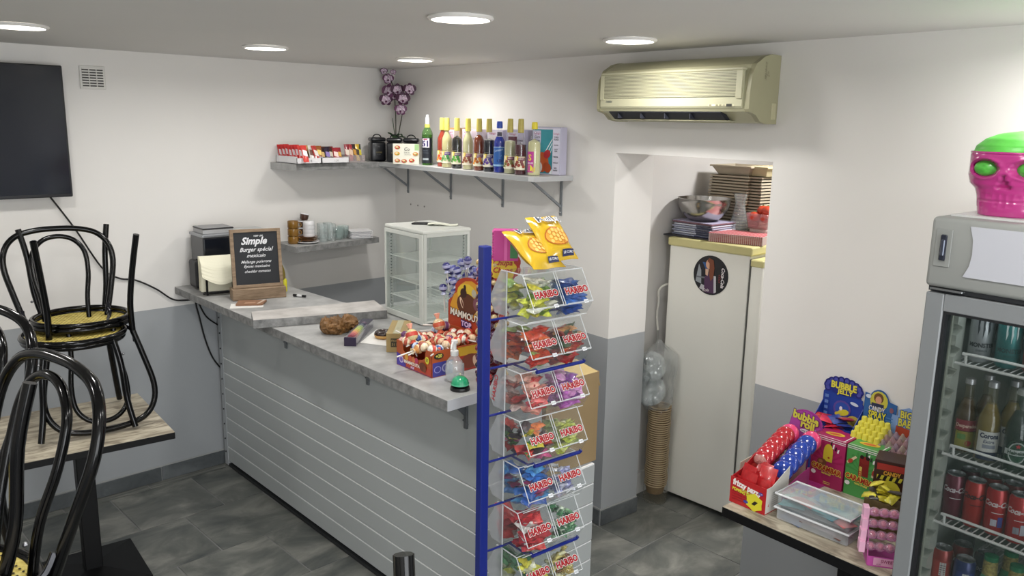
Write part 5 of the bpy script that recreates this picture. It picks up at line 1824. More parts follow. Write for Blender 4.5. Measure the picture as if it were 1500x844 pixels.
# pink perforated box above
t = T('pink_box', 'magenta perforated display box standing behind the blue post under the crisps', 'box', (1.885, 1.995, 1.5365), rad(-42))
MB().box(-0.035, -0.02, 0, 0.05, 0.03, 0.105, 0.001).obj('box_body', mat('b02f7e', 0.45), t)
b = MB()
for k in range(10):
    b.box(-0.0385, -0.02, 0.006 + 0.0098 * k, -0.035, 0.03, 0.0115 + 0.0098 * k)
b.obj('perforation', mat('c24a92', 0.45), t, stuff=True)
P = Print((0.02, -0.02, 0))
P.rect(-0.018, 0.002, -0.008, 0.103, 'c9579c')
P.rect(0.002, 0.01, 0.028, 0.06, '2f6a3a')
P.obj('printed_front', t)

# ================================================================ sweet stand
SL = Vector((1.685, 1.867, 0))
SR = rad(-6)
t = T('sweet_stand', 'tall blue metal stand carrying eight tiers of clear sweet bins', 'display stand', SL, SR)
BLU = mat('14267e', 0.35, coat=0.3)
MB().box(-0.016, -0.016, 0, 0.016, 0.016, 1.62, 0.003).obj('post', BLU, t)
MB().box(-0.02, -0.14, 0, 0.36, -0.11, 0.02, 0.003).box(-0.02, 0.08, 0, 0.36, 0.11, 0.02, 0.003).box(-0.02, -0.14, 0, 0.01, 0.11, 0.02, 0.003).obj('base_frame', BLU, t)
SZ = 1.53
PITCH = 0.1611
for k in range(8):
    z = SZ - 0.148 - PITCH * k
    b = MB()
    b.tube([(0.0, 0.0, z - 0.004), (0.088, -0.0, z - 0.004), (0.33, 0.0, z - 0.004)], 0.004, 6)
    if k % 2:
        b.tube([(0.0, 0, z - 0.004), (0.118, -0.0, z - 0.004), (0.124, -0.085, z - 0.008), (0.128, -0.108, z + 0.004), (0.134, -0.112, z - 0.006)], 0.004, 6)
        b.tube([(0.128, -0.112, z - 0.006), (0.33, -0.112, z - 0.004), (0.333, -0.115, z + 0.003)], 0.0065, 8)
    b.obj('shelf_rail', BLU, t)
PL = clear('eef1f4', 0.02, 0.03, g=0.8)
PLe = clear('f2f5f7', 0.55, 0.1, g=1.4)
PLf = clear('d9dbe0', 0.34, 0.1, g=1.2)
vc = 0.025
prof = [(-vc - 0.055, 0), (-vc - 0.115, -0.10), (-vc - 0.085, -0.148), (-vc + 0.085, -0.148), (-vc + 0.115, -0.10), (-vc + 0.055, 0)]   # (y, z) front is -y
XA, XM, XB = 0.088, 0.2165, 0.338
for k in range(8):
    zt_ = SZ - PITCH * k
    pr = [(y, zt_ + z) for y, z in prof]
    b = MB()
    b.use(PL)
    for x in (XA, XM - 0.004, XM + 0.004, XB):
        b.prism(pr, x - 0.0008, x + 0.0008, 'x')
    # bottom, slopes, top, dividing wall
    for (p, q) in ((1, 2), (2, 3), (3, 4), (5, 0)):
        b.face([b.b.verts.new((x, pr[i][0], pr[i][1])) for x, i in ((XA, p), (XB, p), (XB, q), (XA, q))])
    b.face([b.b.verts.new(v) for v in ((XA, 0, zt_), (XB, 0, zt_), (XB, 0, zt_ - 0.148), (XA, 0, zt_ - 0.148))])
    bn = b.obj('bin', None, t)
    # frosted half of the side wall
    MB().prism([(0.0, zt_ - 0.001), (0.03, zt_ - 0.001), (0.088, zt_ - 0.1), (0.058, zt_ - 0.146), (0.0, zt_ - 0.146)], XA - 0.003, XA - 0.0015, 'x').obj('frosted_side', PLf, t)
    eb_ = MB()
    eb_.use(PLe)
    for x in (XA, XM - 0.0045, XM + 0.0045, XB):
        eb_.tube([(x, pr[5 - 5][0], pr[0][1]), (x, pr[1][0], pr[1][1])], 0.0017, 5)
    eb_.tube([(XA, 0, zt_), (XA, 0, zt_ - 0.148)], 0.0028, 5)
    eb_.tube([(XA, pr[0][0], zt_), (XA, 0.03, zt_)], 0.0022, 5)
    eb_.tube([(XA, pr[0][0], zt_), (XB, pr[0][0], zt_)], 0.0018, 5)
    eb_.tube([(XB, pr[0][0], zt_), (XB, 0.03, zt_)], 0.0015, 5)
    eb_.tube([(XA, pr[1][0], pr[1][1]), (XB, pr[1][0], pr[1][1])], 0.0016, 5)
    eb_.tube([(XA, pr[2][0], pr[2][1]), (XB, pr[2][0], pr[2][1])], 0.0014, 5)
    eb_.obj('bin_edge', None, bn)
    for x0, x1 in ((XA + 0.006, XM - 0.008), (XM + 0.008, XB - 0.004)):
        a_ = Vector((0, pr[0][0] - 0.002, zt_ - 0.004))
        c_ = Vector((0, pr[1][0] - 0.004, pr[1][1] + 0.004))
        lb = MB()
        lb.use(PL)
        lb.face([lb.b.verts.new(v) for v in ((x0, a_.y, a_.z), (x1, a_.y, a_.z), (x1, c_.y, c_.z), (x0, c_.y, c_.z))])
        lb.use(PLe)
        lb.tube([(x0, c_.y, c_.z), (x1, c_.y, c_.z)], 0.0014, 5)
        li = lb.obj('lid', None, t)
        ux = Vector((1, 0, 0))
        uz = (a_ - c_).normalized()
        P = Print(c_ + Vector(((x0 + x1) / 2, 0, 0)), ux, uz, step=0.0004)
        P.text('HARIBO', 0.002, 0.042, 0.03, 'ece2e0', rot=0.02, bold=0.1, wid=0.9)
        P.text('HARIBO', 0.002, 0.042, 0.03, 'a8101c', rot=0.02, bold=0.045, wid=0.9)
        P.obj('brand_sticker', li)
        P = Print(c_ + Vector(((x0 + x1) / 2, 0, 0)), ux, uz, step=0.0004)
        P.rect(0.016, -0.006, 0.034, 0.006, 'eceef2')
        P.text('0,20', 0.025, 0.0, 0.008, '4a4a50')
        P.obj('price_tag', li)
    if k == 2:
        P = Print((XA - 0.0032, 0, 0), (0, -1, 0))
        P.text('HARIBO', -0.05, zt_ - 0.08, 0.026, 'b5222c', rot=PI / 2 - 0.2, bold=0.02)
        P.obj('side_sticker', bn)

# sweets in the bins
rs = random.Random(3)
STY = [  # per tier: (left colours, left packet size), (right colours, size), names
    ((('b8b83a', 'd3c93c', '6f8f3a', 'd8d9c9', 'c9cf4a'), (0.062, 0.04, 0.016)), (('2a5aa8', '1f4590', '3a6fc0'), (0.075, 0.05, 0.016)), 'yellow-green', 'blue'),
    ((('c44a26', 'b53a1f', 'd96a3a', '8fa05a', 'c23322'), (0.066, 0.042, 0.017)), (('a02a2a', 'b5443a', '4a5f46', 'c9905a'), (0.085, 0.055, 0.014)), 'orange-red', 'dark red'),
    ((('c44a4a', 'd9857a', 'e6c0b9', 'b92f35', 'd9a090'), (0.06, 0.03, 0.018)), (('9a4aa8', 'b060b0', 'c98ac0', '7a3a8f'), (0.08, 0.05, 0.02)), 'pink and red', 'purple'),
    ((('c9b92f', 'b93a35', '3f7a3a', 'd9763a', '3a2f35', 'c45a8a'), (0.055, 0.03, 0.014)), (('a8b84a', 'c9cf7a', '8a9a5a', 'c2c4a0'), (0.06, 0.035, 0.013)), 'mixed bright', 'pale green'),
    ((('2a66b4', '3f86cf', '1f4f9a', 'a03a6a', '5aa0dc'), (0.065, 0.036, 0.017)), (('a4a6cf', 'c4c6de', '8a8cc0', 'd4d4e0'), (0.034, 0.018, 0.01)), 'blue', 'lavender'),
    ((('b9333a', 'a02530', 'd04a4a', 'c9c4c0'), (0.085, 0.05, 0.014)), (('3f7a50', 'c9dcc4', '2f5f40', '8ab48a'), (0.034, 0.018, 0.01)), 'red', 'green and white'),
    ((('b9b23a', '4f8a5a', 'd0cf5a', 'c9c9b0', '3f7050'), (0.06, 0.04, 0.02)), (('d3c67a', 'e6dfb0', 'b9a05a', '6a4a2a'), (0.03, 0.02, 0.013)), 'green and yellow', 'cream and brown'),
    ((('b93a3a', 'c9763a', '3a5a9a'), (0.06, 0.04, 0.016)), (('c9b9a0', 'b05a4a'), (0.035, 0.02, 0.012)), 'red and blue', 'beige'),
]
ORD = ['top', 'second', 'third', 'fourth', 'fifth', 'sixth', 'seventh', 'lowest']
PM = {}
REST = []
from mathutils import Euler
RS = Matrix.Translation(SL) @ Matrix.Rotation(SR, 4, 'Z')


def packet(c, sz, v):
    k = (c, sz, v)
    tw = sz[0] < 0.05 or c in ('c9b92f', 'b93a35', '3f7a3a')
    if k not in PM:
        b = pillow_mesh('packet', sz[0], sz[1], sz[2], mat(c, 0.3, coat=0.4, var=0.5, vscale=45 + 20 * v), 7, 4, 0.0 if tw else 0.1, 0.25, v + int(c[:2], 16))
        # twist the ends
        for q in b.vertices:
            e = abs(q.co.x) / (sz[0] / 2)
            if not tw:
                continue
            if e > 0.6:
                q.co.y *= 1 + (e - 0.75) * 1.0
            elif e > 0.4:
                q.co.y *= 0.9
        PM[k] = b
    return PM[k]


for k in range(8):
    zt_ = SZ - PITCH * k
    zb = zt_ - 0.145
    for side in (0, 1):
        cols_, sz = STY[k][side]
        nm = STY[k][2 + side]
        big = sz[0] > 0.05
        n = (24 if big else 40) if k < 7 else (10 if big else 14)
        quota = (17 if side == 0 else (15 if big else 24)) if k < 7 else 6
        x0, x1 = (XA + 0.008, XM - 0.012) if side == 0 else (XM + 0.012, XB - 0.008)
        hmax = 0.114 if side == 0 else 0.096
        grp = '%s sweets in the %s bin of the %s tier' % (nm, ('left', 'right')[side], ORD[k])
        lst = []
        for i in range(n):
            f = (i + 0.5) / n
            z = zb + 0.008 + hmax * f
            rel = z - zb
            # front limit follows the sloping front
            yf = 0.105 + 0.03 * min(1, rel / 0.048) if rel < 0.048 else 0.138 - 0.058 * (rel - 0.048) / 0.1
            m_ = 0.4 * sz[1] + 0.008
            y = -(yf - m_) if i % 3 else -rs.uniform(0.012 + m_ * 0.5, yf - m_)
            y += rs.uniform(0, 0.012)
            hx = min(sz[0] * 0.42, (x1 - x0) / 2 - 0.004)
            x = rs.uniform(x0 + hx, x1 - hx)
            lst.append((y, Vector((x, y, z)), packet(cols_[rs.randrange(len(cols_))], sz, rs.randrange(2)),
                        (rs.uniform(-0.7, 0.7), rs.uniform(-0.35, 0.35), SR + rs.choice((0, PI)) + rs.uniform(-0.6, 0.6))))
        lst.sort(key=lambda q: q[0])
        for i, (_, p, me, r_) in enumerate(lst):
            if i < quota:
                o = linkmesh('wrapped_sweet', me, None, RS @ p, r_)
                tag(o, '%s wrapped sweet, %s bin of the %s tier' % (nm, ('left', 'right')[side], ORD[k]), 'sweet', grp)
            else:
                REST.append((me, Matrix.LocRotScale(RS @ p, Euler(r_), None)))
        # rear half of the bins
        if side == 0 and k < 7:
            for i in range(9):
                z = zb + 0.01 + 0.09 * (i + 0.5) / 9
                REST.append((packet(cols_[rs.randrange(len(cols_))], sz, 0), Matrix.LocRotScale(RS @ Vector((rs.uniform(x0 + 0.03, x0 + 0.06), rs.uniform(0.022, 0.05), z)),
                             Euler((rs.uniform(-0.5, 0.5), rs.uniform(-0.3, 0.3), SR + PI / 2 + rs.uniform(-0.6, 0.6))), None)))
vs_, fs_, mi_, ml_ = [], [], [], []
for me, M in REST:
    off = len(vs_)
    vs_ += [M @ v.co for v in me.vertices]
    m_ = me.materials[0]
    if m_ not in ml_:
        ml_.append(m_)
    for p in me.polygons:
        fs_.append([off + i for i in p.vertices])
        mi_.append(ml_.index(m_))
me = bpy.data.meshes.new('deeper_sweets')
me.from_pydata(vs_, [], fs_)
for m_ in ml_:
    me.materials.append(m_)
me.polygons.foreach_set('material_index', mi_)
me.polygons.foreach_set('use_smooth', [True] * len(fs_))
tag(linkmesh('deeper_sweets', me), 'mass of coloured sweets lying deeper inside the clear bins of the blue stand', 'sweets', None, 'stuff')

# crisp packets on top


def crisp(c, rotq, w_, h_, label):
    t = bpy.data.objects.new('crisp_packet', pillow_mesh('crisp_packet', w_, h_, 0.05, mat('cfa927', 0.22, coat=0.5, var=0.06, vscale=9, bump=0.35, bscale=14), 16, 14, 0.09, 0.07, 4))
    COL.objects.link(t)
    t.matrix_world = rotq
    tag(t, label, 'crisp packet', 'crisp packets on the sweet stand')

    # print follows the bulge
    def zz(u, v):
        U, V = u / w_ + 0.5, v / h_ + 0.5
        a = max(0.0, 1 - abs(2 * U - 1) ** 3)
        e = abs(2 * V - 1) / 0.91
        cc = max(0, 1 - e ** 3) if e < 1 else 0
        ph = random.Random(4)
        p4 = [ph.uniform(0, 6) for _ in range(4)]
        return 0.025 * (a ** 0.6) * (cc ** 0.6) + 0.07 * 0.05 * (sin(9 * U + p4[0] + 5 * V) + sin(11 * V + p4[1])) * 0.5 + 0.0016
    P = Print((0, 0, 0), (1, 0, 0), (0, 1, 0))
    base = P.P
    P.P = lambda u, v: Vector((u, v, zz(u, v) + P.k * 1.5))

    def fan(cx, cy, ru, rv, c_):
        for i in range(16):
            a, b_ = 2 * PI * i / 16, 2 * PI * (i + 1) / 16
            for r0, r1 in ((0, 0.5), (0.5, 1)):
                q = [(cx + ru * r * cos(x), cy + rv * r * sin(x)) for r, x in ((r0, a), (r1, a), (r1, b_), (r0, b_))]
                if r0 == 0:
                    q = q[1:3] + [q[0]]
                P.poly(q, c_, False)
        P.k += P.step
    fan(0.004, -0.012, 0.046, 0.036, 'b5661f')
    fan(0.004, -0.012, 0.042, 0.032, 'd99a3a')
    for i in range(5):
        for j in range(3):
            fan(-0.022 + i * 0.0125, -0.03 + j * 0.017 + 0.006 * (i % 2), 0.0055, 0.0075, 'e8bd62')
    P.text('Kallu', 0.005, 0.062, 0.046, 'eeeef0', bold=0.06, shear=0.15)
    P.text('Kallu', 0.005, 0.062, 0.046, '3a4256', bold=0.01, shear=0.15)
    for i in range(4):
        P.poly([(-0.005 + i * 0.011, -0.085), (0.006 + i * 0.011, -0.085), (0.006 + i * 0.011, -0.068), (-0.005 + i * 0.011, -0.068)], '232c55', False)
    P.k += P.step
    P.text('LE CURLY', 0.017, -0.077, 0.009, 'e9e9f0', bold=0.02)
    P.obj('printed_front', t)
    return t


def frame_from(c, r_, u_):
    r_ = Vector(r_).normalized()
    n_ = r_.cross(Vector(u_)).normalized()
    u_ = n_.cross(r_)
    return Matrix(((r_.x, u_.x, n_.x, c[0]), (r_.y, u_.y, n_.y, c[1]), (r_.z, u_.z, n_.z, c[2]), (0, 0, 0, 1)))


# directions measured on the packets: right edge and up edge
crisp(None, frame_from((1.849, 1.815, 1.600), (0.14, -0.009, -0.003), (0.01, 0.162, 0.104)), 0.14, 0.19, 'yellow crisp packet lying lower left on top of the sweet stand')
crisp(None, frame_from((1.915, 1.80, 1.632), (0.111, -0.021, 0.001), (0.025, 0.134, 0.125)), 0.12, 0.185, 'yellow crisp packet standing higher, right of the other one')

# tall cardboard box on the ledge behind the stand
t = T('cardboard_box', 'tall open brown cardboard box on the ledge behind the sweet stand', 'box', (2.42, 2.225, 0.5735), rad(-3))
KB = mat('967f5b', 0.75, var=0.04, vscale=8)
b = MB()
b.use(KB)
b.box(-0.15, -0.1, 0, 0.155, 0.13, 0.004)
b.box(-0.15, -0.1, 0.004, 0.155, -0.096, 0.40).box(-0.15, 0.126, 0.004, 0.155, 0.13, 0.40).box(-0.15, -0.096, 0.004, -0.146, 0.126, 0.40).box(0.151, -0.096, 0.004, 0.155, 0.126, 0.40)
b.obj('box_body', None, t)
MB().prism([(-0.1, 0.4), (-0.097, 0.402), (0.03, 0.425), (0.03, 0.421)], -0.14, 0.145, 'x').obj('flap', mat('bfa873', 0.7), t)
MB().prism([(0.155, 0.40), (0.157, 0.40), (0.175, 0.33), (0.172, 0.33)], -0.09, 0.12, 'y').obj('flap', mat('b59c6c', 0.7), t)
MB().box(-0.14, 0.0, 0.37, 0.145, 0.12, 0.373).obj('flap', mat('c9b07a', 0.7), t)

# ================================================================ left table and bentwood chairs
CANE = ramp_mat('woven_cane', [(0.35, 'a8923f'), (0.5, 'c9b65c'), (0.65, 'd9c878')], 60, 0.6, 4)
CSC = 1.0


def make_chair(label, loc, rz, flip=False, group=None, zoff=0.0):
    """bentwood bistro chair, seat 0.40 high, 0.80 overall; local front is -y, back is +y"""
    t = T('bistro_chair', label, 'chair', loc, rz, group)
    if flip:
        t.rotation_euler = (PI, 0, rz)
    R = 0.192
    seatz = 0.40
    b = MB()
    b.tube([(R * cos(2 * PI * i / 36), R * 0.97 * sin(2 * PI * i / 36), seatz - 0.012) for i in range(36)], 0.0135, 8, True)
    b.tube([((R - 0.004) * cos(2 * PI * i / 36), (R - 0.004) * 0.97 * sin(2 * PI * i / 36), seatz - 0.030) for i in range(36)], 0.0115, 8, True)
    b.obj('seat_ring', BLACK_LAC, t, 180)
    # woven seat: perforated disc with rows of small holes
    b = MB()
    b.use(CANE)
    b.lathe([(0, seatz - 0.006), (R - 0.012, seatz - 0.008), (R - 0.012, seatz - 0.012), (0, seatz - 0.010)], 36)
    b.use(mat('2b2414', 0.9))
    n = 11
    for i in range(-n, n + 1):
        for j in range(-n, n + 1):
            x, y = i * 0.0165 + (0.008 if j % 2 else 0), j * 0.0155
            if x * x + y * y < (R - 0.022) ** 2:
                for zz_ in (seatz - 0.0057, seatz - 0.01225):
                    w2, h2 = 0.0032, 0.0024
                    b.face([b.b.verts.new((x + p, y + q, zz_)) for p, q in ((-w2, -h2), (w2, -h2), (w2, h2), (-w2, h2))])
    b.obj('seat', None, t)
    # front legs
    for s_ in (-1, 1):
        MB().tube(smooth_path([(s_ * 0.125, -0.135, seatz - 0.02), (s_ * 0.145, -0.158, 0.27), (s_ * 0.155, -0.172, 0.12), (s_ * 0.175, -0.195, 0.0)], 4), 0.0125, 8).obj('leg', BLACK_LAC, t, 60)
        MB().ball((s_ * 0.155, -0.165, 0.315), 0.006, 6, 4).obj('screw', mat('8f8f92', 0.3, 0.9), t)
    # rear legs and outer back hoop, one bent rod each side joined at the top
    hoop = []
    for s_ in (-1, 1):
        side = [(s_ * 0.19, 0.215, 0.0), (s_ * 0.172, 0.185, 0.15), (s_ * 0.158, 0.168, 0.30), (s_ * 0.16, 0.165, 0.42), (s_ * 0.19, 0.20, 0.54), (s_ * 0.212, 0.235, 0.65)]
        hoop.append(side)
    top = [(-0.20, 0.258, 0.725), (-0.155, 0.275, 0.775), (-0.08, 0.281, 0.796), (0, 0.283, 0.80), (0.08, 0.281, 0.796), (0.155, 0.275, 0.775), (0.20, 0.258, 0.725)]
    MB().tube(smooth_path(hoop[0][:4], 4), 0.013, 8).obj('leg', BLACK_LAC, t, 60)
    MB().tube(smooth_path(hoop[1][:4], 4), 0.013, 8).obj('leg', BLACK_LAC, t, 60)
    MB().tube(smooth_path([hoop[0][3]] + hoop[0][4:] + top + hoop[1][:3:-1] + [hoop[1][3]], 4), 0.0125, 8).obj('back_hoop', BLACK_LAC, t, 60)
    inner = [(-0.085, 0.155, seatz - 0.01), (-0.088, 0.178, 0.50), (-0.105, 0.215, 0.61), (-0.10, 0.243, 0.70), (-0.06, 0.258, 0.752), (0, 0.263, 0.768), (0.06, 0.258, 0.752), (0.10, 0.243, 0.70), (0.105, 0.215, 0.61), (0.088, 0.178, 0.50), (0.085, 0.155, seatz - 0.01)]
    MB().tube(smooth_path(inner, 5), 0.0105, 8).obj('inner_hoop', BLACK_LAC, t, 60)
    # metal-tipped braces between seat ring and hoop
    for s_ in (-1, 1):
        MB().tube(smooth_path([(s_ * 0.165, 0.168, 0.47), (s_ * 0.166, 0.14, 0.43), (s_ * 0.15, 0.09, 0.415), (s_ * 0.14, 0.05, 0.41)], 4), 0.008, 6).obj('brace', mat('1c1c22', 0.15, 0.3), t, 60)
    return t


TZ = 0.69
MARB = ramp_mat('worn_wood_print', [(0.28, '5f584c'), (0.42, '8f8574'), (0.55, 'b7ae9a'), (0.75, 'cfc7b4')], 7, 0.5, 12, (1, 4, 1), 0.04, 0.8)


def bistro_table(label, loc, rz, half=(0.305, 0.305), column=True, z=TZ, cx=0.0, cy=0.0):
    t = T('bistro_table', label, 'table', loc, rz)
    MB().box(-half[0], -half[1], z - 0.03, half[0], half[1], z - 0.002, 0.001).obj('top_edge', BLACK_MET, t)
    MB().box(-half[0] + 0.001, -half[1] + 0.001, z - 0.002, half[0] - 0.001, half[1] - 0.001, z).obj('tabletop', MARB, t)
    MB().box(cx - 0.035, cy - 0.035, 0.03, cx + 0.035, cy + 0.035, z - 0.03, 0.003).obj('column', BLACK_MET, t)
    MB().box(cx - 0.05, cy - 0.11, z - 0.05, cx + 0.05, cy + 0.11, z - 0.03).obj('top_plate', BLACK_MET, t)
    b = MB()
    lo = [(-0.2, -0.2), (0.2, -0.2), (0.2, 0.2), (-0.2, 0.2)]
    A = [b.b.verts.new((cx + x, cy + y, 0.0)) for x, y in lo]
    B = [b.b.verts.new((cx + x, cy + y, 0.012)) for x, y in lo]
    Cc = [b.b.verts.new((cx + x * 0.2, cy + y * 0.2, 0.035)) for x, y in lo]
    b.face(A[::-1])
    b.face(Cc)
    for i in range(4):
        j = (i + 1) % 4
        b.face([A[i], A[j], B[j], B[i]])
        b.face([B[i], B[j], Cc[j], Cc[i]])
    b.obj('base', BLACK_MET, t)
    return t


bistro_table('small square cafe table with worn wood top carrying two stacked chairs', (0.971, 3.65, 0), rad(-6))
make_chair('black bentwood chair standing upright on the small square table by the wall', (0.985, 3.67, TZ + 0.013), rad(-8))
make_chair('black bentwood chair upside down on the upright one, legs in the air', (1.045, 3.76, TZ + 0.013 + 0.805), rad(-4), True)
# near table, out of the picture apart from its chairs
bistro_table('cafe table below the lower left picture corner carrying the near chairs', (0.05, 2.0, 0), rad(-6), (0.33, 0.56))
make_chair('nearest black bentwood chair back rising at the lower left', (0.175, 1.765, TZ + 0.013), rad(-80))
make_chair('black bentwood chair upside down at the lower left, one cut-off leg pointing up', (0.105, 1.70, TZ + 0.013 + 0.805), rad(-57), True)
make_chair('black bentwood chair cut by the left picture edge, tall rounded back', (0.19, 2.32, TZ + 0.013), rad(-72))
# table and chair just below the frame: only a leg tip shows
bistro_table('cafe table just under the lower picture edge with an upturned chair on it', (0.36, 0.48, 0), rad(-6), (0.3, 0.3))
make_chair('upturned black bentwood chair of which one leg tip shows at the bottom edge', (0.382, 0.475, TZ + 0.013 + 0.805), rad(12), True)
o = tag(MB().box(-0.1, -0.14, 0, 0.1, 0.14, 0.012, 0.002).obj('menu_card', mat('e6dfcd', 0.5)), 'cream menu card corner at the lower left picture edge', 'menu card')
o.location = (0.165, 1.55, 1.138)
o.rotation_euler = (0, 0, rad(25))
# ================================================================ sweets table on the right (built in the wall frame)
t = TB('sweets_table', 'small table with worn wood top and black edge covered with sweet boxes', 'table', 3.425, 0.315, 0, rad(1.0))
TW, TD = 0.27, 0.29
MB().box(-TW - 0.02, -TD, 0.715, TW, TD, 0.748, 0.001).obj('top_edge', BLACK_MET, t)
MB().box(-TW - 0.019, -TD + 0.001, 0.748, TW - 0.001, TD - 0.001, 0.75).obj('tabletop', MARB, t)
MB().box(0.10, -0.24, 0.03, 0.19, -0.15, 0.715, 0.003).obj('column', BLACK_MET, t)
MB().box(-0.06, -0.27, 0.0, 0.26, 0.1, 0.02, 0.003).obj('base', BLACK_MET, t)
ZT = 0.7505


def pack(name, label, cat, a, off, w_, d_, h_, col, rz=0, front=None, side=None, top=None, z=ZT, rough=0.4, group=None):
    """closed carton centred at (a, off); front face looks into the room"""
    t = TB(name, label, cat, a, off, z, rad(rz), group)
    MB().box(-w_ / 2, -d_ / 2, 0, w_ / 2, d_ / 2, h_, 0.0012).obj('box_body', mat(col, rough), t)
    if front:
        P = Print((0, -d_ / 2, 0))
        front(P, w_, h_)
        P.obj('printed_front', t)
    if side:
        P = Print((w_ / 2, 0, 0), (0, 1, 0))
        side(P, d_, h_)
        P.obj('printed_side', t)
    if top:
        P = Print((0, 0, h_), (1, 0, 0), (0, 1, 0))
        top(P, w_, d_)
        P.obj('printed_top', t)
    return t


# --- red box of crackling sweets
def frz(P, w_, h_):
    P.rect(-w_ / 2, 0.0, w_ / 2, h_, 'b51f24')
    P.text('frizzy pazzy', -0.004, h_ - 0.022, 0.029, 'efe9e4', rot=-0.12, bold=0.05, wid=0.8)
    P.text('POPPING SWEETS', -0.01, h_ - 0.045, 0.0155, 'd9d23a', rot=-0.1, bold=0.05, wid=0.8)
    P.text('crackling gum', 0.0, h_ - 0.036, 0.01, 'c9cf4a', rot=-0.1, bold=0.02)
    for i in range(4):
        P.text('GOUT FRAISE COLA', -0.028, 0.043 - i * 0.009, 0.0065, '4a0f14')
    P.poly([(0.028 + 0.028 * cos(i * PI / 6) * (1 + 0.22 * (i % 2)), 0.03 + 0.027 * sin(i * PI / 6) * (1 + 0.22 * (i % 2))) for i in range(12)], 'd9cf2f')
    P.poly([(0.018, 0.022), (0.03, 0.02), (0.042, 0.034), (0.03, 0.036)], '2a2018')
    P.ell(0.05, 0.068, 0.009, 0.006, '4a2f8a')
    P.text('1,20', 0.05, 0.068, 0.007, 'e9e0f0')
    P.ell(-0.003, 0.022, 0.009, 0.005, '3a3f9a')


t = TB('sweet_box', 'red open box with white wavy lettering at the near left corner of the sweets table', 'display box', 3.196, 0.52, ZT, rad(2))
b = MB()
b.use(mat('a91e24', 0.4))
b.box(-0.068, -0.035, 0, 0.068, 0.1, 0.003).box(-0.068, -0.035, 0.003, 0.068, -0.033, 0.092)
b.prism([(-0.033, 0.003), (0.1, 0.003), (0.1, 0.135), (0.02, 0.10), (-0.033, 0.09)], -0.068, -0.066, 'x')
b.use(mat('c9c6c0', 0.5))
b.prism([(-0.033, 0.003), (0.1, 0.003), (0.1, 0.135), (0.0, 0.09), (-0.033, 0.09)], 0.066, 0.068, 'x')
b.obj('box_body', None, t)
P = Print((0, -0.035, 0))
frz(P, 0.136, 0.092)
P.obj('printed_front', t)
P = Print((0.068, 0, 0), (0, 1, 0))
for i in range(7):
    P.rect(0.0, 0.02 + i * 0.008, 0.06, 0.0215 + i * 0.008, '8f8f90')
P.obj('printed_side', t)
sach = pillow_mesh('sachet', 0.06, 0.085, 0.006, mat('b5262a', 0.25, coat=0.5, var=0.2, vscale=60), 4, 4, 0.1)
for k in range(14):
    o = linkmesh('sachet', sach, None, Bf(3.165 + 0.022 * (k % 4), 0.54 - 0.012 * (k // 2), ZT + 0.05 + 0.022 * (k % 3 == 1) + 0.004 * k % 0.03), (rad(78 - 2 * k), rad(6 * ((k % 3) - 1)), ANG + rad(-10 + 6 * (k % 4))))
    tag(o, 'red sachet standing in the red box at the table corner', 'sachet', 'red sachets in the red box')

# --- tray of bubble gum rolls with a pink header
t = TB('gum_roll_box', 'pink display box with a purple bubble header holding red and blue foil rolls', 'display box', 3.178, 0.315, ZT, rad(0))
b = MB()
b.use(mat('c9bfae', 0.5))
b.prism([(-0.14, 0.0), (0.13, 0.0), (0.13, 0.15), (-0.05, 0.11), (-0.14, 0.10)], -0.088, -0.086, 'x')
b.prism([(-0.10, 0.0), (0.13, 0.0), (0.13, 0.15), (-0.03, 0.13)], 0.004, 0.006, 'x')
b.use(mat('a8327c', 0.4))
b.prism([(-0.14, 0.0), (0.02, 0.0), (0.02, 0.10), (-0.05, 0.085), (-0.14, 0.055)], 0.082, 0.084, 'x')
b.box(-0.088, -0.14, 0, 0.084, 0.13, 0.003)
b.obj('box_body', None, t)
hp = [(-0.075, 0.0), (0.01, 0.0), (0.015, 0.18), (0.055, 0.20)]
for i in range(11):
    a = PI * i / 10
    hp.append((-0.008 + 0.062 * cos(a), 0.212 + 0.045 * sin(a)))
hp.append((-0.078, 0.18))
MB().prism(hp, 0.128, 0.13, 'y').obj('header_card', mat('a53a94', 0.4), t)
P = Print((-0.012, 0.128, -0.012))
P.poly([(-0.062, 0.09), (0.02, 0.09), (0.025, 0.19), (0.06, 0.212), (0.045, 0.25), (0.0, 0.266), (-0.045, 0.25), (-0.064, 0.2)], 'b04aa6')
for i, (x, y, r, c) in enumerate(((-0.045, 0.14, 0.014, 'd9a0cf'), (-0.035, 0.165, 0.011, '5a4ab0'), (0.008, 0.155, 0.01, '6a5ac0'), (-0.01, 0.135, 0.013, 'd090c9'), (-0.05, 0.115, 0.012, 'c97ac0'), (-0.055, 0.18, 0.008, 'd2a0d0'), (0.04, 0.2, 0.007, 'd9b0d9'))):
    P.ell(x, y, r, r, c)
    P.ell(x, y, r * 0.65, r * 0.65, 'b04aa6')
P.otext('bubble', 0.002, 0.239, 0.042, 'd3cf4a', '6a2a6a', rot=-0.1, ob=0.1, b=0.045, wid=0.9)
P.otext('roll', 0.012, 0.214, 0.04, 'd3cf4a', '6a2a6a', rot=-0.1, ob=0.1, b=0.045)
P.ell(0.004, 0.191, 0.02, 0.007, 'e9e4ee')
P.text('new 1€', 0.004, 0.191, 0.009, '4a2a5a', bold=0.02)
P.obj('printed_header', t)


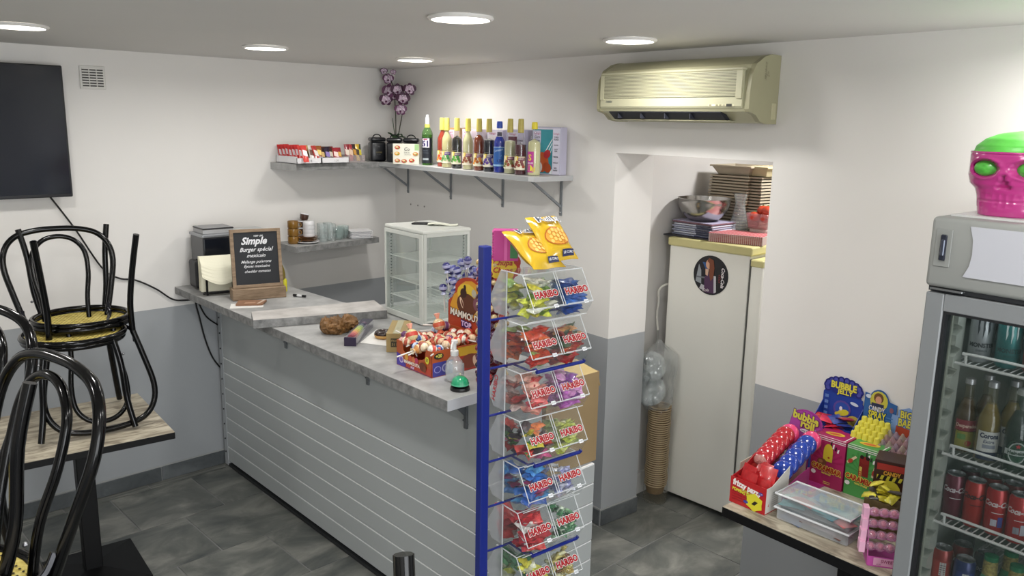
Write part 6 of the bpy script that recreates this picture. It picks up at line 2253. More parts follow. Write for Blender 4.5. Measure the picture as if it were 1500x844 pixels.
def gum_roll(da, col, n, label, grp, lift=0.0):
    # rolls stand in a slanting row
    for k in range(n):
        f = k / max(1, n - 1)
        b = MB()
        b.use(mat(col, 0.15, coat=0.8, var=0.15, vscale=80))
        M = Matrix.Rotation(rad(62), 4, 'X')
        prf = [(0, -0.012), (0.03, -0.012), (0.036, -0.007), (0.037, 0.0), (0.036, 0.007), (0.03, 0.012), (0, 0.012)]
        b.lathe(prf, 20, M=M)
        o = b.obj('gum_roll', None, None, 60)
        o.location = Bf(3.178 + da, 0.40 - 0.135 * f, ZT + 0.105 + 0.06 * f + lift)
        o.rotation_euler = (0, 0, ANG)
        tag(o, 'shiny %s foil gum roll, number %s from the low end of its slanting row' % (label.split()[1], ['one', 'two', 'three', 'four', 'five', 'six'][k]), 'gum roll', grp)
        d = MB().lathe([(0, -0.0125), (0.026, -0.0128), (0.0, -0.0132)], 16, M=M).obj('round_label', mat('8a5a3a' if k == 0 else col, 0.3), o)


gum_roll(-0.042, 'b3202c', 6, 'shiny red foil gum roll in the slanting row of the pink box', 'red foil gum rolls')
gum_roll(0.045, '1f3fa0', 5, 'shiny blue foil gum roll in the slanting row of the pink box', 'blue foil gum rolls', -0.005)
for da, lb in ((-0.042, 'pink gum roll at the upper end of the red row'), (0.045, 'pink gum roll at the upper end of the blue row')):
    b = MB().lathe([(0, -0.012), (0.03, -0.012), (0.036, -0.007), (0.037, 0.0), (0.036, 0.007), (0.03, 0.012), (0, 0.012)], 20, M=Matrix.Rotation(rad(62), 4, 'X'))
    o = b.obj('gum_roll', mat('e0457a', 0.2, coat=0.6), None, 60)
    o.location = Bf(3.178 + da, 0.238, ZT + 0.168)
    o.rotation_euler = (0, 0, ANG)
    tag(o, lb, 'gum roll', 'pink gum rolls')
fin = TB('gum_display', 'crumpled open red lid lying behind the red sachets', 'box lid', 3.19, 0.445, ZT)
MB().prism([(-0.06, 0.0), (0.035, 0.0), (0.03, 0.09), (0.0, 0.115), (-0.03, 0.13), (-0.065, 0.10)], 0.0, 0.02, 'y').obj('box_body', mat('b0332e', 0.4, var=0.15, vscale=30), fin)
MB().ball((-0.035, 0.01, 0.125), 0.024, 10, 8, (1, 0.7, 0.8)).ball((0.02, -0.005, 0.075), 0.02, 10, 8, (1, 0.7, 0.9)).obj('clear_bubble', clear('d9a9a0', 0.35, 0.05, g=1.5), fin, 180)


# --- caramel bar boxes
def caram(col, dark, green):
    def f(P, w_, h_):
        P.rect(-w_ / 2, 0, w_ / 2, h_, col)
        for i in range(9):
            a = PI * i / 9 + 0.1
            P.poly([(0, h_ * 0.5), (0.06 * cos(a), h_ * 0.5 + 0.075 * sin(a)), (0.06 * cos(a + 0.14), h_ * 0.5 + 0.075 * sin(a + 0.14))], dark)
            P.k -= P.step
        P.k += P.step
        P.rect(-w_ / 2, h_ - 0.006, w_ / 2, h_ - 0.003, 'ece4e4')
        P.rect(-w_ / 2, h_ - 0.012, w_ / 2, h_ - 0.0095, 'ece4e4')
        # striped sweet wrapper at the top edge
        for i in range(4):
            P.poly([(0.008 + i * 0.009, h_ - 0.012 - i * 0.007), (0.014 + i * 0.009, h_ - 0.01 - i * 0.007), (0.012 + i * 0.009, h_ - 0.03 - i * 0.005), (0.006 + i * 0.009, h_ - 0.03 - i * 0.005)], 'f0eaea' if i % 2 else ('26402c' if green else '2a1a20'))
        if green:
            P.rect(-0.012, 0.082, 0.022, 0.14, '7f1f1c')
            P.ell(0.005, 0.14, 0.017, 0.014, '8a2420')
            P.ell(-0.004, 0.15, 0.007, 0.007, '2a1614')
            P.ell(0.016, 0.15, 0.007, 0.007, '2a1614')
            P.rect(-0.009, 0.068, 0.0, 0.115, 'd0c05a')
            P.text('BAR', -0.0045, 0.09, 0.012, 'b5342a', rot=PI / 2, bold=0.03)
            P.poly([(-0.055, 0.12), (-0.05, 0.112), (-0.02, 0.142), (-0.026, 0.148)], 'd9c9a0')
            P.ell(-0.042, 0.125, 0.010, 0.007, 'b5402c', rot=0.8)
            P.poly([(0.034, 0.09), (0.042, 0.088), (0.048, 0.125), (0.04, 0.127)], 'd9c9a0')
            P.ell(0.041, 0.106, 0.006, 0.011, 'a83a2c', rot=-0.2)
        else:
            # plain yellow sweet bar shape with a nougat lump
            P.ell(0.002, 0.132, 0.017, 0.028, 'dfc93a')
            P.rect(-0.015, 0.095, 0.019, 0.132, 'dfc93a')
            P.ell(-0.018, 0.088, 0.018, 0.014, '7a4630')
            P.ell(-0.022, 0.09, 0.008, 0.006, 'a8704a')
            P.ell(0.006, 0.11, 0.004, 0.003, 'b5342a')
        P.otext('CARAMBAR', 0.0, 0.066, 0.0265, 'a8241c' if not green else 'a8241c', 'e3d65a', rot=-0.06, ob=0.11, b=0.04, wid=0.78)
        P.text('caramel' if not green else 'goût fruits', 0.002, 0.05, 0.011, 'e3d65a', rot=-0.06, bold=0.03)
        P.ell(-0.045, 0.045, 0.009, 0.008, 'ece6e6')
        if not green:
            P.rect(-0.006, 0.018, 0.02, 0.02, 'e3d65a')
            P.rect(-0.006, 0.012, 0.02, 0.014, 'e3d65a')
    return f


def ctop(P, w_, d_):
    P.rect(-w_ / 2 + 0.002, -d_ / 2 + 0.004, w_ / 2 - 0.002, -d_ / 2 + 0.007, 'ece4e4')
    P.rect(w_ / 2 - 0.012, -d_ / 2, w_ / 2 - 0.008, d_ / 2, 'ece4e4')
    P.ell(-0.004, 0.002, 0.034, 0.017, 'd9b93a', rot=0.2)
    P.ell(-0.004, 0.002, 0.022, 0.009, 'c9603a', rot=0.2)


def cside(P, d_, h_):
    P.rect(-d_ / 2, 0, d_ / 2, h_, '3f8a46')
    P.rect(-0.012, 0.03, 0.02, 0.12, '7f1f1c')
    P.ell(0.004, 0.12, 0.016, 0.014, '8a2420')
    P.rect(-d_ / 2, h_ - 0.006, d_ / 2, h_ - 0.003, 'ece4e4')


pack('caramel_box', 'bright pink carton with a yellow bar picture standing on the sweets table', 'carton', 3.260, 0.138, 0.122, 0.098, 0.181, 'a8265c', 3, caram('b02a62', 'a32358', False), None, ctop)
pack('caramel_box', 'green carton with a red bar picture right of the pink one', 'carton', 3.384, 0.130, 0.116, 0.094, 0.181, '4a9a4c', 3, caram('4f9c50', '459047', True), cside, ctop)

# --- two clear storage boxes stacked
for k in range(2):
    zb = ZT + k * 0.0475
    t = TB('storage_box', ['lower clear plastic storage box with pinkish contents on the sweets table', 'upper clear plastic storage box with teal sachets and a white rim lid'][k], 'storage box', 3.417, 0.475, zb + 0.0005, rad(3), 'stacked clear storage boxes')
    b = MB()
    b.box(-0.12, -0.062, 0, 0.12, 0.062, 0.041, 0.005)
    b.obj('tub_body', clear('dfe3e6', 0.22 if k else 0.32, 0.08, g=1.0), t)
    b = MB()
    b.tube([(-0.125, -0.066, 0.042), (0.125, -0.066, 0.042), (0.125, 0.066, 0.042), (-0.125, 0.066, 0.042)], 0.0035, 6, True)
    b.obj('rim', clear('f0f2f4', 0.6, 0.15), t)
    MB().box(-0.122, -0.063, 0.042, 0.122, 0.063, 0.0432).obj('lid', clear('f0f2f4', 0.12 if k else 0.2, 0.06, g=1.2), t)
    cc = [('5f6e8a', '8a6a7a', '7a5a50', '9a8a90', '6a4a42'), ('4f8a90', '5fa39f', '3f7a86', '86b4ac', 'b96a6a', '6fa0b4')][k]
    rr_ = random.Random(20 + k)
    for i in range(20):
        f = (i + 0.5) / 20
        me = pillow_mesh('sachet', 0.085, 0.055, 0.011, mat(cc[i % len(cc)], 0.35, coat=0.3, var=0.3, vscale=30), 5, 4, 0.1, 0.15, i)
        o = linkmesh('sachet', me, None, t.matrix_basis @ Vector((-0.075 + 0.0375 * (i % 5) + rr_.uniform(-0.006, 0.006), -0.03 + 0.02 * ((i * 3) % 4), 0.007 + 0.028 * f)), (rr_.uniform(-0.1, 0.1), rr_.uniform(-0.1, 0.1), ANG + rr_.choice((0, PI)) + rr_.uniform(-0.4, 0.4)))
        tag(o, ['dull pink and grey sachet inside the lower storage box', 'teal sachet inside the upper storage box'][k], 'sachet', ['sachets in the lower storage box', 'sachets in the upper storage box'][k])


# --- header boxes along the wall
def headerbox(label, a, off, w_, d_, h0, hh, col, hcol, outline, draw, rz=0, hs=1.0, vs=1.0, box=True):
    outline = [(x * hs, z * vs) for x, z in outline]
    t = TB('display_box', label, 'display box', a, off, ZT, rad(rz))
    if box:
        b = MB()
        b.use(mat(col, 0.4))
        b.box(-w_ / 2, -d_ / 2, 0, w_ / 2, d_ / 2, 0.003)
        b.box(-w_ / 2, -d_ / 2, 0.003, w_ / 2, -d_ / 2 + 0.002, h0)
        for s_ in (-1, 1):
            x = s_ * (w_ / 2 - 0.001)
            b.prism([(-d_ / 2, 0.003), (d_ / 2, 0.003), (d_ / 2, h0 + 0.07), (-d_ / 2, h0)], x - 0.001, x + 0.001, 'x')
        b.obj('box_body', None, t)
    MB().prism(outline, d_ / 2 - 0.002, d_ / 2, 'y').obj('header_card', mat(hcol, 0.4), t)
    P = Print((0, d_ / 2 - 0.002, 0))
    base_ = P.P
    P.P = lambda u, v: base_(u * hs, 0.0 + v * vs)
    draw(P)
    P.obj('printed_header', t)
    return t


def hb_blue(P):
    P.rect(-0.076, 0.15, 0.074, 0.285, '1f3f9a')
    for i in range(12):
        a = PI * (-0.1 + 1.2 * i / 11)
        P.ell(0.062 * cos(a) - 0.003, 0.312 + 0.03 * sin(a), 0.014, 0.014, '23277a')
        P.ell(0.062 * cos(a) - 0.003, 0.312 + 0.03 * sin(a), 0.008, 0.008, '4a4fa6')
        P.k -= P.step * 2
    P.k += P.step * 3
    P.ell(-0.003, 0.312, 0.058, 0.026, '1f2a80')
    P.otext('BUBBLE', -0.002, 0.319, 0.034, 'dcd24a', '14205a', ob=0.1, b=0.05, wid=0.85)
    P.otext('JELLY', 0.006, 0.298, 0.024, 'dcd24a', '14205a', ob=0.09, b=0.04)
    P.ell(0.0, 0.235, 0.034, 0.032, '5a4a9a')
    P.ell(0.0, 0.235, 0.027, 0.025, '2a4fa6')
    P.ell(0.006, 0.222, 0.022, 0.012, 'd3c93a', rot=0.3)
    P.ell(-0.012, 0.212, 0.014, 0.009, 'cfc040')
    P.ell(-0.004, 0.236, 0.006, 0.008, 'e9e9ee')
    P.ell(0.048, 0.2, 0.026, 0.02, 'b9a84a')
    P.ell(0.052, 0.195, 0.014, 0.011, '8a7a3a')
    P.ell(0.045, 0.265, 0.016, 0.006, 'c9d4e4', rot=-0.2)
    for i in range(4):
        P.rect(-0.068, 0.265 - i * 0.022, -0.054, 0.277 - i * 0.022, '5f7fc0')


ol = [(-0.078, 0.0), (0.076, 0.0), (0.078, 0.265), (0.072, 0.272)]
for i in range(25):
    a = PI * (-0.12 + 1.24 * i / 24)
    r = 1 + 0.1 * abs(sin(i * PI / 4))
    ol.append((0.070 * cos(a) * r - 0.003, 0.312 + 0.036 * sin(a) * r))
ol += [(-0.078, 0.285)]
ol = [(x, z) for x, z in ol]
headerbox('dark blue display box with a cloud-shaped bubble header against the wall', 3.205, 0.045, 0.156, 0.075, 0.185, 0, '1f3f9a', '1f3a94', ol, hb_blue, 2)
# flat sachets in it
rr_ = random.Random(9)
for k in range(12):
    c, lb, g_ = (('d9324f', 'bright pink sachet', 'pink sachets'), ('2f3f8a', 'dark blue sachet', 'blue sachets'), ('b52f2c', 'red and orange sachet', 'red sachets'))[k % 3]
    me = pillow_mesh('sachet', 0.062, 0.045, 0.012, mat(c, 0.3, coat=0.4, var=0.3, vscale=40), 5, 4, 0.1, 0.1, k)
    o = linkmesh('sachet', me, None, Bf(3.15 + 0.03 * (k % 4) + 0.005, 0.078 - 0.014 * (k % 3), ZT + 0.16 + 0.005 * k), (rr_.uniform(-0.3, 0.3), rr_.uniform(-0.3, 0.3), rr_.uniform(0, 3)))
    tag(o, lb + ' lying in the dark blue display box', 'sachet', g_ + ' in the dark blue box')


def hb_spray(P):
    P.rect(-0.072, 0.1, 0.07, 0.285, '2f62a0')
    P.ell(-0.008, 0.285, 0.04, 0.034, 'c9c24a')
    P.ell(-0.01, 0.295, 0.022, 0.018, '6a4a2a')
    P.ell(-0.01, 0.288, 0.014, 0.014, 'd09a7a')
    P.rect(-0.04, 0.262, 0.016, 0.276, '2a3350')
    P.otext('CANDY', -0.014, 0.255, 0.024, 'd9d9e4', '14305a', ob=0.08, b=0.03, wid=0.85)
    P.otext('SPRAY', -0.01, 0.234, 0.034, 'e0d63a', '14305a', ob=0.09, b=0.03, wid=0.8)
    P.rect(-0.045, 0.207, 0.02, 0.212, '5a4a9a')
    P.ell(0.052, 0.265, 0.009, 0.009, '8a5a6a')
    P.ell(-0.055, 0.295, 0.012, 0.007, 'c9d6e6')
    for i in range(4):
        P.rect(0.032, 0.205 + i * 0.01, 0.062, 0.209 + i * 0.01, '4f80b8')


ol = [(-0.073, 0.0), (0.072, 0.0), (0.073, 0.285), (0.04, 0.29)]
for i in range(9):
    a = PI * (0.05 + 0.9 * i / 8)
    ol.append((-0.008 + 0.042 * cos(a), 0.29 + 0.034 * sin(a)))
ol += [(-0.052, 0.303), (-0.073, 0.306)]
headerbox('mid blue display box with a round yellow picture and yellow-capped bottles', 3.345, 0.058, 0.116, 0.10, 0.135, 0, '2f62a0', '2a5c9c', ol, hb_spray, 2, 0.8, 1.06)
capm = MB().lathe([(0, 0.062), (0.0115, 0.062), (0.012, 0.064), (0.012, 0.085), (0.010, 0.088), (0.0095, 0.1), (0.0075, 0.103), (0, 0.103)], 12).mesh('cap', mat('d9cf4a', 0.35), 50)
botm = {c: MB().lathe([(0, 0), (0.0125, 0), (0.013, 0.004), (0.013, 0.055), (0.010, 0.062), (0, 0.062)], 12).mesh('bottle_body', mat(c, 0.25, coat=0.4), 50) for c in ('7a3a24', '9a5a3a', 'a8323a')}
for i in range(5):
    for j in range(4):
        a_ = 3.303 + 0.021 * i + 0.001 * j
        of = 0.092 - 0.020 * j
        c = ('7a3a24', '9a5a3a', 'a8323a')[(i + j) % 3]
        t = TB('spray_bottle', 'small spray sweet bottle with a yellow cap, %s row of the mid blue spray box' % ['front', 'second', 'third', 'rear'][j], 'bottle', a_, of, ZT + 0.098 + 0.014 * j, 0, 'yellow-capped spray bottles, row %s' % ['front', 'second', 'third', 'rear'][j])
        t.rotation_euler = (rad(4), 0, ANG)
        linkmesh('bottle_body', botm[c], t)
        linkmesh('cap', capm, t)


def hb_baby(P):
    P.rect(-0.06, 0.1, 0.06, 0.255, '7f9fd0')
    P.ell(0.0, 0.235, 0.045, 0.038, '8aa6d2')
    P.poly([(-0.042, 0.19), (0.035, 0.18), (0.04, 0.215), (-0.04, 0.222)], 'b5472c')
    P.otext('BIG', -0.006, 0.262, 0.034, 'ded24a', '3a4a7a', ob=0.1, b=0.03, wid=0.9)
    P.otext('BABY', 0.0, 0.234, 0.036, 'ded24a', '3a4a7a', ob=0.1, b=0.03, wid=0.8)
    P.ell(0.05, 0.2, 0.01, 0.012, '5a7ab8')


ol = [(-0.062, 0.0), (0.062, 0.0), (0.064, 0.24), (0.04, 0.275), (0.0, 0.29), (-0.038, 0.275), (-0.04, 0.25), (-0.062, 0.245)]
headerbox('pale blue display box with yellow lettering and small bottle sweets', 3.445, 0.058, 0.104, 0.10, 0.13, 0, '8aa6d2', '86a4d2', ol, hb_baby, 2, 0.9, 1.06)
bbm = {}
for c, top in (('8a2434', 'c9a0a6'), ('4a1f34', 'b9a0b4'), ('5a3a2a', 'c9b9a6')):
    b = MB()
    b.use(mat(c, 0.2, coat=0.6))
    b.lathe([(0, 0), (0.013, 0), (0.015, 0.01), (0.014, 0.022), (0, 0.022)], 12)
    b.use(clear(top, 0.45, 0.05, g=1.6))
    b.lathe([(0.0155, 0.02), (0.0165, 0.022), (0.0145, 0.036), (0.007, 0.045), (0.004, 0.052), (0, 0.054)], 12)
    bbm[c] = b.mesh('baby_bottle_sweet', None, 60)
for i in range(5):
    for j in range(4):
        c = ('8a2434', '4a1f34', '8a2434', '5a3a2a')[(i * 2 + j) % 4]
        o = linkmesh('bottle_sweet', bbm[c], None, Bf(3.402 + 0.023 * i, 0.098 - 0.021 * j, ZT + 0.135 + 0.012 * j), (rad(10), 0, ANG))
        tag(o, '%s bottle-shaped sweet with a clear dome in the pale blue display box' % {'8a2434': 'small red', '4a1f34': 'small dark purple', '5a3a2a': 'small brown'}[c], 'sweet', {'8a2434': 'red', '4a1f34': 'purple', '5a3a2a': 'brown'}[c] + ' bottle sweets in the pale blue box')

# --- pink heart bracelets, front right
MG = mat('b8489a', 0.4)
t = TB('bracelet_box', 'magenta display box of pink heart sweets at the near right of the table', 'display box', 3.645, 0.495, ZT, rad(36))
b = MB()
b.box(-0.06, -0.055, 0, 0.09, 0.06, 0.003)
b.prism([(-0.055, 0.0), (0.06, 0.0), (0.06, 0.13), (-0.01, 0.12), (-0.055, 0.03)], -0.062, -0.06, 'x')
b.box(-0.06, -0.057, 0, 0.09, -0.055, 0.03)
b.obj('box_body', MG, t)
P = Print((0.015, -0.057, 0))
P.rect(-0.06, 0.004, 0.075, 0.028, 'd49ab8')
P.text('SWEET BEADS', 0.0, 0.018, 0.014, '8a2f5a', bold=0.02, wid=0.9)
P.text('0,50', -0.045, 0.008, 0.007, '6a2a4a')
P.obj('printed_front', t)
hm = MB()
hm.use(clear('e9b4d0', 0.3, 0.06, g=2.2))
hm.ball((0, 0, 0), 0.016, 10, 7, (1.1, 1, 0.9))
hm.use(mat('b02f4a', 0.3))
hm.ball((0.003, 0.003, 0.0), 0.009, 8, 6)
hmesh = hm.mesh('heart_sweet', None, 180)
for r in range(4):
    pl_ = TB('bracelet_strip', ['lowest strip of pink bubble sweets', 'second lowest strip of pink bubble sweets', 'third strip of pink bubble sweets from the bottom', 'topmost strip of pink bubble sweets'][r] + ' in the magenta box', 'sweet strip', 3.645 + 0.010 * (-1 + r) * -0.5, 0.535 - 0.012 * r, ZT + 0.04 + 0.03 * r, rad(36), 'bubble sweet strips')
    MB().box(-0.06, 0.0, 0.0, 0.085, 0.03, 0.004, 0.001).obj('backing_card', mat('c96aa8' if r % 2 else 'a83a8a', 0.35), pl_)
    MB().box(-0.066, -0.012, -0.006, -0.05, 0.02, 0.026).obj('end_tag', mat('dfa9c4', 0.35), pl_)
    for i in range(5):
        linkmesh('bubble', hmesh, pl_, (-0.035 + 0.027 * i, -0.0, 0.012), (0, 0, 0.3 * i))


# --- black and yellow canister packs at the right
def tox(P, w_=0.1, h_=0.2):
    P.ell(0.0, 0.10, 0.034, 0.036, 'cfc23a')
    P.rect(-0.04, 0.135, 0.045, 0.15, 'cfc23a')
    for i in range(5):
        P.poly([(-0.04 + i * 0.018, 0.135), (-0.031 + i * 0.018, 0.135), (-0.026 + i * 0.018, 0.15), (-0.035 + i * 0.018, 0.15)], '1a1a16')
        P.k -= P.step
    P.k += P.step
    P.text('CANDY', 0.004, 0.158, 0.018, 'd9a03a', bold=0.05, wid=0.8)
    P.text('Bz', 0.0, 0.098, 0.024, '1a1a16', bold=0.05)
    P.rect(-0.042, 0.168, 0.042, 0.19, 'a8322a')


t = pack('sour_box', 'dark brown and yellow striped sweet carton beside the drinks cooler', 'carton', 3.505, 0.215, 0.10, 0.09, 0.20, '3a1f1a', 20, tox)
for k in range(9):
    c, lb = (('c9bf35', 'yellow twisted sweet'), ('2a2018', 'black twisted sweet'), ('cfc23a', 'yellow and black twisted sweet'))[k % 3]
    me = pillow_mesh('twist_sweet', 0.05, 0.026, 0.014, mat(c, 0.3, coat=0.4, var=0.4, vscale=60), 6, 4, 0.0, 0.2, k)
    o = linkmesh('twist_sweet', me, None, Bf(3.51 + 0.024 * (k % 4), 0.36 - 0.02 * (k // 4), ZT + 0.115 + 0.012 * (k // 3)), (rad(20), rad(20 * (k % 3 - 1)), ANG + 0.5 * k))
    tag(o, lb + ' on the low pile behind the pink strips', 'sweet', 'twisted sweets behind the pink strips')
sb = TB('support_carton', 'small dark carton under the yellow and black twisted sweets', 'carton', 3.545, 0.345, ZT, rad(3))
MB().box(-0.045, -0.03, 0, 0.06, 0.03, 0.108, 0.001).obj('box_body', mat('5a4a2a', 0.5, var=0.3, vscale=30), sb)

# ================================================================ drinks cooler (front parallel to the right wall)
FA0 = 3.722
t = TB('drinks_cooler', 'tall grey glass-door drinks cooler full of cans and bottles at the right edge', 'drinks cooler', FA0, 0.60, 0)
GRY = mat('a5a7a6', 0.4, 0.15)
GRY2 = mat('8f9291', 0.4, 0.1)
WD = 0.62
IN = mat('9aa39c', 0.5)
b = MB()
b.box(0, 0.03, 0.08, 0.03, 0.56, 1.60, 0.002).box(WD - 0.03, 0.03, 0.08, WD, 0.56, 1.60).box(0, 0.53, 0.08, WD, 0.56, 1.60).box(0, 0.03, 0.04, WD, 0.56, 0.10).box(0, 0.03, 1.575, WD, 0.56, 1.60)
b.obj('body', mat('b9bbba', 0.4), t)
b = MB()
b.box(0.03, 0.04, 0.1, 0.036, 0.53, 1.575).box(0.03, 0.524, 0.1, WD - 0.03, 0.53, 1.575).box(WD - 0.036, 0.04, 0.1, WD - 0.03, 0.53, 1.575)
b.obj('inner_wall', IN, t)
# toothed shelf rack on the side wall
rk = MB()
tp = [(0.50, 0.1), (0.02, 0.1)]
z = 0.1
pts = []
while z < 1.56:
    pts += [(0.075, z), (0.042, z + 0.012), (0.042, z + 0.040), (0.075, z + 0.052)]
    z += 0.058
rk.prism([(0.09, 0.1)] + [(y, zz_) for y, zz_ in pts] + [(0.09, 1.56)], 0.036, 0.062, 'x')
rk.obj('shelf_rack', mat('b4bab0', 0.45), t)
MB().box(0.036, 0.035, 0.1, 0.05, 0.047, 1.57).obj('rack_rail', mat('a9aea0', 0.5), t)
# head box
MB().box(-0.004, -0.03, 1.605, WD + 0.004, 0.56, 1.785, 0.012, seg=3).obj('head_box', mat('8d8f8c', 0.45), t, 50)
MB().box(0.02, 0.02, 1.785, WD - 0.02, 0.5, 1.79).obj('head_top', mat('c9cac8', 0.35), t)
hp = [(0.088, 1.642), (0.100, 1.67), (0.104, 1.70), (0.102, 1.735), (0.092, 1.768), (WD - 0.02, 1.768), (WD - 0.02, 1.642)]
MB().prism(hp, -0.034, -0.030, 'y').obj('light_panel', mat('b2b3ba', 0.4), t)
MB().box(0.012, -0.033, 1.66, 0.052, -0.030, 1.755, 0.001).obj('switch_plate', mat('858784', 0.45), t)
MB().box(0.026, -0.039, 1.676, 0.042, -0.033, 1.742, 0.006, seg=2).obj('switch_recess', mat('1f2330', 0.3), t)
MB().box(0.029, -0.042, 1.688, 0.039, -0.038, 1.73, 0.003).obj('rocker_switch', mat('4a4f5c', 0.2, 0.5), t)
MB().box(0.0, -0.01, 1.592, WD, 0.03, 1.605).obj('hinge_gap', mat('2a2c30', 0.5), t)
MB().box(0.01, -0.028, 1.598, 0.09, 0.0, 1.603, 0.001).obj('hinge', mat('8f9294', 0.3, 0.8), t)
# door
b = MB()
b.box(0, -0.022, 0.09, 0.046, 0.022, 1.59, 0.003).box(WD - 0.046, -0.022, 0.09, WD, 0.022, 1.59, 0.003)
b.box(0.046, -0.0215, 1.545, WD - 0.046, 0.022, 1.59, 0.002).box(0.046, -0.0215, 0.09, WD - 0.046, 0.022, 0.14, 0.002)
b.obj('door_frame', mat('7f8284', 0.45, 0.1), t)
b = MB()
b.box(0.046, -0.016, 0.14, 0.053, 0.02, 1.545).box(WD - 0.053, -0.016, 0.14, WD - 0.046, 0.02, 1.545).box(0.053, -0.016, 1.538, WD - 0.053, 0.02, 1.545).box(0.053, -0.016, 0.14, WD - 0.053, 0.02, 0.147)
b.obj('gasket', mat('1b1d20', 0.5), t)
MB().box(0.053, 0.0, 0.147, WD - 0.053, 0.004, 1.538).obj('pane', clear('2f3836', 0.22, 0.015, g=0.8), t)
for x, y in ((0.05, 0.08), (WD - 0.05, 0.08), (0.05, 0.5), (WD - 0.05, 0.5)):
    MB().lathe([(0, 0), (0.02, 0), (0.02, 0.01), (0.01, 0.012), (0.01, 0.042), (0, 0.042)], 10, (x, y)).obj('foot', mat('333438', 0.5), t)
WIRE = mat('dfe1de', 0.35)
SHZ = [1.405, 1.15, 0.953, 0.73]
for z in SHZ:
    b = MB()
    y0, y1 = 0.055, 0.50
    x0, x1 = 0.06, WD - 0.06
    b.tube([(x0, y0, z - 0.006), (x1, y0, z - 0.006)], 0.0042, 6)
    b.tube([(x0, y1, z - 0.006), (x1, y1, z - 0.006)], 0.003, 6)
    b.tube([(x0 - 0.01, y0 + 0.005, z - 0.006), (x0 - 0.01, y1, z - 0.006)], 0.0035, 6)
    b.tube([(x1 + 0.01, y0 + 0.005, z - 0.006), (x1 + 0.01, y1, z - 0.006)], 0.0035, 6)
    b.tube(smooth_path([(x0 + 0.028, y0, z - 0.003), (x0 + 0.028, y0 - 0.002, z + 0.018), (x0 + 0.036, y0 - 0.003, z + 0.024), (x0 + 0.25, y0 - 0.003, z + 0.024), (x1 - 0.036, y0 - 0.003, z + 0.024), (x1 - 0.028, y0 - 0.002, z + 0.018), (x1 - 0.028, y0, z - 0.003)], 4), 0.0038, 6)
    n = 30
    for i in range(n + 1):
        x = x0 + (x1 - x0) * i / n
        b.tube([(x, y0, z - 0.0025), (x, y1, z - 0.0025)], 0.0019, 4)
    b.obj('wire_shelf', WIRE, t)
LAMP = bpy.data.objects.new('cooler_light', bpy.data.lights.new('cooler_light', 'AREA'))
LAMP.data.shape = 'RECTANGLE'
LAMP.data.size, LAMP.data.size_y = 0.45, 0.02
LAMP.data.energy = 0.22
LAMP.data.color = (0.9, 0.97, 1)
LAMP.location = Bf(FA0 + WD / 2, 0.56, 1.565)
LAMP.rotation_euler = (0, 0, ANG)
COL.objects.link(LAMP)


# ---- cans and bottles
def can(a, off, z, r, h, col, draw, label, grp, rz=30, lidc='b9bbbd'):
    t = TB('drink_can', label, 'can', a, off, z, rad(rz), grp)
    MB().lathe([(0, 0), (r * 0.78, 0), (r, 0.008), (r, h - 0.012), (r * 0.84, h - 0.003), (r * 0.84, h - 0.0025)], 20, cap=False).obj('can_body', mat(col, 0.28, 0.35, coat=0.3), t, 50)
    MB().lathe([(r * 0.84, h - 0.003), (r * 0.87, h), (r * 0.82, h), (r * 0.78, h - 0.006), (0, h - 0.006)], 20, cap=False).obj('can_lid', mat(lidc, 0.25, 0.9), t, 50)
    MB().box(-0.006, -0.012, h - 0.0055, 0.006, 0.008, h - 0.004).obj('pull_tab', mat('9a9c9e', 0.25, 0.9), t)
    P = Print((0, 0, 0), bend=r, base=0.0003)
    draw(P, r, h)
    P.obj('printed_label', t)
    return t


def claw(c, brand=None, tc='2f3438'):
    def f(P, r, h):
        for x, l in ((-0.012, 0.052), (0.0, 0.06), (0.012, 0.05)):
            P.poly([(x - 0.003, h - 0.02), (x + 0.003, h - 0.022), (x + 0.0015, h - 0.045), (x + 0.003, h - 0.055), (x - 0.001, h - 0.02 - l), (x - 0.002, h - 0.05)], c)
        if brand:
            P.text(brand, 0.0, h - 0.098, 0.0155, tc, bold=0.04, wid=0.9)
            P.text('ENERGY', 0.0, h - 0.112, 0.007, tc)
    return f


can(3.822, 0.50, 1.406, 0.0285, 0.145, 'a3a8aa', claw('33383c', 'MONSTER'), 'tall silver-grey can with a black claw mark on the top cooler shelf', 'tall cans on the top cooler shelf')
can(3.889, 0.50, 1.406, 0.0285, 0.145, '2f7a78', claw('c9d9d6', 'MONSTER', '1f4a4a'), 'tall teal can with a white claw mark on the top cooler shelf', 'tall cans on the top cooler shelf')
can(3.955, 0.50, 1.406, 0.0285, 0.145, 'a23a30', claw('e0b9a9', 'MONSTER', 'e0c9c0'), 'tall red can with a pale claw mark on the top cooler shelf', 'tall cans on the top cooler shelf')
can(3.825, 0.43, 1.406, 0.0285, 0.145, '7f8486', claw('33383c'), 'tall grey can behind the silver-grey one on the top cooler shelf', 'tall cans on the top cooler shelf')
can(3.892, 0.43, 1.406, 0.0285, 0.145, '2a6a6c', claw('c9d9d6'), 'tall teal can behind the front teal one on the top cooler shelf', 'tall cans on the top cooler shelf')


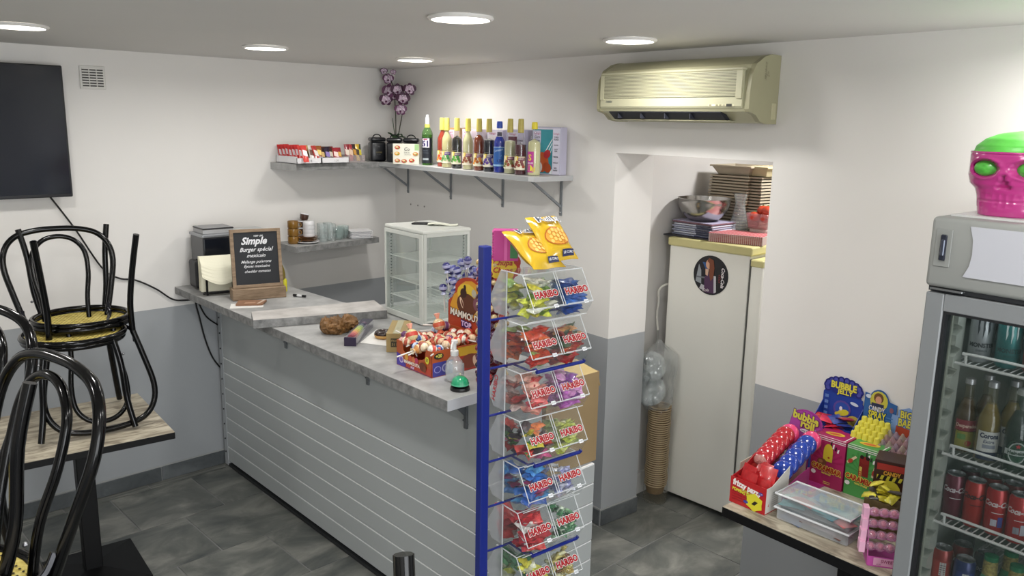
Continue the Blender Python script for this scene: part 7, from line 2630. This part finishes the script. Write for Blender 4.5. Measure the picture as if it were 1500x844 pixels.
def cooler_bottle(a, off, z, h, r, gc, lq, label, draw, cap='b9b9bb', fill=0.72, grp='beer bottles on the second cooler shelf'):
    t = TB('beer_bottle', label, 'bottle', a, off, z, rad(30), grp)
    MB().lathe([(0, 0), (r * 0.95, 0), (r, 0.004), (r, h * 0.48), (r * 0.9, h * 0.56), (0.0125, h * 0.72), (0.0105, h * 0.93), (0, h * 0.93)], 18).obj('glass_body', clear(gc, 0.1, 0.03, g=1.2), t, 50)
    k = r - 0.0015
    MB().lathe([(0, 0.003), (k, 0.006), (k, h * 0.48), (k * 0.9, h * 0.56), (0.011, min(fill, 0.72) * h), (0, min(fill, 0.72) * h)], 16).obj('liquid', mat(lq, 0.12, coat=0.5), t, 50)
    MB().lathe([(0.0105, h * 0.92), (0.0135, h * 0.925), (0.0125, h * 0.99), (0.009, h), (0, h)], 14).obj('cap', mat(cap, 0.3, 0.6), t, 50)
    P = Print((0, 0, 0), bend=r, base=0.0004)
    draw(P, r, h)
    P.obj('bottle_label', t)
    return t


def d_desp(P, r, h):
    P.rect(-0.026, 0.018, 0.026, 0.062, '8f8a3a')
    P.ell(0.008, 0.03, 0.008, 0.008, 'a83230')
    P.rect(-0.02, 0.04, 0.0, 0.055, '5f8a4a')
    P.rect(-0.028, 0.064, 0.028, 0.094, '8a2f3a')
    P.text('Desperados', 0, 0.078, 0.0135, 'd9b9a9', bold=0.04, wid=0.8)


def d_cor(P, r, h):
    P.rect(-0.028, 0.03, 0.028, 0.085, 'c9cac4')
    P.text('Corona', 0, 0.073, 0.018, '26304a', bold=0.05, wid=0.8)
    P.text('Extra', 0, 0.058, 0.012, '3a4260', shear=0.2, bold=0.02)
    P.rect(-0.014, 0.04, 0.016, 0.05, '8a8f9a')
    P.rect(-0.028, 0.008, 0.028, 0.03, '1f2a44')


def d_hei(P, r, h):
    P.ell(0.0, 0.052, 0.027, 0.036, '16402c')
    P.ell(0.0, 0.052, 0.022, 0.029, 'b9c0bc')
    P.ell(0.0, 0.052, 0.019, 0.025, '1c4a34')
    P.rect(-0.03, 0.045, 0.03, 0.06, 'b4bcb8')
    P.text('Heineken', 0, 0.052, 0.0135, '123a26', bold=0.04, wid=0.85)
    P.poly([(0.007 * cos(PI / 2 + i * PI / 5) * (1 if i % 2 == 0 else 0.45), 0.07 + 0.007 * sin(PI / 2 + i * PI / 5) * (1 if i % 2 == 0 else 0.45)) for i in range(10)], 'a8262a')
    P.text('Heineken', 0.014, 0.125, 0.011, 'b4bcb8', rot=PI / 2, bold=0.03)


cooler_bottle(3.812, 0.50, 1.151, 0.205, 0.0275, '8a7a3a', '472e16', 'brown-gold beer bottle with a dark red and green label, leftmost in the cooler', d_desp)
cooler_bottle(3.875, 0.515, 1.151, 0.215, 0.029, 'a8a47a', '7f6a26', 'golden beer bottle with a white and navy label on the second shelf', d_cor)
cooler_bottle(3.945, 0.52, 1.151, 0.215, 0.029, '2a5a3a', '0c1f14', 'dark green beer bottle with a red star label at the right picture edge', d_hei, 'b9bdb9')
for a_, gc, lq, lb, f_ in ((3.835, '8a7a3a', '472e16', 'brown-gold beer bottle behind the leftmost one in the cooler', d_desp), (3.90, 'a8a47a', '7f6a26', 'golden beer bottle behind the front golden one in the cooler', d_cor), (3.965, '2a5a3a', '0c1f14', 'dark green beer bottle behind the front dark green one in the cooler', d_hei)):
    cooler_bottle(a_, 0.44, 1.151, 0.21, 0.028, gc, lq, lb, f_)


def d_coke(tc, word='Coca-Cola', extra=None):
    def f(P, r, h):
        P.text(word, 0.0, h * 0.68, 0.021, tc, rot=-0.0, shear=0.35, bold=0.04, wid=0.82)
        P.rect(-0.014, h * 0.49, 0.014, h * 0.505, tc)
        if extra:
            P.rect(0.002, h * 0.2, 0.014, h * 0.42, extra)
            P.rect(-0.014, h * 0.22, 0.0, h * 0.36, 'b9b9c4' if extra != 'b9b9c4' else '8a8a94')
    return f


CZ = 0.954
cs = [(3.808, '6a2438', d_coke('cfc4c9', 'Coca-Cola', None), 'burgundy cherry cola can at the left of the third shelf'),
      (3.861, 'b02a24', d_coke('2a1412', 'Coca-Cola', None), 'red cola can with black lettering, second on the third shelf'),
      (3.915, 'b5282a', d_coke('e0cfcf', 'Coca-Cola', '3a3f8f'), 'red cola can with white lettering and a blue patch, third on the third shelf'),
      (3.969, 'b5282a', d_coke('e0cfcf', 'Coca-Cola', 'b9b9c4'), 'red cola can with white lettering at the right picture edge')]
for a_, c, f_, lb in cs:
    can(a_, 0.50, CZ, 0.0262, 0.13, c, f_, lb, 'slim cans on the third cooler shelf')
for a_, c, lb in ((3.82, '5a2030', 'burgundy can behind the front burgundy one'), (3.875, '8f2420', 'dark red can in the second row behind the red cola cans'), (3.93, '7a1f22', 'dark red can further right in the second row'), (3.985, '4a1418', 'deep red can in the second row at the right edge')):
    can(a_, 0.44, CZ, 0.0262, 0.13, c, d_coke('a9a0a0'), lb, 'slim cans on the third cooler shelf')


def d_bar(c1, c2, tx):
    def f(P, r, h):
        P.rect(-0.024, h * 0.2, 0.024, h * 0.75, c1)
        P.rect(-0.008, h * 0.42, 0.008, h * 0.72, 'c4c4c0')
        for i in range(5):
            P.rect(-0.0065, h * (0.45 + i * 0.05), 0.0065, h * (0.465 + i * 0.05), '55555a')
        P.text(tx, 0.0, h * 0.33, 0.014, c2, bold=0.04)
    return f


BZ = 0.731
can(3.80, 0.50, BZ, 0.0268, 0.13, '9a3a34', d_bar('a84038', 'd9c9c0', 'Cola'), 'red can with a barcode, front left of the lowest visible cooler shelf', 'cans on the lowest visible cooler shelf')
can(3.862, 0.505, BZ, 0.0272, 0.125, '26346a', d_bar('2a3a78', 'd9cf4a', 'Lipton'), 'dark blue and yellow can, second on the lowest visible cooler shelf', 'cans on the lowest visible cooler shelf')
can(3.825, 0.435, BZ, 0.0268, 0.13, '8a2f30', d_coke('c9b9b9'), 'red can behind the barcode can on the lowest visible shelf', 'cans on the lowest visible cooler shelf')
can(3.885, 0.435, BZ, 0.0268, 0.13, '3a3f4c', d_coke('9a9aa4'), 'dark grey can behind the blue one on the lowest visible shelf', 'cans on the lowest visible cooler shelf')
can(3.80, 0.36, BZ, 0.0268, 0.13, '55585c', d_coke('9a9aa4'), 'grey can at the back left of the lowest visible shelf', 'cans on the lowest visible cooler shelf')


def d_per(P, r, h):
    P.rect(-0.026, 0.03, 0.026, 0.07, 'b9b06a')
    P.text('Perrier', 0, 0.05, 0.015, '2f5a34', bold=0.04, wid=0.9)


for a_, of, lb in ((3.922, 0.50, 'small green water bottle with gold neck foil on the lowest visible shelf'), (3.985, 0.50, 'second small green water bottle with gold neck foil, at the right edge'), (3.945, 0.43, 'green water bottle in the second row of the lowest visible shelf')):
    t = TB('water_bottle', lb, 'bottle', a_, of, BZ, rad(30), 'small green water bottles')
    MB().lathe([(0, 0), (0.024, 0), (0.028, 0.01), (0.0285, 0.04), (0.026, 0.07), (0.0185, 0.105), (0.0175, 0.12), (0, 0.12)], 18).obj('glass_body', mat('4f9a6a', 0.15, coat=0.6), t, 60)
    MB().lathe([(0.0188, 0.105), (0.0182, 0.12), (0.0172, 0.146), (0.0168, 0.146)], 18, cap=False).obj('neck_foil', mat('a89a5a', 0.4, 0.2, var=0.5, vscale=140), t, 60)
    MB().lathe([(0.0172, 0.145), (0.0178, 0.147), (0.0172, 0.158), (0.012, 0.16), (0, 0.16)], 16).obj('cap', mat('1f7a52', 0.35), t, 60)
    P = Print((0, 0, 0), bend=0.0288)
    d_per(P, 0.028, 0.16)
    P.obj('bottle_label', t)

# ---------------------------------------------------------------- skull ornament on the cooler
t = TB('skull_ornament', 'glossy magenta skull with green cap and green eyes on top of the cooler', 'ornament', 3.842, 0.47, 1.7905, rad(4))
t.scale = (1.1, 1.1, 1.0)
MAG = mat('b0327c', 0.2, coat=0.6)
GRN = mat('5cc04a', 0.4, var=0.12, vscale=25, bump=0.4, bscale=30)


def gauss(x, z, cx, cz, sx, sz):
    return math.exp(-(((x - cx) / sx) ** 2 + ((z - cz) / sz) ** 2))


def skull_pt(u, v):
    a = 2 * PI * u - PI / 2       # a=-pi/2 faces front (-y)
    z = v
    # half widths by height (z from 0 to 0.21)
    keys = [(0, 0.066, 0.074), (0.01, 0.068, 0.076), (0.05, 0.073, 0.08), (0.066, 0.078, 0.083), (0.078, 0.09, 0.088), (0.1, 0.095, 0.092), (0.125, 0.094, 0.096), (0.15, 0.094, 0.100), (0.172, 0.088, 0.095), (0.19, 0.07, 0.078), (0.203, 0.043, 0.05), (0.21, 0.002, 0.002)]
    for (z0, a0, b0), (z1, a1, b1) in zip(keys, keys[1:]):
        if z <= z1 + 1e-9:
            f = (z - z0) / (z1 - z0)
            wx, wy = a0 + (a1 - a0) * f, b0 + (b1 - b0) * f
            break
    ca, sa = cos(a), sin(a)
    n_ = 2.5 if z < 0.16 else 2.0
    k = (abs(ca) ** n_ + abs(sa) ** n_) ** (-1 / n_)
    x, y = wx * ca * k, wy * sa * k
    if sa < 0:
        d = 0.0
        for s_ in (-1, 1):
            q = ((x - s_ * 0.043) / 0.032) ** 2 + ((z - 0.118) / 0.023) ** 2
            d += 0.026 * max(0, 1 - q) ** 0.5 if q < 1 else 0
            rim = math.exp(-((q - 1.15) / 0.35) ** 2)
            d -= 0.004 * rim
        w3 = max(0, min(1, (0.105 - z) / 0.035))
        if 0.068 < z < 0.103 and abs(x) < 0.014 * (0.105 - z) / 0.035:
            d += 0.014
        d -= 0.006 * gauss(x, z, 0, 0.098, 0.012, 0.02)
        # teeth
        if 0.018 < z < 0.058 and abs(x) < 0.06:
            tx = abs(((x / 0.015) % 1) - 0.5)
            d += 0.003 * (1 if tx > 0.42 else 0)
            d += 0.0035 * (1 if abs(z - 0.038) < 0.0025 else 0)
        y += d
    return Vector((x, y, z))


b = MB()
NU, NV = 96, 72
zs = [0.0] + [0.21 * (j / NV) for j in range(1, NV)] + [0.21]
rings = [[b.b.verts.new(skull_pt(i / NU, z)) for i in range(NU)] for z in zs]
for j in range(len(rings) - 1):
    for i in range(NU):
        zc = (zs[j] + zs[j + 1]) / 2
        b.use(GRN if zc > 0.158 else MAG)
        b.face([rings[j][i], rings[j][(i + 1) % NU], rings[j + 1][(i + 1) % NU], rings[j + 1][i]])
b.use(MAG)
b.face(rings[0][::-1])
b.obj('skull_body', None, t, 180)
MB().tube([(0.0975 * cos(2 * PI * i / 48) * (abs(cos(2 * PI * i / 48)) ** 2.3 + abs(sin(2 * PI * i / 48)) ** 2.3) ** (-1 / 2.3) * 0.955, 0.103 * sin(2 * PI * i / 48) * (abs(cos(2 * PI * i / 48)) ** 2.3 + abs(sin(2 * PI * i / 48)) ** 2.3) ** (-1 / 2.3) * 0.955, 0.156) for i in range(48)], 0.0035, 6, True).obj('brow_rim', MAG, t, 180)
for s_ in (-1, 1):
    MB().ball((s_ * 0.043, -0.070, 0.118), 0.024, 20, 14, (1.1, 0.55, 0.85)).obj('eye', mat('4fae3f', 0.3, coat=0.4, var=0.3, vscale=60, bump=0.6, bscale=50), t, 180)
